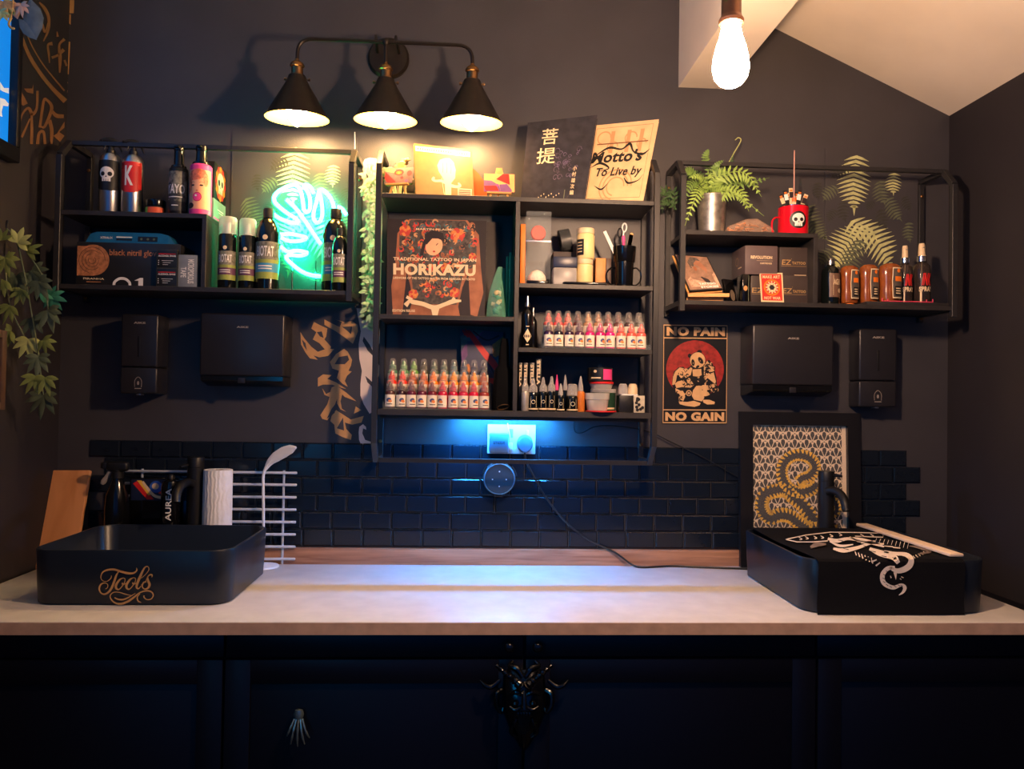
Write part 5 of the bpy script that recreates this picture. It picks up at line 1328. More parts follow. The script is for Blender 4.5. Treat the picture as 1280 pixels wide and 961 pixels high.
mb = MB(); mb.tube([(.017 * math.cos(a) + .002, -.036 - .004 * math.sin(a), .010 + .0075 * math.sin(a) * .9 + .003 * math.cos(a)) for a in [2 * PI * i / 20 for i in range(20)]], .0016, M_BRASS, 8, closed=True); mb.build('ring', t)
# ------------------------------------------------------------------ right unit contents
M_GALV = mat('galvanised_pot', (176,170,158), 0.38, metal=0.8, noise=0.2, nscale=45)
M_FG1 = mat('fern_green', (104,136,64), 0.5, noise=0.12, nscale=60); M_FG2 = mat('fern_bright_green', (140,170,80), 0.5, noise=0.12, nscale=60); M_FG3 = mat('fern_deep_green', (60,88,52), 0.5, noise=0.12, nscale=60)
Yq = -.115
xp, pb = spot(889, Yq, ZR_UP); s = S(Yq); hp = (pb - 244) * s
t = thing('potted_fern', 'green fern in a galvanised pot on the right wall shelf', 'potted plant', (xp, Yq, ZR_UP))
r1, r0 = 19 * s, 15.5 * s
mb = MB(); mb.lathe([(0, 0), (r0, 0), (r0, .002), (r1 * .98, hp * .93), (r1, hp * .95), (r1 * 1.02, hp * .97), (r1, hp), (r1 * .94, hp), (r1 * .9, hp * .9), (0, hp * .88)], M_GALV, None, 32); mb.build('pot', t)
mb = MB(); mb.lathe([(0, hp * .885), (r1 * .88, hp * .885), (r1 * .5, hp * .95), (0, hp * .96)], mat('dark_compost', (44,34,26), 0.9, noise=.2), None, 20); mb.build('soil', t)
def frond3(mb, pts, wd, m, n=14):
    """arching frond with pairs of leaflets; pts from root to tip, local coordinates"""
    C = crom(pts, 8); L = len(C)
    mb.tube(C, [.0014 * (1 - .8 * i / L) + .0002 for i in range(L)], m, 5)
    for i in range(n):
        t_ = .16 + .82 * i / n; k = t_ * (L - 1); a = int(k); fr = k - a
        p = C[a].lerp(C[min(a + 1, L - 1)], fr); d = (C[min(a + 2, L - 1)] - C[max(a - 1, 0)]).normalized()
        side = d.cross(Vector((0, -1, .35))); 
        if side.length < .05: side = Vector((1, 0, 0))
        side.normalize(); nrm = side.cross(d).normalized()
        ln = wd * (math.sin(PI * min(1, .25 + .75 * t_)) ** .8)
        wl = .0036 + .05 * ln
        for q in (-1, 1):
            tip = p + side * q * ln + d * ln * .42 - nrm * ln * .12 + Vector((0, 0, -ln * .15))
            mid_ = p.lerp(tip, .45) + nrm * ln * .04
            V = [p - d * wl * .5, mid_ - d * wl * .9, tip, mid_ + d * wl * .9, p + d * wl * .5, mid_ + nrm * .0012]
            F = [(0, 1, 5), (1, 2, 5), (2, 3, 5), (3, 4, 5), (4, 0, 5)]
            mb.add(V, F, m, None, True)
def fp(px, py, y=0.0):
    p = W(px, py, Yq + y); return (p.x - xp, y, p.z - ZR_UP)
c0 = (0, 0, hp * .93)
FRD = [([c0, fp(896,222,-.03), fp(930,216,-.05), fp(952,246,-.06)], .034, 1, 15), ([c0, fp(905,232,-.02), fp(935,228,-.03), fp(962,222,-.03)], .022, 0, 12), ([c0, fp(900,240,-.03), fp(925,240,-.05), fp(936,264,-.06)], .032, 1, 14),
       ([c0, fp(885,222,-.04), fp(889,220,-.06), fp(888,240,-.075)], .018, 1, 9), ([c0, fp(872,228,-.03), fp(860,234,-.05), fp(852,262,-.055)], .022, 0, 12), ([c0, fp(876,236,-.04), fp(868,250,-.065), fp(856,282,-.075)], .024, 1, 12),
       ([c0, fp(870,222,-.01), fp(862,212,-.02), fp(856,214,-.02)], .02, 0, 10), ([c0, fp(888,215,.0), fp(882,196,.01), fp(886,186,.01)], .018, 0, 12), ([c0, fp(898,220,.02), fp(912,206,.03), fp(917,190,.03)], .012, 2, 12),
       ([c0, fp(900,226,.03), fp(915,222,.05), fp(940,236,.06)], .026, 2, 13), ([c0, fp(878,222,.03), fp(866,216,.05), fp(858,224,.05)], .022, 2, 11), ([c0, fp(906,238,-.05), fp(930,250,-.07), fp(955,270,-.075)], .014, 1, 8), ([c0, fp(893,226,-.02), fp(902,214,-.03), fp(918,222,-.045)], .02, 0, 12),
       ([c0, fp(880,228,-.03), fp(874,220,-.05), fp(862,222,-.06)], .018, 1, 10), ([c0, fp(899,234,.01), fp(925,224,.02), fp(948,232,.03)], .028, 0, 13), ([c0, fp(892,218,-.01), fp(895,206,-.02), fp(905,200,-.02)], .015, 0, 10)]
for (pts, wd, k, n) in FRD:
    mb = MB(); frond3(mb, pts, wd, (M_FG1, M_FG2, M_FG3)[k], n); mb.build('frond', t)
mb = MB(); mb.tube(crom([c0, fp(905,215,.03), fp(917,192,.03), fp(926,176,.02), fp(923,172,.02), fp(919,175,.02)], 6), .0016, M_LEAFL, 6); mb.build('curled_stem', t)
# second small fern tuft seen between the units
# packet of wafers
x, w, h = stand(903, 972, 272.5, -.13, ZR_UP)
t = thing('wafer_packet', 'clear packet of brown curled snacks beside the red mug', 'packet', (x, -.13, ZR_UP))
M_WAF = mat('brown_wafer', (196,128,84), 0.6, noise=0.12); M_FILM = clear('clear_food_film', (240,200,170), 0.12, 0.8)
mb = MB(); rnd = random.Random(4)
for k in range(26):
    u = rnd.uniform(-.42, .36); z = .006 + rnd.uniform(0, 1) * h * .62 * (1 - (u / .5) ** 2); M = T(u * w, rnd.uniform(-.02, .02), z) @ R(rnd.uniform(-25, 25), 'Y') @ R(rnd.uniform(0, 180), 'Z')
    mb.tube([M @ Vector((-.012, 0, 0)), M @ Vector((-.004, .002, .0015)), M @ Vector((.004, -.001, .0015)), M @ Vector((.012, 0, 0))], [.0026, .0034, .0034, .0026], M_WAF, 7, flat=.7)
mb.build('snacks', t)
mb = MB(); n = 12; V = []
for (u, a, b) in ((-.5, .004, .003), (-.42, .026, .5), (-.1, .032, .95), (.1, .032, 1), (.35, .026, .55), (.46, .014, .2), (.5, .018, .12)):
    for i in range(n):
        q = 2 * PI * i / n; V.append((u * w, a * math.cos(q), max(.0003, h * b * (.5 + .5 * math.sin(q)))))
F = [(j * n + i, (j + 1) * n + i, (j + 1) * n + (i + 1) % n, j * n + (i + 1) % n) for j in range(6) for i in range(n)]
mb.add(V, F, M_FILM, None, True); mb.build('film', t)
# red enamel mug with sachets
Ym = -.135; x, w, h = stand(972.5, 1009.8, 258.5, Ym, ZR_UP); r = w / 2
t = thing('mug', 'red enamel mug with a white skull on a black disc', 'mug', (x, Ym, ZR_UP))
M_REDEN = mat('red_enamel', (214,22,40), 0.18, spec=0.6, noise=0)
mb = MB(); mb.lathe([(0, 0), (r * .97, 0), (r, .002), (r, h - .001), (r * 1.01, h), (r * .96, h), (r * .93, h - .003), (r * .93, .004), (0, .004)], M_REDEN, None, 36, caps=False)
mb.lathe([(r * 1.008, h - .0018), (r * 1.018, h), (r * .95, h + .0004)], M_CHROME, None, 36, caps=False)
mb.oval(-r * .04, h * .47, h * .30, h * .30, M_BLACK, .0005, None, r, 28); skull(mb, -r * .04, h * .47, h * .42, M_WHITE, M_BLACK, .0012, r); mb.build('cup', t)
mb = MB(); mb.tube(crom([(-r * .95, -.004, h * .62), (-r * 1.35, -.012, h * .60), (-r * 1.62, -.016, h * .44), (-r * 1.6, -.016, h * .12), (-r * 1.35, -.012, h * .02), (-r * .95, -.004, h * .05)], 5), .0028, M_REDEN, 8); mb.build('handle', t)
for k, (px, pyt, tl, yy, c) in enumerate(((975, 243, -22, -.012, 0), (981, 238, -12, -.016, 1), (988.5, 235, -4, -.01, 2), (993, 247, 4, -.02, 3), (1000, 238, 10, -.006, 1), (1008, 243, 20, -.012, 2), (996, 240, 6, .012, 0), (984, 241, -8, .012, 2))):
    mb = MB(); L = .075; Mx = R(tl, 'Y')
    mb.box(-.0062, .0062, -.0012, .0012, 0, L, (M_BLACK, M_BLACK, M_CREAM, M_ORRED)[c] if True else M_BLACK, bev=.001)
    mb.rect(-.006, .006, L * .60, L * .84, (M_CREAM, M_PAPER, M_DARKP, M_CREAM)[c], .0014); mb.rect(-.004, .004, L * .86, L * .93, M_ORANGE, .0014)
    top = W(px, pyt, Ym + yy)
    loc = Vector((top.x, Ym + yy, top.z)) - (Mx.to_3x3() @ Vector((0, 0, L)))
    loc.z = max(loc.z, ZR_UP + .0055)
    loc.x = max(x - r * .55, min(x + r * .55, loc.x))
    o = mb.build('sachet', None, loc, (0, math.radians(tl), 0))
    tag(o, '%s sachet in the red skull mug, %s' % (('black and cream', 'black', 'cream', 'orange')[c], ('leftmost', 'second from the left', 'tall and central', 'short and central', 'right of centre', 'rightmost', 'behind the orange one', 'behind the tall central one')[k]), 'sachet', 'sachets in the red mug')
ps, pb_ = spot(990, Ym, ZR_UP)
mb = MB(); top = W(990, 190, Ym - .004); mb.tube([(0, 0, 0), (0, 0, top.z - ZR_UP - .0055)], .0017, mat('pinkish_stick', (206,150,136), 0.5, noise=0), 8)
tag(mb.build('thin_stick', None, (top.x + .0006, Ym - .020, ZR_UP + .0055)), 'long thin pinkish stick rising from the red skull mug', 'stick')

# lower left: photo on a wooden stand
fq = quad_map([W(862, 364, -.150), W(904, 361, -.165), W(884, 320.4, -.105), W(842.3, 317, -.085)])
zl = .012
x0 = fq(.5, 0).x
t = thing('tablet_stand', 'pine stand holding the framed portrait on the right wall shelf', 'stand', (fq(.5, 0).x, fq(.5, 0).y, ZR_LO))
z0 = min(fq(0, 0).z, fq(1, 0).z)
M_PINE2 = M_PINE
mb = MB(); g = quad_map([fq(-.04, -.02), fq(.98, -.02), fq(.96, .98), fq(-.05, 1.0)]); slab(mb, g, .007, M_PINE, 0, .011); wbuild(mb, 'back_plate', t)
a, b = fq(-.08, -.03), fq(1.12, -.06)
mb = MB()
def plank(mb, p, q, dn, fw, th, m):
    """plank along p-q, depth towards the room fw, thickness th downwards"""
    p, q = Vector(p), Vector(q); d = (q - p); d.z = 0; d.normalize(); out = Vector((d.y, -d.x, 0)); u = Vector((0, 0, -th))
    V = [p, q, q + out * fw, p + out * fw]; V = V + [v + u for v in V]
    q_ = [(3, 2, 1, 0), (4, 5, 6, 7), (0, 1, 5, 4), (1, 2, 6, 5), (2, 3, 7, 6), (3, 0, 4, 7)]
    mb.add(V, [f[::-1] for f in q_], m)
zc = (a.z + b.z) / 2 - .008; a.z = b.z = zc
plank(mb, a, b, 0, .022, .010, M_PINE); wbuild(mb, 'ledge', t)
a2, b2 = fq(-.12, 0) + Vector((.006, .012, 0)), fq(1.03, 0) + Vector((0, .012, 0)); a2.z = b2.z = zc - .0102
mb = MB(); plank(mb, a2, b2, 0, .014, zc - .0102 - ZR_LO, M_PINE); wbuild(mb, 'foot_board', t)
f3 = quad_map([fq(.0, 0, .0), fq(1, 0, .0), fq(1, 1, .0), fq(0, 1, .0)])
mb = MB(); slab(mb, f3, .006, M_BLACK); tm = MB()
tm.rect(.03, .97, .03, .97, mat('portrait_backdrop', (150,116,96), 0.4, noise=.15, nscale=60), .0004)
tm.poly([(.1, .3), (.25, .42), (.5, .40), (.72, .32), (.97, .5), (.97, .1), (.1, .1)], mat('portrait_cloth', (196,156,130), 0.5, noise=.2, nscale=100), .0006)
tm.poly([(.36, .42), (.34, .62), (.40, .8), (.55, .86), (.68, .82), (.75, .70), (.80, .58), (.76, .54), (.74, .46), (.66, .40), (.55, .36)], mat('portrait_skin', (166,112,84), 0.5, noise=.08, nscale=60), .0008)
tm.poly([(.33, .60), (.30, .78), (.44, .93), (.64, .92), (.70, .83), (.58, .84), (.48, .76), (.43, .66)], mat('portrait_hair', (92,82,76), 0.6, noise=.2, nscale=150), .0010)
tm.oval(.45, .6, .05, .07, M_BODY, .0012, n=12); tm.poly([(.5, .36), (.66, .40), (.74, .2), (.62, .18)], M_DARKP, .0009)
tm.text('TATTOO', .36, .86, .14, .20, M_WHITE, .0014, bold=.06); tm.text('STORIES', .38, .90, .05, .11, M_WHITE, .0014, bold=.06)
onquad(mb, tm, f3); o = shift(mb, f3(.5, 0)).build('framed_portrait', None, f3(.5, 0)); tag(o, 'portrait print of a person in profile with white letters, leaning on the pine stand', 'picture')
# cartridge boxes
M_EZ = mat('charcoal_carton', (62,52,50), 0.38, noise=0.04); M_REV = mat('mauve_grey_carton', (96,80,80), 0.42, noise=0.04); M_EZG = mat('dull_gold_print', (170,136,84), 0.45, noise=0)
def ez(cut):
    def fn(mb, w, h, d):
        L = -w / 2
        if cut > 0.9:
            mb.text('EZ', L + w * .07, L + w * .38, h * .38, h * .56, M_EZG, .0004, bold=.01, shear=.1); mb.text('TATTOO', L + w * .42, L + w * .88, h * .40, h * .50, M_EZG, .0004, bold=.03); mb.rect(L + w * .05, L + w * .9, h * .335, h * .345, M_EZG, .0004); mb.oval(L + w * .4, h * .6, .0008, .0008, M_EZG, .0004, n=8)
        else:
            mb.text('EZ', L + w * .02, L + w * .46, h * .38, h * .56, M_EZG, .0004, bold=.01, shear=.1); mb.text('TATTOO', L + w * .56, L + w * .98, h * .40, h * .50, M_EZG, .0004, bold=.03); mb.rect(L + w * .02, L + w * .98, h * .335, h * .345, M_EZG, .0004)
        if cut > .95: mb.rect(L + w * .5, L + w * .9, .002, .0035, M_CREAM, .0004)
    return fn
bl, bw, bh = box_thing('cartridge_carton', 'charcoal carton half hidden by the red card, lower left of the stack', 'box', 938, 974.5, 343.6, -.142, ZR_LO, .10, M_EZ, pr=ez(.5), group='charcoal cartridge cartons')
br, bw2, bh2 = box_thing('cartridge_carton', 'charcoal carton with gold print, lower right of the stack', 'box', 975.3, 1012, 343.8, -.142, ZR_LO, .10, M_EZ, pr=ez(.96), group='charcoal cartridge cartons')
zs = ZR_LO + max(bh, bh2) + .0003
box_thing('cartridge_carton', 'charcoal carton with gold print, upper right of the stack', 'box', 973.6, 1012, 308, -.138, zs, .10, M_EZ, pr=ez(1), group='charcoal cartridge cartons')
def rev(mb, w, h, d):
    L = -w / 2
    mb.text('REVOLUTION', L + w * .17, L + w * .83, h * .54, h * .65, M_CREAM, .0004, bold=.045); mb.rect(L + w * .35, L + w * .85, h * .475, h * .482, M_CREAM, .0004); mb.text('CARTRIDGES', L + w * .46, L + w * .82, h * .36, h * .42, M_CREAM, .0004, bold=.03)
    M = T(-w / 2, d / 2, 0) @ R(-90, 'Z'); mb.ring(-.01, h * .55, .012, .002, M_EZG, .0004, M); mb.rect(0, .03, h * .28, h * .32, M_CREAM, .0004, M)
box_thing('cartridge_carton', 'mauve grey carton with white print, upper left of the stack', 'box', 930.5, 972.8, 306, -.150, zs, .12, M_REV, pr=rev)
def smallc(mb, w, h, d):
    mb.oval(-w * .1, h * .5, w * .3, h * .09, M_GOLD, .0005, n=14); mb.rect(w * .28, w * .36, h * .04, h * .96, M_FERND, .0005)
box_thing('slim_carton', 'slim black carton with a gold seal, left of the charcoal cartons', 'box', 928, 937.2, 341.5, -.160, ZR_LO, .05, M_GLOSSBLK, pr=smallc)
x, pb = spot(915, -.13, ZR_LO)
mb = MB(); mb.box(-.022, .022, -.004, .004, 0, .075, M_GLOSSBLK, R(-14, 'X'), bev=.001); mb.oval(.006, .024, .010, .018, mat('smoky_print', (104,90,76), 0.5, noise=.1), .0046, R(-14, 'X'), n=18)
tag(mb.build('leaning_pack', None, (x, -.125, ZR_LO + .0012), (0, 0, math.radians(28))), 'black glossy flat pack leaning between portrait and slim carton', 'packet')
# red card with a round ornament
fq = onshelf(quad_map([W(951.5, 379.6, -.181), W(980, 379.9, -.181), W(978, 343.6, -.149), W(949.3, 343.3, -.149)]), ZR_LO)
mb = MB(); slab(mb, fq, .0012, M_CREAM); tm = MB(); M_RC = mat('card_red', (196,44,34), 0.5, noise=.03)
tm.rect(.06, .94, .045, .955, M_RC, .0003)
tm.text('MAKE ART', .12, .88, .80, .91, M_CREAM, .0005, bold=.03); tm.text('NOT WAR', .14, .86, .08, .18, M_CREAM, .0005, bold=.03)
for k, rr in enumerate((.36, .29, .2, .11)): tm.oval(.5, .49, rr, rr * .78, (M_ORANGE, M_RC, M_CREAM, M_DARKP)[k], .0005 + .0002 * k, n=24)
for k in range(12): tm.oval(.5 + .24 * math.cos(k * PI / 6), .49 + .19 * math.sin(k * PI / 6), .035, .028, M_CREAM, .0014, n=8)
for k in range(6): tm.stroke([(.5, .49), (.5 + .16 * math.cos(k * PI / 3), .49 + .125 * math.sin(k * PI / 3))], .02, M_DARKP, .0015 + k * 1e-5, sm=1)
onquad(mb, tm, fq); o = shift(mb, fq(.5, 0)).build('red_card', None, fq(.5, 0)); tag(o, 'red printed card with a round ornament leaning on the charcoal cartons', 'card')
# black bottle with pump
Yb = -.13; x, w, h = stand(1026.5, 1049, 321, Yb, ZR_LO); r = w / 2
t = thing('pump_bottle', 'black round bottle with a brown label beside the divider board', 'bottle', (x, Yb, ZR_LO))
M_AGL = mat('brown_label', (110,82,66), 0.5, noise=.05)
mb = MB(); mb.lathe([(0, 0), (r * .94, 0), (r, .003), (r, h * .68), (r * .92, h * .76), (r * .6, h * .82), (r * .36, h * .84), (r * .36, h * .88)], M_DKBOT, None, 26)
mb.rect(-r * .55, r * 1.25, h * .16, h * .66, M_AGL, .0004, None, r); mb.text('AGENT', -r * .1, r * 1.1, h * .42, h * .54, M_CREAM, .0007, None, r, bold=.03)
mb.stroke([(r * .95, h * .2), (-r * .12, h * .2), (-r * .12, h * .62), (r * .95, h * .62)], .0012, M_CREAM, .0007, None, r, 1); mb.oval(r * .7, h * .3, r * .25, h * .05, M_CREAM, .0007, None, r, 10); mb.build('bottle', t)
mb = MB(); mb.lathe([(r * .45, h * .865), (r * .45, h * .94), (r * .2, h * .95), (r * .16, h), (0, h)], M_STEEL, None, 16); mb.build('cap', t)
# thin board and pink clip under the gel bottles
xa = spot(1078, -.15, ZR_LO)[0]; xb = RX1 - .012
mb = MB(); mb.box(xa, xb, -.176, -.05, 0, .0095, M_SHELF, bev=.0008)
tag(mb.build('thin_board', None, (0, 0, ZR_LO + .0003)), 'thin black board lying on the right shelf under the gel and spray bottles', 'board')
zt = ZR_LO + .0101
M_NPINK = mat('pink_coated_wire', (228,70,100), 0.4, noise=0)
xa = spot(1102, -.17, zt)[0]; xb = spot(1165, -.17, zt)[0]
mb = MB(); mb.tube([(xa, -.1775, zt + .011), (xa, -.1775, zt + .002), (xa + .004, -.1775, zt + .002), (xb - .004, -.1775, zt + .002), (xb, -.1775, zt + .002), (xb, -.1775, zt + .011)], .0016, M_NPINK, 8)
mb.tube([(xa + .017, -.1775, zt + .002), (xa + .017, -.1775, zt + .009)], .0016, M_NPINK, 8); mb.tube([(xb - .019, -.1775, zt + .002), (xb - .019, -.1775, zt + .009)], .0016, M_NPINK, 8)
mb.v = [v + Vector((0, .004, -.0004 + .0004)) for v in mb.v]
o = shift(mb, ((xa + xb) / 2, -.1735, zt)).build('wire_clip', None, ((xa + xb) / 2, -.1735, zt)); tag(o, 'thin pink wire holder along the front of the thin black board', 'holder')
M_AMB = mat('amber_gel_bottle', (132,70,32), 0.15, spec=0.6, noise=0.1, nscale=50); M_GLB = mat('grey_gel_label', (84,76,70), 0.4, noise=.1)
for k, (a, b, pt_, Y, zz) in enumerate(((1049.5, 1073.5, 330.5, -.12, ZR_LO + .0095), (1073.5, 1098, 329, -.12, zt), (1098, 1126.5, 327.5, -.135, zt))):
    x, w, h = stand(a, b, pt_, Y, zz); r = w / 2
    t = thing('gel_bottle', ('amber gel bottle beside the black pump bottle, left of three', 'amber gel bottle in the middle of three', 'amber gel bottle nearest the spray bottles, right of three')[k], 'bottle', (x, Y, zz if k else ZR_LO), group='amber gel bottles')
    mb = MB(); n = 22; V = []
    dz = 0 if k else .0095
    prof = [(.0, .80), (.03, .88), (.12, .93), (.3, .90), (.5, .92), (.7, 1.0), (.84, 1.0), (.93, .9), (.985, .62), (1, .3)]
    for (tz, sc) in prof:
        for i in range(n):
            q = 2 * PI * i / n; V.append((r * sc * math.sin(q), -r * .72 * sc * math.cos(q), tz * h + dz))
    F = [(j * n + i, j * n + (i + 1) % n, (j + 1) * n + (i + 1) % n, (j + 1) * n + i) for j in range(len(prof) - 1) for i in range(n)] + [tuple(reversed(range(n))), tuple((len(prof) - 1) * n + i for i in range(n))]
    mb.add(V, F, M_AMB, None, True)
    M = T(0, 0, dz)
    def lab(pts, m, off): mb.poly(pts, m, r * .72 - r * .0 + off, M @ R(14, 'Z') , 0)
    A = .62; x0_ = -r * .28; x1_ = r * .72
    P = [(x0_, h * .10), (x1_, h * .10), (x1_ + .001, h * .5), (x1_, h * .86), (x0_, h * .86), (x0_ - .002, h * .5)]
    tmw = MB(); 
    for (pts, m, off) in ((P, M_CREAM, .0006), ([(p[0] * .9 + .001, h * .48 + (p[1] - h * .48) * .93) for p in P], M_GLB, .0009), ([(x0_ + .006, h * .16), (x1_ - .004, h * .16), (x1_ - .004, h * .40), (x0_ + .006, h * .40)], M_BLACK, .0012), ([(x0_ + .007, h * .52), (x1_ - .005, h * .52), (x1_ - .005, h * .64), (x0_ + .007, h * .64)], M_ORANGE, .0012)):
        mb.poly(pts, m, off, M, r * .99)
    mb.oval((x0_ + x1_) / 2 + .001, h * .78, r * .16, h * .05, M_ORANGE, .0012, M, r * .99, 12)
    for q in (.21, .27, .33): mb.rect(x0_ + .009, x1_ - .008, h * q, h * (q + .025), M_CREAM, .0015, M, r * .99)
    mb.build('bottle', t)
    # squash printed label to the oval body
    if not k:
        mb = MB(); mb.lathe([(0, 0), (r * .48, 0), (r * .5, .001), (r * .5, .0088), (0, .0092)], M_ORANGE, None, 18); mb.build('flip_cap', t)
M_SPR = clear('smoked_spray_bottle', (60,50,46), 0.08, 0.45)
for k, (a, b, pt_) in enumerate(((1121.5, 1140, 304.5), (1141, 1162.5, 301.5))):
    x, w, h = stand(a, b, pt_, -.125, zt); r = w / 2
    t = thing('mist_bottle', ('clear mist bottle with red and white print, left of two', 'clear mist bottle with red and white print, right of two')[k], 'spray bottle', (x, -.125, zt), group='clear mist bottles')
    mb = MB(); mb.lathe([(0, 0), (r * .92, 0), (r, .003), (r, h * .56), (r * .92, h * .63), (r * .6, h * .68), (r * .42, h * .69), (r * .42, h * .72)], M_SPR, None, 24)
    mb.text('INK', -r * .55, r * .55, h * .30, h * .50, M_RED, .0005, None, r, bold=.05, shear=.15); mb.text('SPRAY', -r * .8, r * .8, h * .20, h * .28, M_CREAM, .0006, None, r, bold=.04)
    mb.rect(-r * .7, -r * .5, h * .02, h * .2, M_CREAM, .0005, None, r); mb.build('bottle', t)
    mb = MB(); mb.lathe([(r * .5, h * .70), (r * .52, h * .79), (r * .40, h * .80), (r * .36, h * .97), (r * .3, h), (0, h)], M_CRL, None, 18); mb.tube([(0, -r * .3, h * .93), (0, -r * .5, h * .93)], .0018, M_STEEL, 8); mb.build('nozzle', t)
    mb = MB(); mb.lathe([(r * .5, h * .692), (r * .56, h * .70), (r * .56, h * .785), (r * .5, h * .792)], M_CHROME, None, 18, caps=False); mb.build('collar', t)
    mb = MB(); mb.tube([(0, 0, .004), (0, 0, h * .7)], .0013, M_CREAM, 6); mb.build('dip_tube', t)
# ------------------------------------------------------------------ things fixed to the walls
M_DISP = mat('satin_black_dispenser', (34,33,38), 0.33, spec=0.5, noise=0.03)
M_DISPL = mat('grey_dispenser_print', (150,140,132), 0.5, noise=0)
def dispenser_box(mb, x0, x1, z0, z1, yf, m):
    mb.box(x0, x1, yf, -.0008, z0, z1, m, bev=.007, seg=3)
def towel_disp(label, px0, px1, py0, py1, pyl, yf):
    a, b = W(px0, py1, yf), W(px1, py0, yf); lip = W(px0, pyl, yf).z
    x0, x1, z0, z1 = a.x, b.x, a.z, b.z
    t = thing('wall_mounted_towel_dispenser', label, 'towel dispenser', ((x0 + x1) / 2, 0, z0), group='black wall towel dispensers')
    w = x1 - x0; h = z1 - z0; zl = lip - z0
    mb = MB(); mb.box(-w / 2, w / 2, yf, -.0008, zl, h, M_DISP, bev=.006, seg=3); mb.text('AIKE', -w * .07, w * .07, h * .80, h * .826, M_DISPL, -yf + .0004, bold=.05); mb.build('cover', t)
    mb = MB()
    n = 8; prof = [(-.0008, 0), (yf * .35, 0), (yf * .85, .012), (yf * .97, zl * .55), (yf * .97, zl - .0006), (-.0008, zl - .0006)]
    V = [(-w / 2 + .003, p[0], p[1]) for p in prof] + [(w / 2 - .003, p[0], p[1]) for p in prof]; k = len(prof)
    F = [tuple(range(k)), tuple(reversed(range(k, 2 * k)))] + [(i, k + i, k + (i + 1) % k, (i + 1) % k) for i in range(k)]
    mb.add(V, F, M_GLOSSBLK); o = mb.build('towel_slot', t)
    bm = bmesh.new(); bm.from_mesh(o.data); bmesh.ops.recalc_face_normals(bm, faces=bm.faces); bm.to_mesh(o.data); bm.free()
    mb = MB(); mb.box(-.010, .010, yf - .001, yf + .004, zl * .3, zl * .8, M_DISP, bev=.001); mb.build('lock', t)
towel_disp('black wall towel dispenser on the left, under the neon shelf', 248.5, 356, 393, 481.5, 469, -.105)
towel_disp('black wall towel dispenser on the right, above the snake picture', 940, 1042.5, 407.5, 494, 480.5, -.11)
def soap_disp(label, px0, px1, py0, py1, yf):
    a, b = W(px0, py1, yf), W(px1, py0, yf); x0, x1, z0, z1 = a.x, b.x, a.z, b.z; w = x1 - x0; h = z1 - z0
    t = thing('wall_mounted_soap_dispenser', label, 'soap dispenser', ((x0 + x1) / 2, 0, z0), group='black wall soap dispensers')
    zs = h * .345
    mb = MB(); mb.box(-w / 2, w / 2, yf, -.0008, zs + .0008, h, M_DISP, bev=.006, seg=3); mb.text('AIKE', -w * .16, w * .16, h * .88, h * .905, M_DISPL, -yf + .0004, bold=.05)
    mb.box(-w * .03, w * .03, yf - .0012, yf + .002, h * .47, h * .73, M_BLACK, bev=.001); mb.build('cover', t)
    mb = MB(); mb.box(-w / 2, w / 2, yf, -.0008, .004, zs - .0008, M_DISP, bev=.006, seg=3)
    mb.stroke([(-w * .09, h * .10), (-w * .09, h * .18), (0, h * .225), (w * .09, h * .18), (w * .09, h * .10)], .0015, M_DISPL, -yf + .0004, sm=3); mb.oval(0, h * .15, w * .03, h * .025, M_DISPL, -yf + .0004, n=10); mb.rect(-w * .09, w * .09, h * .078, h * .088, M_DISPL, -yf + .0004); mb.build('push_panel', t)
    mb = MB(); mb.box(-.006, .006, yf + .004, yf + .03, 0, .006, M_STEEL, bev=.001); mb.build('spout', t)
soap_disp('black wall soap dispenser at the far left', 149, 198, 393, 493.5, -.085)
soap_disp('black wall soap dispenser at the far right', 1073.5, 1121.5, 411.5, 510, -.07)

# NO PAIN NO GAIN metal sign
M_SIGN = mat('black_enamel_sign', (22,22,26), 0.35, noise=.02); M_SIGNC = mat('cream_sign_print', (214,170,120), 0.45, noise=.05); M_SIGNR = mat('dark_red_disc', (150,34,30), 0.5, noise=.22, nscale=60)
pf = pxmap(822, 400, 96, 132, 699, 961, lambda a, b: W(a, b, -.004))
c = [pf(42, 940), pf(632, 942), pf(640, 45), pf(50, 38)]
f = quad_map(c); t = None
mb = MB(); slab(mb, f, .003, M_SIGN, 0, 0); tm = MB()
def u(px, py):   # crop pixel -> sign coordinates, allowing for the slight tilt in the picture
    return ((px - (42 + (940 - py) * .0089)) / 590.0, (940 + (px - 42) * .004 - py) / 900.0)
def U(pts): return [u(*p) for p in pts]
def ST(pts, w, m, off, sm=5): tm.stroke(U(pts), [q / 600 for q in w] if isinstance(w, (list, tuple)) else w / 600, m, off, sm=sm)
tm.stroke([(.012, .008), (.988, .008), (.988, .992), (.012, .992)], .014, M_SIGNC, .0003, sm=1, closed=True)
tm.rect(.012, .988, .858, .868, M_SIGNC, .0003); tm.rect(.012, .988, .132, .142, M_SIGNC, .0003)
tm.text('NO PAIN', .055, .955, .885, .975, M_SIGNC, .0004, bold=.06); tm.text('NO GAIN', .045, .955, .025, .115, M_SIGNC, .0004, bold=.06)
cx, cz = u(340, 447); tm.oval(cx, cz, .445, .445 * 590 / 900, M_SIGNR, .0004, n=48)
cx, cz = u(340, 790); 
tm.poly(U([(60, 600), (620, 600), (620, 800), (60, 800)]), M_SIGN, .0006) if False else None
W_ = M_SIGNC; K = M_SIGN
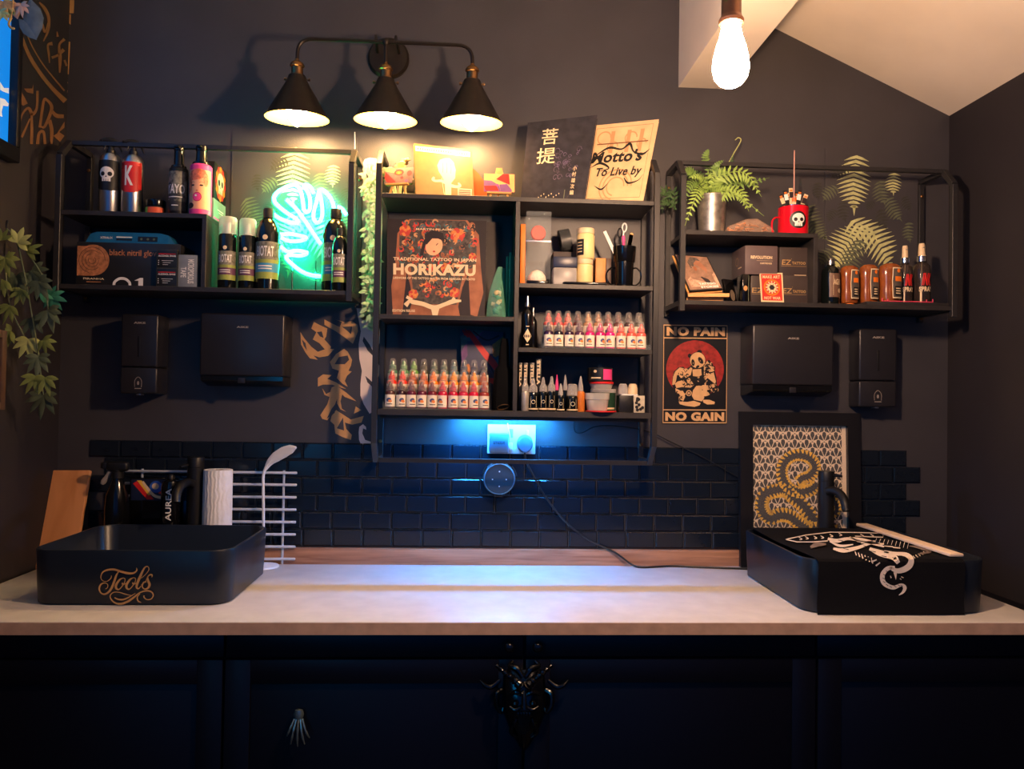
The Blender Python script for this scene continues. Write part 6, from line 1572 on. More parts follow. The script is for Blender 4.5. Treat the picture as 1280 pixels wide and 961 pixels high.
# bear silhouettes
tm.poly(U([(130,590),(135,520),(150,465),(190,430),(235,425),(250,450),(300,420),(310,380),(420,390),(470,360),(510,420),(535,520),(540,600),(530,650),(480,660),(485,700),(520,740),(515,765),(440,770),(390,770),(340,795),(260,785),(190,755),(185,700),(155,650)]), K, .0007)
tm.poly(U([(132,590),(140,515),(160,468),(200,432),(240,440),(225,455),(185,470),(175,510),(165,560),(150,590)]), W_, .0009)
tm.poly(U([(190,470),(235,450),(250,480),(300,430),(315,440),(300,500),(250,530),(200,525)]), W_, .0010)
tm.poly(U([(420,420),(450,370),(490,420),(510,480),(530,560),(520,580),(470,540),(420,500)]), W_, .0010)
tm.poly(U([(155,580),(180,560),(240,545),(300,545),(330,590),(300,615),(220,610),(170,620)]), W_, .0011)
tm.poly(U([(315,450),(395,445),(400,500),(370,515),(320,510)]), W_, .0012)
tm.poly(U([(320,640),(350,600),(420,590),(465,600),(475,640),(455,650),(480,685),(430,700),(400,740),(330,725),(310,690)]), W_, .0012)
tm.poly(U([(190,740),(270,745),(330,735),(390,755),(380,775),(335,790),(250,780),(200,765)]), W_, .0012); tm.poly(U([(410,725),(470,725),(520,745),(515,765),(450,768),(415,750)]), W_, .0012)
tm.poly(U([(160,620),(200,640),(240,660),(250,700),(230,740),(195,735),(190,690),(165,660)]), W_, .0010); tm.poly(U([(480,590),(530,580),(540,620),(510,660),(485,640)]), W_, .0010)
tm.oval(*u(283, 665), .045, .030, W_, .0012, n=16); tm.ring(*u(283, 665), .025, .010, K, .0014, sz=.66)
rnd = random.Random(9)
for k in range(110):   # tattoo marks
    bx, by = rnd.choice([(230,490),(470,470),(250,580),(210,690),(350,545),(430,550),(500,610),(450,430)])
    a, b = bx + rnd.uniform(-40, 40), by + rnd.uniform(-35, 35); r = rnd.uniform(8, 16)
    ST([(a + r * math.cos(i + k), b + r * math.sin(i + k)) for i in range(5)], [2, 8, 9, 6, 2], K if k % 3 else W_, .0015 + k * 1e-5, 3)
tm.oval(*u(290, 325), .030, .022, K, .0014, n=14); tm.oval(*u(380, 290), .038, .022, K, .0014, n=14)
tm.oval(*u(362, 365), .125, .085, K, .0015, n=28); tm.oval(*u(362, 365), .118, .080, W_, .0017, n=28)
tm.oval(*u(320, 388), .026, .035, K, .0019, n=16, rot=.3); tm.oval(*u(390, 368), .048, .026, K, .0019, n=16, rot=-.6); tm.oval(*u(362, 425), .028, .014, K, .0019, n=14, rot=.3)
tm.oval(*u(322, 392), .006, .006, W_, .0021, n=8); tm.oval(*u(385, 372), .006, .005, W_, .0021, n=8)
tm.oval(*u(462, 645), .025, .013, K, .0017, n=12); ST([(420, 700), (450, 695), (480, 680)], 7, K, .0017); tm.oval(*u(405, 635), .008, .005, K, .0017, n=8)
onquad(mb, tm, f); o = shift(mb, f(.5, 0)).build('metal_sign', None, f(.5, 0)); tag(o, 'metal sign reading NO PAIN NO GAIN with two bears on a red disc', 'sign')

# graffiti lettering on the back wall
gf = pxmap(360, 385, 110, 175, 604, 961, lambda a, b: W(a, b, -.0012))
polys = [[(85,165),(110,205),(160,265),(205,300),(260,280),(318,280),(275,328),(215,338),(175,325),(205,355),(150,345),(120,305),(90,250)],
 [(178,95),(215,115),(270,140),(262,195),(250,215),(295,265),(285,290),(250,280),(215,240),(170,215),(195,165),(160,140)],
 [(250,78),(300,105),(355,130),(370,95),(325,78),(385,95),(440,90),(478,115),(480,160),(460,210),(445,245),(395,205),(330,160),(250,115)],
 [(385,280),(410,300),(440,355),(432,395),(415,430),(438,435),(405,465),(390,500),(410,540),(375,520),(335,480),(350,430),(305,415),(288,370),(330,315)],
 [(205,480),(240,455),(300,460),(270,485),(330,510),(400,555),(360,545),(300,525),(240,525),(205,538)],
 [(235,550),(262,590),(290,575),(300,545),(330,530),(400,580),(470,640),(430,625),(390,610),(360,580),(330,640),(300,720),(270,770),(235,760),(222,735),(270,660),(285,610),(250,595)],
 [(345,585),(375,580),(360,640),(370,690),(400,712),(360,695),(335,650)],
 [(330,700),(385,735),(430,765),(520,740),(505,785),(440,800),(390,785),(400,830),(438,870),(432,905),(375,885),(325,860),(318,800),(290,775),(300,740)],
 [(465,675),(503,700),(452,725)]]
holes = [[(95,215),(120,240),(130,290),(108,260)], [(198,165),(232,160),(245,205),(220,195)], [(370,128),(440,125),(432,180),(400,150)], [(320,385),(350,335),(410,325),(420,355),(390,385)], [(265,760),(300,690),(340,640),(320,720)], [(335,825),(378,750),(385,840)]]
t = thing('wall_lettering', 'gold painted lettering curving down the back wall left of the centre unit', 'wall lettering', tuple(gf(300, 900)))
for P in polys:
    mb = MB(); decal3(mb, [P], lambda a, b: gf(a, b), M_GOLD)
    wbuild(mb, 'gold_stroke', t)
for P in holes:
    mb = MB(); decal3(mb, [P], lambda a, b: gf(a, b) + Vector((0, -.0004, 0)), M_WALL); wbuild(mb, 'letter_counter', t)
wp = [[(470,0),(600,0),(640,200),(600,330),(560,250),(520,195),(512,225),(545,290),(600,345),(640,420),(600,530),(560,490),(530,465),(545,510),(600,560),(600,700),(560,725),(520,660),(497,600),(497,520),(507,430),(490,350),(485,250),(500,160)],
      [(485,850),(490,815),(515,797),(535,815),(537,835),(515,825),(510,860),(530,905),(570,918),(600,920),(600,934),(500,934),(488,905)]]
M_MURW = mat('white_wall_vinyl', (224,208,200), 0.5, noise=.04, nscale=8)
t = thing('wall_mural', 'white painted figure shape on the back wall behind the hanging garland', 'mural', tuple(W(462, 540, 0) + Vector((0, -.001, 0))))
mb = MB()
decal3(mb, wp, lambda a, b: gf(a, b), M_MURW)
decal3(mb, [[(452,400),(452,250),(453,205),(456,199),(462,197),(470,198),(476,204),(478,300),(478,400)]], lambda a, b: W(a, b, -.0012), M_MURW)
decal3(mb, [[(457,215),(461,221),(466,230),(464,233),(459,226)]], lambda a, b: W(a, b, -.0016), M_WALL)
wbuild(mb, 'painted_shape', t)
# gold emblem on the left wall
t = thing('wall_emblem', 'gold ring and lettering painted high on the left wall by the window', 'mural', tuple(WX(60, 180, XL + .001)))
z1 = pxmap(0, 0, 240, 180, 1280, 960, lambda a, b: WX(a, b, XL + .0015))
def lstroke(pts, w, nm='gold_stroke', m=None):
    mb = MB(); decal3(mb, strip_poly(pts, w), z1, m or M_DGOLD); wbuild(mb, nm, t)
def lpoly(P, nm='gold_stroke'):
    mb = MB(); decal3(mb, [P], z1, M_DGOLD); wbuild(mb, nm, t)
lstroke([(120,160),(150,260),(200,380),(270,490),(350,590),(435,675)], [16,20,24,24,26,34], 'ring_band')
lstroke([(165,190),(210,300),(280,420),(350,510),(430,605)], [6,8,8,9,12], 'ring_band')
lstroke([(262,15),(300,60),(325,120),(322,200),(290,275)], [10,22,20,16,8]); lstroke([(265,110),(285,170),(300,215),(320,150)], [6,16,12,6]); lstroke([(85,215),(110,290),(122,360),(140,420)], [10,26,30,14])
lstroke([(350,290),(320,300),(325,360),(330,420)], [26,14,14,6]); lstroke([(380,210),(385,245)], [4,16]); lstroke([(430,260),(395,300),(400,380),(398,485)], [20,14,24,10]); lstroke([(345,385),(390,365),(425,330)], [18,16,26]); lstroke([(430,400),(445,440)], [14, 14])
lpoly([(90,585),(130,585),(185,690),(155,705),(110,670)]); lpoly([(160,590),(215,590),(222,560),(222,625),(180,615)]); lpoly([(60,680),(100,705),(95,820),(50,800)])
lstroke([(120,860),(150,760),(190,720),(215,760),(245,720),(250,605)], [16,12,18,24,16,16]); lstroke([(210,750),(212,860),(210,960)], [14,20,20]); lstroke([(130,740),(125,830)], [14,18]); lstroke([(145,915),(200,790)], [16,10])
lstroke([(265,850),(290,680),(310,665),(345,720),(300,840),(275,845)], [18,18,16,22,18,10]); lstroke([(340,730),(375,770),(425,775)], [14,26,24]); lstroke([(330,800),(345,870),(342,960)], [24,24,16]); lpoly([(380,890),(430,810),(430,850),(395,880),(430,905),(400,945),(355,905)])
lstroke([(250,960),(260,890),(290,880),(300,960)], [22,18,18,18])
# gold flecks that wrap round the corner onto the back wall
fl = [[(437,0),(492,0),(488,88),(400,88)], [(452,95),(470,95),(468,165),(452,150)], [(445,275),(466,280),(455,495),(430,495),(440,400)], [(435,535),(447,535),(449,555),(436,558)], [(433,600),(448,602),(446,620),(433,620)], [(428,650),(443,648),(440,688),(428,680)]]
zb_ = pxmap(0, 0, 240, 180, 1280, 960, lambda a, b: W(a + .6, b, -.0012))
for P in fl:
    mb = MB(); decal3(mb, [P], zb_, M_GOLD); wbuild(mb, 'corner_fleck', t)

# socket, plugs, cables, wall speaker
ps0, ps1 = W(609, 566.5, -.010), W(669.5, 531, -.010)
t = thing('double_socket', 'white double wall socket lit blue under the centre unit', 'socket', ((ps0.x + ps1.x) / 2, -.0062, ps0.z))
w, h = ps1.x - ps0.x, ps1.z - ps0.z
M_SOCK = mat('white_socket_plate', (196,194,190), 0.3, noise=0)
mb = MB(); mb.box(-w / 2, w / 2, -.009, 0, 0, h, M_SOCK, bev=.002); mb.build('plate', t)
mb = MB(); mb.box(-w * .07, w * .03, -.0105, -.0089, h * .55, h * .85, mat('grey_usb_port', (120,128,136), 0.4, noise=0), bev=.0006); mb.build('usb_port', t)
mb = MB(); mb.box(w * .30, w * .36, -.0105, -.0089, h * .62, h * .82, M_WHITEPL, bev=.001); mb.build('switch', t)
M_PLUGB = mat('blue_grey_plug', (76,98,122), 0.4, noise=0)
def at_y(px, py, y): return W(px, py, y)
a, b = W(611.5, 566.3, -.045), W(636, 541.5, -.045)
mb = MB(); mb.box(a.x, b.x, -.05, -.0155, a.z, b.z, M_PLUGB, bev=.005, seg=3); mb.text('amazon', a.x + .012, b.x - .012, (a.z + b.z) / 2 - .003, (a.z + b.z) / 2 + .006, M_DARKP, .0503, bold=.02)
o = shift(mb, ((a.x + b.x) / 2, -.0155, a.z)).build('plug_adapter', None, ((a.x + b.x) / 2, -.0155, a.z)); tag(o, 'square rounded plug adapter in the left half of the double socket', 'plug')
c_ = W(656.5, 555, -.04)
mb = MB(); r = 9.8 * S(-.04); mb.lathe([(0, 0), (r * 1.0, 0), (r * 1.05, .006), (r, .022), (r * .82, .028), (0, .029)], M_PLUGB, R(90, 'X'), 24, sy=1.12); o = mb.build('plug', None, (c_.x, -.0155, c_.z)); tag(o, 'round blue grey plug in the right half of the double socket', 'plug')
a = W(638, 558, -.03)
mb = MB(); mb.box(-.0065, .0065, -.022, 0, -.010, .012, M_WHITEPL, bev=.0015); mb.tube(crom([(0, -.012, .011), (-.002, -.014, .03), (-.006, -.015, .05), (-.010, -.012, .072)], 5), .0017, M_WHITEPL, 6); o = mb.build('usb_plug', None, (a.x, -.0160, a.z)); tag(o, 'slim white charging plug and lead between the two plugs', 'plug')
ce = W(624, 598, -.03)
t = thing('wall_mounted_speaker', 'round dark smart speaker fixed to the tiles under the socket', 'speaker', (ce.x, -.0068, ce.z))
r = 20.5 * S(-.04); M_SPK = mat('dark_speaker_fabric', (40,48,54), 0.6, noise=.1, nscale=300); M_SPKT = mat('speaker_top', (44,56,66), 0.35, noise=0)
mb = MB(); mb.lathe([(0, 0), (r * .96, 0), (r, .004), (r, .026), (r * .95, .033), (r * .9, .035)], M_SPK, R(90, 'X'), 40); mb.build('body', t)
mb = MB(); mb.lathe([(r * .9, .035), (r * .86, .0365), (0, .0365)], M_SPKT, R(90, 'X'), 40)
for (a, b) in ((0, .45), (-.42, -.03), (.42, -.03), (0, -.45)): mb.oval(a * r, b * r, .0022, .0022, M_WHITEPL, .0369, n=12)
mb.build('control_face', t)
mb = MB(); mb.lathe([(r * .9, .0352), (r * .945, .0350), (r * .945, .0366), (r * .9, .0372), (r * .9, .0352)], mat('blue_speaker_rim', (90,140,170), 0.3, noise=0), R(90, 'X'), 40, caps=False); mb.build('rim', t)
for sg in (-1, 1):
    mb = MB(); mb.tube([(sg * r * 1.03 * math.cos(q), -.02, r * 1.03 * math.sin(q)) for q in [.15 + .6 * i / 6 for i in range(7)]], .004, M_BLACK, 8); mb.build('bracket_arm', t)
mb = MB(); mb.box(-.012, .012, -.03, 0, -r * 1.12, -r * 1.005, M_BLACK, bev=.002); mb.build('bracket_foot', t)
M_CABLE = mat('black_cable', (22,26,30), 0.4, noise=0)
P = [W(656, 566, -.035), W(657, 575, -.028), W(663, 587, -.018), W(680, 618, -.014), W(705, 650, -.014), W(735, 674, -.016), W(768, 690, -.029)]
q = WZ(800, 704.5, COUNTER_Z + .004); P += [Vector((W(790, 699, -.04).x, -.04, COUNTER_Z + .008)), Vector((q.x, -.055, COUNTER_Z + .0036))]
for px in (840, 880, 912, 948): 
    q = WZ(px, 706 + (px - 800) * .035, COUNTER_Z + .0036); P.append(Vector((q.x, max(q.y, -.11), COUNTER_Z + .0036)))
mb = MB(); mb.tube(crom(P, 6), .0031, M_CABLE, 8); p0 = Vector(P[-1]); o = shift(mb, p0).build('power_cable', None, p0); tag(o, 'black cable looping from the socket down the tiles to the worktop', 'cable')
P = [W(718, 524, -.012), W(717.5, 533, -.012), W(720, 540, -.011), W(728, 541, -.011), (W(742, 534, -.011)), W(760, 532, -.011), W(790, 535, -.012), W(815, 541, -.012), W(840, 553, -.012), W(880, 572, -.013), W(922, 596, -.013)]
mb = MB(); mb.tube(crom(P, 6), .0019, M_CABLE, 6); p0 = Vector(P[-1]); o = shift(mb, p0).build('thin_cable', None, p0); tag(o, 'thin black cable running right along the wall under the centre unit', 'cable')
mb = MB(); mb.tube([W(443.5, 165, -.004), W(443.6, 186, -.004)], .0016, M_WHITEPL, 6); p0 = W(443.6, 186, -.004); o = shift(mb, p0).build('white_lead', None, p0); tag(o, 'short white lead on the wall above the left shelf post', 'cable')
# ------------------------------------------------------------------ on the worktop
CZ = COUNTER_Z + .0003
def rrect(x0, x1, y0, y1, r, z, n=8):
    P = []
    for (cx, cy, a0) in ((x1 - r, y1 - r, 0), (x0 + r, y1 - r, 90), (x0 + r, y0 + r, 180), (x1 - r, y0 + r, 270)):
        for i in range(n + 1):
            a = math.radians(a0 + 90 * i / n); P.append(Vector((cx + r * math.cos(a), cy + r * math.sin(a), z)))
    return P
def loft(mb, loops, m, cap0=True, cap1=True):
    n = len(loops[0]); V = [p for l in loops for p in l]
    F = [(j * n + i, j * n + (i + 1) % n, (j + 1) * n + (i + 1) % n, (j + 1) * n + i) for j in range(len(loops) - 1) for i in range(n)]
    if cap0: F.append(tuple(reversed(range(n))))
    if cap1: F.append(tuple((len(loops) - 1) * n + i for i in range(n)))
    mb.add(V, F, m, None, True)
def basin(label, x0, x1, yf, yb, zr):
    t = thing('basin', label, 'basin', ((x0 + x1) / 2, (yf + yb) / 2, CZ), group='black countertop basins')
    X, Y = (x1 - x0) / 2, (yb - yf) / 2; H = zr - CZ; r = .055
    mb = MB()
    L = [rrect(-X + .012, X - .012, -Y + .012, Y - .012, r - .012, 0), rrect(-X + .006, X - .006, -Y + .006, Y - .006, r - .006, .004), rrect(-X + .003, X - .003, -Y + .003, Y - .003, r - .003, H * .4), rrect(-X, X, -Y, Y, r, H - .003),
         rrect(-X + .001, X - .001, -Y + .001, Y - .001, r - .001, H - .0008), rrect(-X + .003, X - .003, -Y + .003, Y - .003, r - .003, H), rrect(-X + .007, X - .007, -Y + .007, Y - .007, r - .007, H), rrect(-X + .009, X - .009, -Y + .009, Y - .009, r - .009, H - .003),
         rrect(-X + .016, X - .016, -Y + .016, Y - .016, r - .014, .05), rrect(-X + .03, X - .03, -Y + .03, Y - .03, r - .02, .026), rrect(-X + .06, X - .06, -Y + .06, Y - .06, .03, .02)]
    loft(mb, L, M_CERAMIC); mb.build('bowl', t)
    mb = MB(); mb.lathe([(0, .0205), (.03, .0205), (.032, .022), (.024, .026), (0, .027)], M_BLACK, None, 24); mb.build('waste', t)
    return t
yfL = WZ(170, 757.5, CZ).y; zL = W(170, 688, yfL).z
xL0 = W(33, 692, yfL).x; pR = WZ(338, 656.5, zL); xL1 = pR.x; ybL = WZ(230, 655.5, zL).y
bas_l = basin('black basin with gold script lettering at the left end of the worktop', xL0, xL1, yfL, ybL, zL)
# "Tools" in gold script on its front
tf = pxmap(110, 700, 100, 65, 1280, 832, lambda a, b: W(a, b, yfL - .0002 + .0022) + Vector((0, -.0002, 0)))
mb = MB()
def script(pts, w): decal3(mb, strip_poly(pts, w, 6), lambda a, b: W(110 + a / 12.8, 700 + b / 12.8, yfL - .0004), M_GOLD)
script([(375,245),(365,290),(300,340),(230,325),(205,265),(240,190),(320,155),(420,150),(520,180),(640,210),(730,205),(780,165),(775,120)], [10,14,9,9,15,22,30,32,34,36,28,20,8])
script([(490,185),(450,250),(420,340),(380,440),(330,510),(260,545),(200,515),(180,450),(210,385),(270,365),(315,390),(310,440),(280,460)], [14,30,36,36,32,24,20,26,24,16,11,11,14])
for dx, dy in ((0, 0), (168, -5)):
    script([(560 + dx,285 + dy),(505 + dx,315 + dy),(450 + dx,395 + dy),(452 + dx,450 + dy),(495 + dx,468 + dy),(555 + dx,405 + dy),(590 + dx,340 + dy),(588 + dx,295 + dy),(560 + dx,285 + dy)], [12,28,38,34,18,14,12,12,12])
    script([(545 + dx,360 + dy),(560 + dx,385 + dy),(610 + dx,370 + dy)], [12,28,10])
script([(850,290),(920,230),(975,150),(950,100),(900,130),(840,250),(790,370),(778,435),(810,455),(850,410)], [9,11,13,14,24,38,38,32,18,10])
script([(850,400),(920,340),(960,260),(1000,232),(1028,242),(1020,275)], [9,10,16,24,20,8]); script([(955,265),(962,330),(985,390),(960,445),(905,462),(868,420),(888,360),(935,345)], [14,34,38,30,18,20,22,18])
script([(690,565),(600,545),(500,515),(410,515),(355,570),(380,640),(450,690),(540,695),(640,660),(740,590),(830,520),(930,490),(1010,505),(1045,560),(1010,620),(940,630),(895,590),(900,565)], [8,14,14,14,16,20,26,34,34,28,20,22,22,18,16,14,20,22])
script([(425,600),(480,625),(560,630),(640,600),(760,530)], [18,24,26,20,8]); script([(830,540),(790,590),(800,650),(850,680)], [10,16,20,10])
wbuild(mb, 'gold_lettering', bas_l)
yfR = WZ(1110, 768, CZ).y; zR = W(1010, 690.5, yfR).z
zR = zL
pL = WZ(946, 660.5, zR); xR0 = pL.x - .050; xR1 = W(1241, 700, yfR).x; ybR = pL.y - .0 if pL.y < -.10 else -.125
bas_r = basin('black basin at the right end of the worktop, covered by a printed towel', xR0, xR1, yfR, ybR, zR)
# towel over it
tx0 = W(1021, 730, yfR).x; tx1 = W(1204, 730, yfR).x
t = thing('towel', 'black towel with a white printed serpent draped over the right basin', 'towel', ((tx0 + tx1) / 2, yfR, CZ))
M_TOWEL = mat('black_towel_cloth', (16,16,20), 0.9, spec=.15, noise=.12, nscale=300, bump=.5, bscale=900)
mb = MB(); zt = zR + .0022
path = [(ybR - .004, zt), (ybR - .03, zt - .001)] + [(ybR + (yfR - ybR) * k / 8, zt - .004 * math.sin(PI * k / 8)) for k in range(2, 8)] + [(yfR + .012, zt), (yfR + .002, zt - .0012), (yfR - .0032, zt - .006), (yfR - .0042, zt - .02), (yfR - .0036, zt - .06), (yfR - .0042, CZ + .03), (yfR - .006, CZ + .0015)]
nx = 18; V = []
for side in (0, 1):
    for j, (y, z) in enumerate(path):
        for i in range(nx + 1):
            u = i / nx; x = tx0 + (tx1 - tx0) * u
            k = max(0, (j - 9) / 6); wob = .0016 * k * math.sin(u * 9 + 1)
            V.append((x + (.002 * math.sin(j * 1.3) if i in (0, nx) else 0), y - abs(wob) - (.0014 if side and j > 8 else 0), z + (.0016 if side and j <= 9 else 0)))
m_ = (nx + 1) * len(path); F = []
for side in (0, 1):
    for j in range(len(path) - 1):
        for i in range(nx):
            a = side * m_ + j * (nx + 1) + i; q = (a, a + nx + 1, a + nx + 2, a + 1); F.append(q if side else q[::-1])
for j in range(len(path) - 1):
    for i in (0, nx):
        a = j * (nx + 1) + i; q = (a, a + nx + 1, a + m_ + nx + 1, a + m_); F.append(q if i == 0 else q[::-1])
for j in (0, len(path) - 1):
    for i in range(nx):
        a = j * (nx + 1) + i; q = (a, a + 1, a + m_ + 1, a + m_); F.append(q[::-1] if j == 0 else q)
mb.add(V, F, M_TOWEL, None, True); wbuild(mb, 'cloth', t)
M_TPR = mat('white_towel_print', (232,214,196), 0.85, noise=.03); mb = MB()
def tp(a, b):
    px, py = 960 + a / 4.414, 655 + b / 4.414
    q = WZ(px, py, zt + .0026)
    if q.y < yfR + .002: 
        q = W(px, py, yfR - .0078)
    return q
def tpr(pts, w, sm=5): decal3(mb, strip_poly(pts, w, sm), tp, M_TPR)
tpr([(97,84),(210,60),(345,44),(480,46),(635,50),(635,72),(560,70),(480,66)], [5,5,5,5,5,5,5,5], 1); tpr([(97,84),(160,98),(250,98),(330,92)], [5,5,5,5], 1)
for (a, b) in ((180, 78), (215, 74), (262, 72), (300, 70), (350, 62), (400, 56), (520, 61), (575, 61)): tpr([(a - 10, b - 6), (a + 8, b + 5), (a - 6, b + 8)], [4, 5, 4], 3)
tpr([(330,80),(380,92),(440,80),(520,88),(600,110),(640,125)], [14,22,16,22,18,8]); tpr([(360,135),(420,145),(500,128),(570,105),(640,110)], [12,24,18,12,8]); tpr([(340,95),(400,120),(470,112)], [6,14,6]); tpr([(450,70),(520,100),(590,92)], [5,12,5])
tpr([(560,135),(620,160),(690,180),(720,215)], [16,34,34,22]); tpr([(640,150),(700,162),(760,168),(790,195),(775,235),(720,258),(670,240)], [12,18,24,30,34,28,14])
tpr([(700,240),(660,245),(632,280),(640,325),(690,350),(735,335),(755,350),(745,375),(722,392)], [20,24,26,26,22,16,20,14,4])
decal3(mb, [[(692,266),(712,266),(706,308)]], tp, M_TPR)
for k in range(9): tpr([(600 + k * 22, 78 + k * 3), (592 + k * 22, 96 + k * 5)], [3.5, 1.5], 1)
for k in range(6): tpr([(480 + k * 18, 150 + k * 7), (488 + k * 18, 172 + k * 9)], [4, 6], 1)
tpr([(690,128),(730,132)], [7, 5], 1); tpr([(640,120),(690,125)], [4,6],1); tpr([(570,208),(600,196)], [10,6],1); tpr([(595,230),(618,212)], [9,6],1); tpr([(675,285),(680,297)], [4,6],1); tpr([(735,290),(748,296)], [5,4],1); tpr([(728,300),(736,306)], [5,4],1)
for k in range(5): tpr([(800 + k * 14, 175 - k * 6), (812 + k * 15, 190 - k * 7)], [4, 2], 1)
MK = M_TOWEL
for k in range(9):
    an = k / 8; cxs = [(655, 262), (640, 280), (636, 300), (640, 320), (655, 336), (675, 346), (700, 344), (720, 338), (735, 340)][k]
    decal3(mb, strip_poly([(cxs[0] - 5, cxs[1] - 4), (cxs[0] + 8, cxs[1] + 4)], [2.5, 3.5], 1), lambda a, b: tp(a, b) + Vector((0, -.0004, .0002)), MK)
for (a, b) in ((735, 175), (750, 190), (752, 208), (745, 222)): decal3(mb, strip_poly([(a - 12, b), (a + 6, b + 2)], [3, 5], 1), lambda x, y: tp(x, y) + Vector((0, -.0004, .0004)), MK)
for (a, b) in ((400, 88), (450, 92), (500, 98), (430, 135), (540, 120), (580, 148), (640, 175)): decal3(mb, strip_poly([(a - 14, b), (a + 14, b + 6)], [2, 4], 1), lambda x, y: tp(x, y) + Vector((0, -.0002, .0004)), MK)
decal3(mb, strip_poly([(235,128),(270,112),(320,110)], [14,26,10]) + strip_poly([(780,120),(850,130),(895,150),(830,165)], [3,22,16,8]), tp, mat('faded_towel_print', (120,104,94), 0.85, noise=.2, nscale=60))
wbuild(mb, 'printed_serpent', t)
# pale board lying across the basin beside the print
zb = zR + .0072
c = [WZ(1201, 695.5, zb), WZ(1212, 687, zb), WZ(1141, 661.5, zb), WZ(1115, 663, zb)]
mb = MB(); n = 4
A = Vector((W(1201, 694, yfR + .01).x, yfR + .012, 0)); wv = .030
bk = ybR + .03
dx = (WZ(1128, 662, zb + .01).x - A.x)
V = [(-wv, 0, 0), (wv * .3, 0, 0), (wv * .3 + dx * .0, bk - A.y, 0), (-wv, bk - A.y, 0)]
mb.box(-.027, .010, 0, bk - A.y, 0, .0085, mat('pale_board', (234,206,176), 0.6, noise=.04, nscale=20), bev=.003)
tag(mb.build('pale_board', None, (A.x, A.y, zR + .0068 - .0012)), 'narrow pale board lying front to back on the towel over the right basin', 'board')

# chopping board leaning at the far left
tl, tr = W(66, 587.5, -.022), W(112.6, 587.5, -.022)
bl, br = Vector((tl.x, -.105, CZ + .0005)), Vector((tr.x, -.105, CZ + .0005))
f = quad_map([bl, br, tr, tl])
M_BEECH = wood('beech_board', (196,128,74), (218,150,96), 0.5, (20, 8, 4))
mb = MB(); slab(mb, f, .014, M_BEECH); o = shift(mb, bl).build('chopping_board', None, bl); tag(o, 'plain wooden board leaning on the wall behind the left basin', 'board')
bm = bmesh.new(); bm.from_mesh(o.data); bmesh.ops.bevel(bm, geom=list(bm.edges), offset=.0025, segments=2, profile=.5, affect='EDGES'); bm.to_mesh(o.data); bm.free()
def cstand(px0, px1, pyt, Y): return stand(px0, px1, pyt, Y, CZ)
# black trigger bottle
Y = -.085; x, w, h = cstand(130, 158, 580, Y); r = w / 2
t = thing('spray_bottle', 'black trigger spray bottle standing behind the left basin', 'spray bottle', (x, Y, CZ))
mb = MB(); mb.lathe([(0, 0), (r * .95, 0), (r, .004), (r, h * .55), (r * .9, h * .68), (r * .5, h * .80), (r * .42, h * .83), (r * .42, h * .86)], M_GLOSSBLK, None, 26)
mb.rect(-r * .1, r * .7, h * .36, h * .40, M_FERND, .0005, None, r); mb.rect(0, r * .6, h * .31, h * .33, M_FERND, .0005, None, r); mb.build('bottle', t)
mb = MB(); s_ = 1.0
mb.box(-.030, .032, -.012, .012, h - .030, h - .002, M_BLACK, bev=.009, seg=3); mb.box(-.046, -.028, -.009, .009, h - .022, h - .004, M_BLACK, bev=.002); mb.lathe([(r * .5, h * .84), (r * .5, h * .9), (.012, h * .91), (.012, h - .02)], M_BLACK, None, 16); mb.build('spray_head', t)
mb = MB(); mb.tube(crom([(-.022, 0, h - .03), (-.030, 0, h - .045), (-.044, 0, h - .068)], 4), [.004] * 6 + [.005, .005, .003], M_DISPL, 8, flat=1.6); mb.build('trigger', t)
# art fronted black box, lettered bottle
M_PHB = mat('navy_glass_print', (26,34,60), 0.3, noise=.1)
def art(mb, w, h, d):
    zt = h * .985; zb = h * .745; L = -w / 2
    mb.rect(L + .004, -L - .004, zb, zt, M_PHB, .0004)
    def Z(t): return zb + (zt - zb) * t
    mb.poly([(L + w * .05, Z(.8)), (L + w * .15, Z(.95)), (L + w * .42, Z(.05)), (L + w * .3, Z(.05))], M_RED, .0006); mb.poly([(L + w * .12, Z(.95)), (L + w * .2, Z(.95)), (L + w * .4, Z(.3)), (L + w * .32, Z(.25))], M_YEL, .0008)
    mb.stroke([(L + w * .22, Z(.9)), (L + w * .3, Z(.6)), (L + w * .45, Z(.2)), (L + w * .7, Z(.15)), (L + w * .9, Z(.3))], [.006, .008, .008, .008, .004], M_CREAM, .0010)
    mb.oval(L + w * .45, Z(.65), w * .11, (zt - zb) * .28, mat('royal_print', (44,84,170), 0.4, noise=0), .0009); mb.oval(L + w * .44, Z(.68), w * .06, (zt - zb) * .15, M_CREAM, .0011)
    mb.poly([(L + w * .55, Z(.5)), (L + w * .65, Z(.9)), (L + w * .85, Z(.75)), (L + w * .75, Z(.35))], M_ORI, .0011); mb.stroke([(L + w * .5, Z(.35)), (L + w * .65, Z(.45)), (L + w * .85, Z(.2))], [.004, .01, .004], M_RED, .0013); mb.stroke([(L + w * .7, Z(.95)), (L + w * .82, Z(.8)), (L + w * .95, Z(.85))], [.004, .008, .003], M_PURP, .0013)
box_thing('art_carton', 'black carton with a bright swirling picture behind the left basin', 'box', 161.5, 231, 600.5, -.055, CZ, .018, M_GLOSSBLK, pr=art)
Y = -.086; x, w, h = cstand(200, 222, 596, Y); r = w / 2
t = thing('lotion_bottle', 'black bottle with sideways white letters, half hidden by the left basin tap', 'bottle', (x, Y, CZ))
mb = MB(); mb.lathe([(0, 0), (r * .95, 0), (r, .003), (r, h * .88), (r * .85, h * .93), (r * .4, h * .95), (r * .36, h * .96)], M_GLOSSBLK, None, 24)
mb.text('AUREA', -r * .15, r * .45, h * .52, h * .86, M_WHITE, .0006, None, r, rot=90, bold=.02); mb.build('bottle', t)
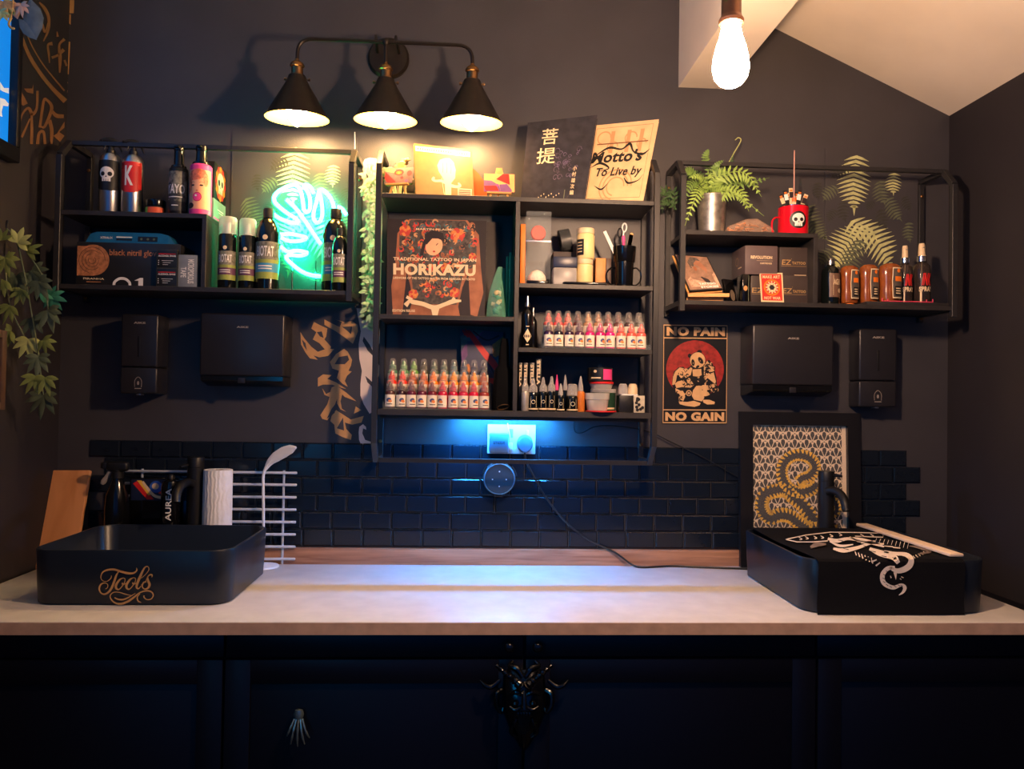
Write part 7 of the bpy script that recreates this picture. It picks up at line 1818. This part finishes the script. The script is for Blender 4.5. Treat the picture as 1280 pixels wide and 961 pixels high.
mb = MB(); mb.lathe([(r * .42, h * .955), (r * .42, h * .98), (r * .3, h), (0, h)], M_BLACK, None, 16); mb.build('cap', t)
# taps
def tap(label, px0, px1, pyt, spo, lev):
    Y = -.078; x, w, h = cstand(px0, px1, pyt, Y); r = w / 2
    t = thing('basin_tap', label, 'tap', (x, Y, CZ), group='tall black basin taps')
    mb = MB(); mb.lathe([(0, 0), (r * 1.08, 0), (r * 1.08, .004), (r, .006), (r, h * .90), (r * .97, h * .902), (r * .97, h * .908), (r, h * .91), (r, h - .002), (r * .95, h), (0, h)], M_BLACK, None, 32); mb.build('column', t)
    P = [(Vector(W(a, b, yy)) - Vector((x, Y, CZ))) for a, b, yy in spo]
    mb = MB(); mb.tube(crom(P, 6), .0125, M_BLACK, 16); mb.build('spout', t)
    P = [(Vector(W(a, b, yy)) - Vector((x, Y, CZ))) for a, b, yy in lev]
    mb = MB(); mb.tube(P, [.006, .0055, .004], M_BLACK, 10); mb.build('lever', t)
tap('tall black tap behind the left basin', 232, 251.6, 574.5, [(241, 605, -.10), (234, 603, -.12), (226, 607, -.16), (221, 617, -.19), (220, 628, -.2)], [(238, 581, -.085), (232, 582, -.10), (225, 583.5, -.125)])
tap('tall black tap in front of the snake picture, behind the right basin', 1022, 1041.5, 586, [(1034, 614, -.098), (1042, 613, -.115), (1051, 618, -.14), (1056, 628, -.165), (1058, 639, -.175)], [(1036, 594, -.075), (1044, 594, -.10), (1052, 595, -.125)])
# kitchen roll
Y = -.078; x, w, h = cstand(253, 287, 589.5, Y); r = w / 2
t = thing('paper_roll', 'white embossed paper towel roll standing behind the left basin', 'paper roll', (x, Y, CZ))
M_ROLL = mat('embossed_paper', (236,234,230), 0.9, noise=.02); nt = M_ROLL.node_tree
wv = nt.nodes.new('ShaderNodeTexWave'); wv.inputs['Scale'].default_value = 28; wv.inputs['Distortion'].default_value = 6; bp = nt.nodes.new('ShaderNodeBump'); bp.inputs['Strength'].default_value = .5; bp.inputs['Distance'].default_value = .002
tcn = nt.nodes.new('ShaderNodeTexCoord'); nt.links.new(tcn.outputs['Object'], wv.inputs['Vector']); nt.links.new(wv.outputs['Fac'], bp.inputs['Height']); nt.links.new(bp.outputs['Normal'], nt.nodes['Principled BSDF'].inputs['Normal'])
mb = MB(); mb.lathe([(r * .4, 0), (r * 1.03, 0), (r * 1.04, .01), (r, h - .003), (r * .98, h), (r * .4, h), (r * .38, h * .9), (r * .38, .002)], M_ROLL, None, 36, caps=False); mb.build('paper', t)
mb = MB(); mb.lathe([(r * .37, .001), (r * .37, h - .001), (r * .34, h - .001), (r * .34, .001), (r * .37, .001)], mat('card_core', (150,120,90), 0.8), None, 20, caps=False); mb.build('core', t)
# wire rack
Yr = -.030; t = thing('wire_rack', 'white metal rack of horizontal rods standing against the tiles at left', 'rack', (W(300, 700, Yr).x, Yr, CZ))
M_WIRE = mat('white_metal_rod', (206,212,222), 0.3, metal=.3, noise=0)
xa, xb = W(155, 650, Yr).x, W(370, 650, Yr).x
zz = [W(370, y, Yr).z for y in (591, 606, 621.5, 637, 652.5, 668, 683.3, 698.6)]
for z in zz:
    z = max(z, CZ + .006); mb = MB(); mb.tube([(xa, Yr, z), (xa + .002, Yr, z), (xb - .002, Yr, z), (xb, Yr, z)], [.003, .0042, .0042, .003], M_WIRE, 10); wbuild(mb, 'rod', t)
for px in (175, 353):
    xx = W(px, 650, Yr).x; mb = MB(); mb.tube([(xx, Yr + .0075, CZ), (xx, Yr + .0075, W(353, 588, Yr).z)], .0036, M_WIRE, 10); wbuild(mb, 'upright', t)
# slim white stand with leaf shaped head
Yw = -.066; pc = WZ(331, 704.5, CZ); xw = W(329.5, 650, Yw).x
t = thing('desk_lamp', 'slim white stand with bent leaf shaped head rising behind the left basin', 'desk lamp', (xw, Yw, CZ))
M_WL = mat('white_lamp_plastic', (228,230,234), 0.35, noise=0)
mb = MB(); mb.lathe([(0, 0), (.046, 0), (.048, .002), (.046, .006), (.03, .009), (.006, .012), (0, .012)], M_WL, None, 36); mb.build('foot', t)
def lw(px, py, y=Yw): q = W(px, py, y); return q - Vector((xw, Yw, CZ))
zt_ = lw(329, 605)
mb = MB(); mb.tube(crom([(0, 0, .010), (0, 0, zt_.z * .5), lw(329, 606), lw(329.6, 592), lw(334, 581, Yw - .004), lw(341, 574, Yw - .008)], 6), .0042, M_WL, 10); mb.build('stem', t)
mb = MB(); C = crom([lw(331, 588), lw(337, 578, Yw - .004), lw(345, 571, Yw - .01), lw(355, 565, Yw - .016), lw(364, 561, Yw - .022), lw(370, 559, Yw - .026)], 4)
ws = [.004, .010, .0155, .0165, .013, .0035]; wss = [ws[min(5, i // 4)] + (ws[min(5, i // 4 + 1)] - ws[min(5, i // 4)]) * (i % 4) / 4 for i in range(len(C))]
n = 12; V = []
for i, p in enumerate(C):
    d = (C[min(i + 1, len(C) - 1)] - C[max(i - 1, 0)]).normalized(); sd = Vector((-d.z, 0, d.x)).normalized(); nn = sd.cross(d).normalized()
    for k in range(n):
        a = 2 * PI * k / n; V.append(p + sd * wss[i] * math.cos(a) + nn * .0045 * math.sin(a))
F = [(j * n + i, j * n + (i + 1) % n, (j + 1) * n + (i + 1) % n, (j + 1) * n + i) for j in range(len(C) - 1) for i in range(n)] + [tuple(reversed(range(n))), tuple((len(C) - 1) * n + i for i in range(n))]
mb.add(V, F, M_WL, None, True); o = mb.build('leaf_head', t)
bm = bmesh.new(); bm.from_mesh(o.data); bmesh.ops.recalc_face_normals(bm, faces=bm.faces); bm.to_mesh(o.data); bm.free()

# framed snake print
tl, tr = W(923, 514, -.002), W(1072, 517, -.002); tl.z = tr.z = (tl.z + tr.z) / 2
bl, br = Vector((tl.x, -.024, CZ + .0004)), Vector((tr.x, -.024, CZ + .0004))
f = quad_map([bl, br, tr, tl]); Wd = (br - bl).length; Hd = (tl - bl).length
t = thing('framed_print', 'black framed print of a black and yellow snake leaning behind the right tap', 'picture', tuple((bl + br) / 2))
fw = .041; u_, v_ = fw / Wd, fw / Hd; M_PFR = mat('satin_black_frame', (24,24,28), 0.3, noise=.03)
for (a0, a1, b0, b1) in ((0, 1, 0, v_), (0, 1, 1 - v_, 1), (0, u_, v_, 1 - v_), (1 - u_, 1, v_, 1 - v_)):
    mb = MB(); slab(mb, quad_map([f(a0, b0, .016), f(a1, b0, .016), f(a1, b1, .016), f(a0, b1, .016)]), .018, M_PFR); wbuild(mb, 'frame_bar', t)
g = quad_map([f(u_, v_, .002), f(1 - u_, v_, .002), f(1 - u_, 1 - v_, .002), f(u_, 1 - v_, .002)])
M_CPAP = mat('cream_print_paper', (232,208,176), 0.7, noise=.02); M_INKD = mat('charcoal_print_ink', (40,32,34), 0.6, noise=.04); M_YSN = mat('yellow_snake_print', (240,182,44), 0.6, noise=.12, nscale=60)
mb = MB(); slab(mb, g, .003, M_CPAP); tm = MB()
pw, ph = 1.0, Hd * (1 - 2 * v_) / (Wd * (1 - 2 * u_))
cw = .125; rh_ = .082; x1p = .955
for rr in range(-1, int(ph / rh_) + 1):
    for cc in range(-1, 9):
        cx = cc * cw + (cw / 2 if rr % 2 else 0) + .02; cy = rr * rh_
        for P in ([(0, .12), (-.17, .62), (-.13, .9), (0, .97), (.13, .9), (.17, .62)], [(-.06, .1), (-.24, .62), (-.33, .72), (-.44, .45), (-.42, .25)], [(.06, .1), (.24, .62), (.33, .72), (.44, .45), (.42, .25)], [(-.12, -.06), (.12, -.06), (0, .05)]):
            Q = [(cx + a * cw * 1.06, cy + b * rh_ * 1.3) for a, b in P]
            Q = [(min(max(a, .008), x1p), min(max(b, .008), ph - .008)) for a, b in Q]
            if max(q[0] for q in Q) - min(q[0] for q in Q) < .004 or max(q[1] for q in Q) - min(q[1] for q in Q) < .004: continue
            tm.poly(Q, M_INKD, .0003)
def sn(p): return ((p[0] - 122) / 700.0 , ph - (p[1] - 135) / 700.0)
coils = [([(610,560),(560,600),(480,620),(400,590),(355,530),(345,450),(380,385),(450,350),(530,360),(580,400),(590,450),(550,500),(500,520),(470,545)], 84), ([(700,960),(620,890),(560,800),(500,720),(430,660),(370,610),(300,610),(220,640),(195,710),(215,770),(260,800),(330,780),(400,790),(460,830),(520,870),(600,880),(760,900)], 100), ([(600,640),(700,660),(745,700),(740,760),(660,760)], 60)]
for ci, (P, wd) in enumerate(coils):
    Q = [sn(p) for p in P]; Q = [(min(max(a, .03), .94), max(b, .03)) for a, b in Q]
    tm.stroke(Q, wd / 700, M_INKD, .0006 + ci * .0002, sm=6)
    C = crom([(a, b, 0) for a, b in Q], 6); step = 2
    for i in range(1, len(C) - 1, step):
        d = (C[i + 1] - C[i - 1]).normalized(); nn = Vector((-d.y, d.x, 0))
        for sg in (1, -1):
            a = C[i] + nn * sg * wd / 700 * .5; b = C[i] + nn * sg * wd / 700 * (.16 if sg > 0 else .30) + d * .012
            tm.stroke([(max(.01, min(.95, a.x)), max(.01, a.y)), (max(.01, min(.95, b.x)), max(.01, b.y))], [.038, .010], M_YSN, .0009 + ci * .0002, sm=1)
tm.stroke([sn((455,540)), sn((480,570)), sn((550,560)), sn((560,530))], [.012, .02, .02, .004], M_YSN, .0016)
onquad(mb, tm, g, 1.0, ph); wbuild(mb, 'print', t)
mb = MB(); g2 = quad_map([f(u_, v_, .0075), f(1 - u_, v_, .0075), f(1 - u_, 1 - v_, .0075), f(u_, 1 - v_, .0075)]); slab(mb, g2, .0015, clear('picture_glass', (235,240,240), 0.03, 0.96)); wbuild(mb, 'glass', t)

# ------------------------------------------------------------------ cabinet fittings
yd = CABF - .0003
M_PEWT = mat('pewter_bone', (150,166,160), 0.3, metal=.8, noise=.08)
pc = W(375, 890, yd); s = S(yd)
t = thing('hand_handle', 'small pewter handle shaped as a bony hand pointing down on the dark cabinet', 'handle', (pc.x, yd - .006, pc.z))
mb = MB(); mb.lathe([(0, -.012), (.009, -.010), (.012, 0), (.009, .010), (0, .012)], M_PEWT, T(0, -.006, 0), 14, sy=.6); mb.build('wrist', t)
for k in range(5):
    a = (k - 2) * .20; x0 = (k - 2) * .0045; L = (.040, .056, .060, .056, .044)[k]
    mb = MB(); P = [(x0, -.008, -.010)]; 
    for j in range(1, 7): P.append((x0 + math.sin(a) * L * j / 6, -.008 - .010 * math.sin(PI * j / 7), -.010 - math.cos(a) * L * j / 6))
    mb.tube(P, [.0028, .0022, .0030, .0021, .0028, .0020, .0014], M_PEWT, 8); mb.build('finger', t)
for px, lb in ((636, 'small dark knob above the horned mask on the left cabinet'), (671, 'small dark knob above the horned mask on the right cabinet')):
    p = W(px, 806, yd); mb = MB(); mb.lathe([(.004, 0), (.0045, .008), (.011, .014), (.012, .019), (.008, .023), (0, .024)], M_GLOSSBLK, R(90, 'X'), 20); tag(mb.build('knob', None, (p.x, yd, p.z)), lb, 'knob', 'knobs above the horned mask')
# carved horned mask
M_MASK = mat('gloss_black_carving', (7,7,9), 0.2, spec=.6, coat=.2, noise=.1)
def mk(px, py, y=0.0):
    p = W(px, py, yd - .02 + y); return Vector((p.x, p.y, p.z))
c0 = W(655, 880, yd); t = thing('mounted_mask', 'gloss black carved horned demon mask on the cabinet fronts under the worktop', 'mask', (c0.x, yd - .0065, c0.z))
def mw(px, py, d): p = W(px, py, yd - .0065 - d); return p - Vector(t.location)
mb = MB(); n = 24; V = []
prof = [(835, 20, .012), (845, 26, .022), (860, 27, .034), (875, 28, .040), (890, 26, .040), (905, 20, .038), (918, 13, .030), (930, 7, .018), (936, 3, .006)]
for (py, hw, dep) in prof:
    for i in range(n):
        a = 2 * PI * i / n; p = mw(655 + hw * math.sin(a), py, 0)
        V.append((p.x, -dep * max(0, math.cos(a)) ** .8, p.z))
F = [(j * n + (i + 1) % n, j * n + i, (j + 1) * n + i, (j + 1) * n + (i + 1) % n) for j in range(len(prof) - 1) for i in range(n)] + [tuple(range(n)), tuple(reversed([(len(prof) - 1) * n + i for i in range(n)]))]
mb.add(V, F, M_MASK, None, True); o = mb.build('face', t)
bm = bmesh.new(); bm.from_mesh(o.data); bmesh.ops.recalc_face_normals(bm, faces=bm.faces); bm.to_mesh(o.data); bm.free()
def part(nm, pts, r, flat=1.0, sm=5):
    m_ = MB(); C = crom([mw(*p) for p in pts], sm)
    if isinstance(r, (list, tuple)):
        rr = [v.x for v in crom([(q, 0) for q in r], sm)]
    else: rr = r
    m_.tube(C, rr, M_MASK, 10, flat=flat); return m_.build(nm, t)
for sg in (-1, 1):
    X = lambda d: 655 + sg * d
    P = [(X(4), 858, .045), (X(12), 850, .048), (X(22), 842, .040), (X(34), 832, .020)]
    C = crom([mw(*p) for p in P], 8); rr = [.010 * (1 - .6 * i / len(C)) * (1 + .22 * math.sin(i * 1.9)) for i in range(len(C))]
    m_ = MB(); m_.tube(C, rr, M_MASK, 12); m_.build('horn', t)
    part('brow', [(X(3), 868, .046), (X(10), 865, .046), (X(20), 868, .040)], [.005, .006, .003])
    part('eye_ridge', [(X(4), 884, .044), (X(11), 887, .044), (X(18), 883, .040)], [.003, .004, .002]); m2 = MB(); p = mw(X(11), 879, .040); m2.lathe([(0, -.008), (.006, -.005), (.008, 0), (.006, .005), (0, .008)], M_MASK, T(*p), 12); m2.build('eye', t)
    part('ear_curl', [(X(27), 862, .01), (X(34), 868, .016), (X(34), 882, .02), (X(28), 890, .02), (X(26), 884, .018)], [.006, .007, .006, .005, .003])
    part('side_hook', [(X(30), 850, .008), (X(40), 858, .012), (X(48), 857, .014), (X(55), 850, .010)], [.004, .006, .005, .002])
    part('fang', [(X(10), 898, .044), (X(12), 906, .046), (X(9), 912, .046)], [.004, .003, .001])
    part('jaw_curl', [(X(14), 905, .034), (X(16), 915, .030), (X(9), 922, .030)], [.005, .005, .003])
    part('crest', [(X(2), 845, .034), (X(9), 836, .03), (X(18), 832, .022), (X(14), 826, .014)], [.006, .007, .006, .003])
part('nose', [(655, 862, .046), (655, 875, .054), (655, 886, .058)], [.004, .006, .008]); part('chin_tuft', [(655, 915, .032), (655, 928, .028), (654, 938, .016)], [.008, .006, .002])
for k in range(5):
    m2 = MB(); p = mw(648 + k * 3.5, 893, .044); m2.box(-.0026, .0026, -.003, .003, -.006, .006, M_MASK, T(*p), bev=.001); m2.build('tooth', t)

# ------------------------------------------------------------------ greenery
def blade(mb, p, d, nrm, L, wd, m, droop=.15):
    d = d.normalized(); s_ = d.cross(nrm).normalized(); nrm = s_.cross(d).normalized()
    V = []; 
    for (t_, w_) in ((0, .12), (.25, .8), (.5, 1), (.75, .7), (1, .02)):
        c_ = p + d * L * t_ - Vector((0, 0, 1)) * droop * L * t_ * t_
        V += [c_ - s_ * wd * w_ * .5, c_ + nrm * wd * .12 * w_, c_ + s_ * wd * w_ * .5]
    F = []
    for j in range(4):
        o = j * 3; F += [(o, o + 1, o + 4, o + 3), (o + 1, o + 2, o + 5, o + 4)]
    mb.add(V, F, m, None, True)
def palmate(mb, p, size, ang, face, m, rnd):
    """five to seven leaflets fanned around a point; ang = main direction in the picture plane (radians)"""
    nrm = Vector(face).normalized()
    for k in range(-3, 4):
        if abs(k) == 3 and rnd.random() < .5: continue
        a = ang + k * .62; d = Vector((math.cos(a), rnd.uniform(-.25, .1), math.sin(a)))
        blade(mb, p, d, nrm, size * (1 - .12 * abs(k)), size * .30, m)
rnd = random.Random(21)
Yt = -.30
t = thing('trailing_plant', 'trailing green plant with fingered leaves hanging at the left edge', 'plant', tuple(W(20, 520, Yt)))
LV = [(22,303,24,1.3,2),(6,322,24,-1.2,1),(33,312,22,.5,1),(20,345,28,-1.6,0),(40,338,26,-.4,0),(12,330,22,2.2,1),(48,352,24,-1.0,0),(12,382,22,-1.9,1),(40,398,24,-1.5,0),(60,388,26,-1.3,0),(28,362,20,-2,1),(14,414,20,-2.4,1),(35,424,26,-1.4,2),(53,425,20,-.6,1),(48,446,24,-1.5,0),(44,470,22,-2.0,1),(56,472,22,-1.2,1),(54,494,28,-1.6,0),(62,370,24,-.15,3),(50,366,20,.3,3),(4,350,22,-2,1),(2,300,20,1.8,1)]
mb = MB(); ms = MB()
M_LT = mat('leaf_teal_green', (58,128,104), 0.45, noise=.1)
for (a, b, sz, an, k) in LV:
    yy = Yt + rnd.uniform(-.03, .03); p = W(a, b, yy); palmate(mb, p, sz * S(Yt) * .98, an, (rnd.uniform(-.3, .3), -1, .3), (M_LEAFD, M_LEAF, M_LEAFL, M_LT)[k], rnd)
for P in ([(8,285),(20,300),(30,340),(40,395),(48,445),(54,494)], [(8,285),(6,320),(12,380),(30,420)], [(8,285),(30,310),(55,350),(60,388)]):
    ms.tube(crom([W(a, b, Yt + .012) for a, b in P], 5), .002, M_LEAFD, 6)
wbuild(ms, 'stems', t); wbuild(mb, 'foliage', t)
# pot rim is out of the frame: the plant hangs from a hook rail on the left wall
p = W(8, 285, Yt + .012); mb = MB(); mb.tube([p, Vector((XL + .004, p.y, p.z + .02))], .004, M_BLACK, 8); wbuild(mb, 'hook', t)
# dried foliage at the top left corner
t = thing('hanging_dried_plant', 'amber dried foliage hanging in the top left corner', 'plant', tuple(W(20, 40, -.45)))
mb = MB(); M_AMBL = mat('amber_dried_leaf', (196,150,84), 0.6, noise=.2, nscale=40); M_GRYL = mat('grey_dried_leaf', (96,104,100), 0.6, noise=.1); M_BUD = mat('pinkish_dried_bud', (206,160,130), 0.6, noise=.1)
for (a, b, sz, an, m) in ((4,2,20,-1.2,M_AMBL),(10,8,18,-2,M_LEAFL),(20,4,16,-1.5,M_AMBL),(0,14,14,-.8,M_LEAFL),(26,6,16,-1.3,M_BUD)):
    palmate(mb, W(a, b, -.45 + rnd.uniform(-.02, .02)), sz * S(-.45), an, (0, -1, .2), m, rnd)
for (P, wd, m) in (([(17,4),(22,14),(22,24)], .022, M_BUD), ([(38,0),(42,22),(46,48)], .05, M_GRYL), ([(24,24),(34,34),(46,50)], .03, M_GRYL)):
    q = [W(a, b, -.44) for a, b in P]; blade(mb, q[0], q[-1] - q[0], Vector((0, -1, 0)), (q[-1] - q[0]).length, wd, m, 0)
wbuild(mb, 'foliage', t)
mb = MB(); mb.tube(crom([W(14, 22, -.45), W(11, 30, -.452), W(14, 35, -.455), W(18.5, 35.5, -.455)], 5), [.003] * 15 + [.0015], M_AMBL, 6); mb.tube([W(18, -14, -.45), W(14, 24, -.45)], .0016, M_AMBL, 6); wbuild(mb, 'stems', t)
# pale garland hanging between the left and centre units
t = thing('leaf_garland', 'pale green leaf garland hanging between the left and centre shelf units', 'garland', tuple(W(460, 402, -.05)))
mb = MB(); ms = MB(); M_GAR = mat('pale_garland_leaf', (168,206,160), 0.5, noise=.1, nscale=60); M_GAR2 = mat('cream_garland_leaf', (204,206,150), 0.5, noise=.1, nscale=60)
for px0, dx in ((462, 0), (466, 3)):
    ms.tube(crom([W(px0 - 2, 200, -.03), W(px0 + dx, 250, -.05), W(px0, 320, -.055), W(px0 + dx, 404, -.05)], 8), .0016, M_GAR, 6)
for k in range(230):
    py = 205 + 205 * (k / 230) ** .92; px = 461 + rnd.uniform(-4, 9) - (1 if py < 240 else 0); yy = rnd.uniform(-.085, -.03)
    a = rnd.choice([PI, 0, -.5, -2.6, -1.5]) + rnd.uniform(-.6, .6); L = rnd.uniform(5, 11) * S(-.06)
    blade(mb, W(px, py, yy), Vector((math.cos(a), rnd.uniform(-.6, .3), math.sin(a))), Vector((rnd.uniform(-.3, .3), -1, rnd.uniform(-.1, .5))), L, L * .5, M_GAR2 if py < 230 and k % 2 else M_GAR)
wbuild(ms, 'stems', t); wbuild(mb, 'foliage', t)
# small fern tuft against the wall between the centre and right units
t = thing('fern_tuft', 'dark fern fronds seen between the centre and right shelf units', 'plant', tuple(W(838, 262, -.10)))
for P, wd in (([(843,262,-.09),(836,244,-.10),(829,236,-.11),(826,246,-.12)], .024), ([(844,262,-.09),(843,246,-.10),(840,238,-.11),(836,252,-.125)], .026), ([(846,262,-.09),(836,252,-.10),(828,252,-.11),(828,266,-.12)], .016)):
    mb = MB(); frond3(mb, [W(*q) - Vector(t.location) for q in P], wd, M_FG3, 7); mb.build('frond', t)
# edge of a framed picture on the left wall
ya = WX(8, 450, XL + .02).y; za = WX(6, 413, XL + .02).z; zb_2 = WX(6, 512, XL + .02).z
t = thing('framed_picture', 'edge of a brown framed picture on the left wall under the trailing plant', 'picture', (XL + .001, ya - .2, zb_2))
M_BRF = mat('brown_frame', (74,56,46), 0.5, noise=.1)
H_ = za - zb_2
for nm, (a0, a1, b0, b1) in (('side', (-.02, 0, 0, H_)), ('side', (-.38, -.36, 0, H_)), ('rail', (-.36, -.02, 0, .02)), ('rail', (-.36, -.02, H_ - .02, H_))):
    mb = MB(); mb.box(.0, .02, .2 + a0, .2 + a1, b0, b1, M_BRF, bev=.002); mb.build('frame_bar', t)
mb = MB(); mb.box(.001, .006, .2 - .36, .2 - .02, .02, H_ - .02, M_DARKP); M_ = T(.0061, .01, 0) @ R(90, 'Z')
for q in (.3, .12): mb.oval(.14, H_ * q + .02, .02, .02, M_ORI, .0005, M_)
mb.build('picture', t)
w = bpy.data.worlds.new('world'); scene.world = w; w.use_nodes = True
bg = w.node_tree.nodes['Background']; bg.inputs['Color'].default_value = (0.0, 0.13, 0.55, 1); bg.inputs['Strength'].default_value = 0.45
scene.view_settings.view_transform = 'Standard'; scene.view_settings.look = 'None'
scene.view_settings.gamma = 1.0; scene.view_settings.use_curve_mapping = False; scene.view_settings.exposure = 0.12
scene.cycles.use_denoising = True
scene.cycles.max_bounces = 8; scene.cycles.transparent_max_bounces = 24
scene.cycles.sample_clamp_indirect = 4.0
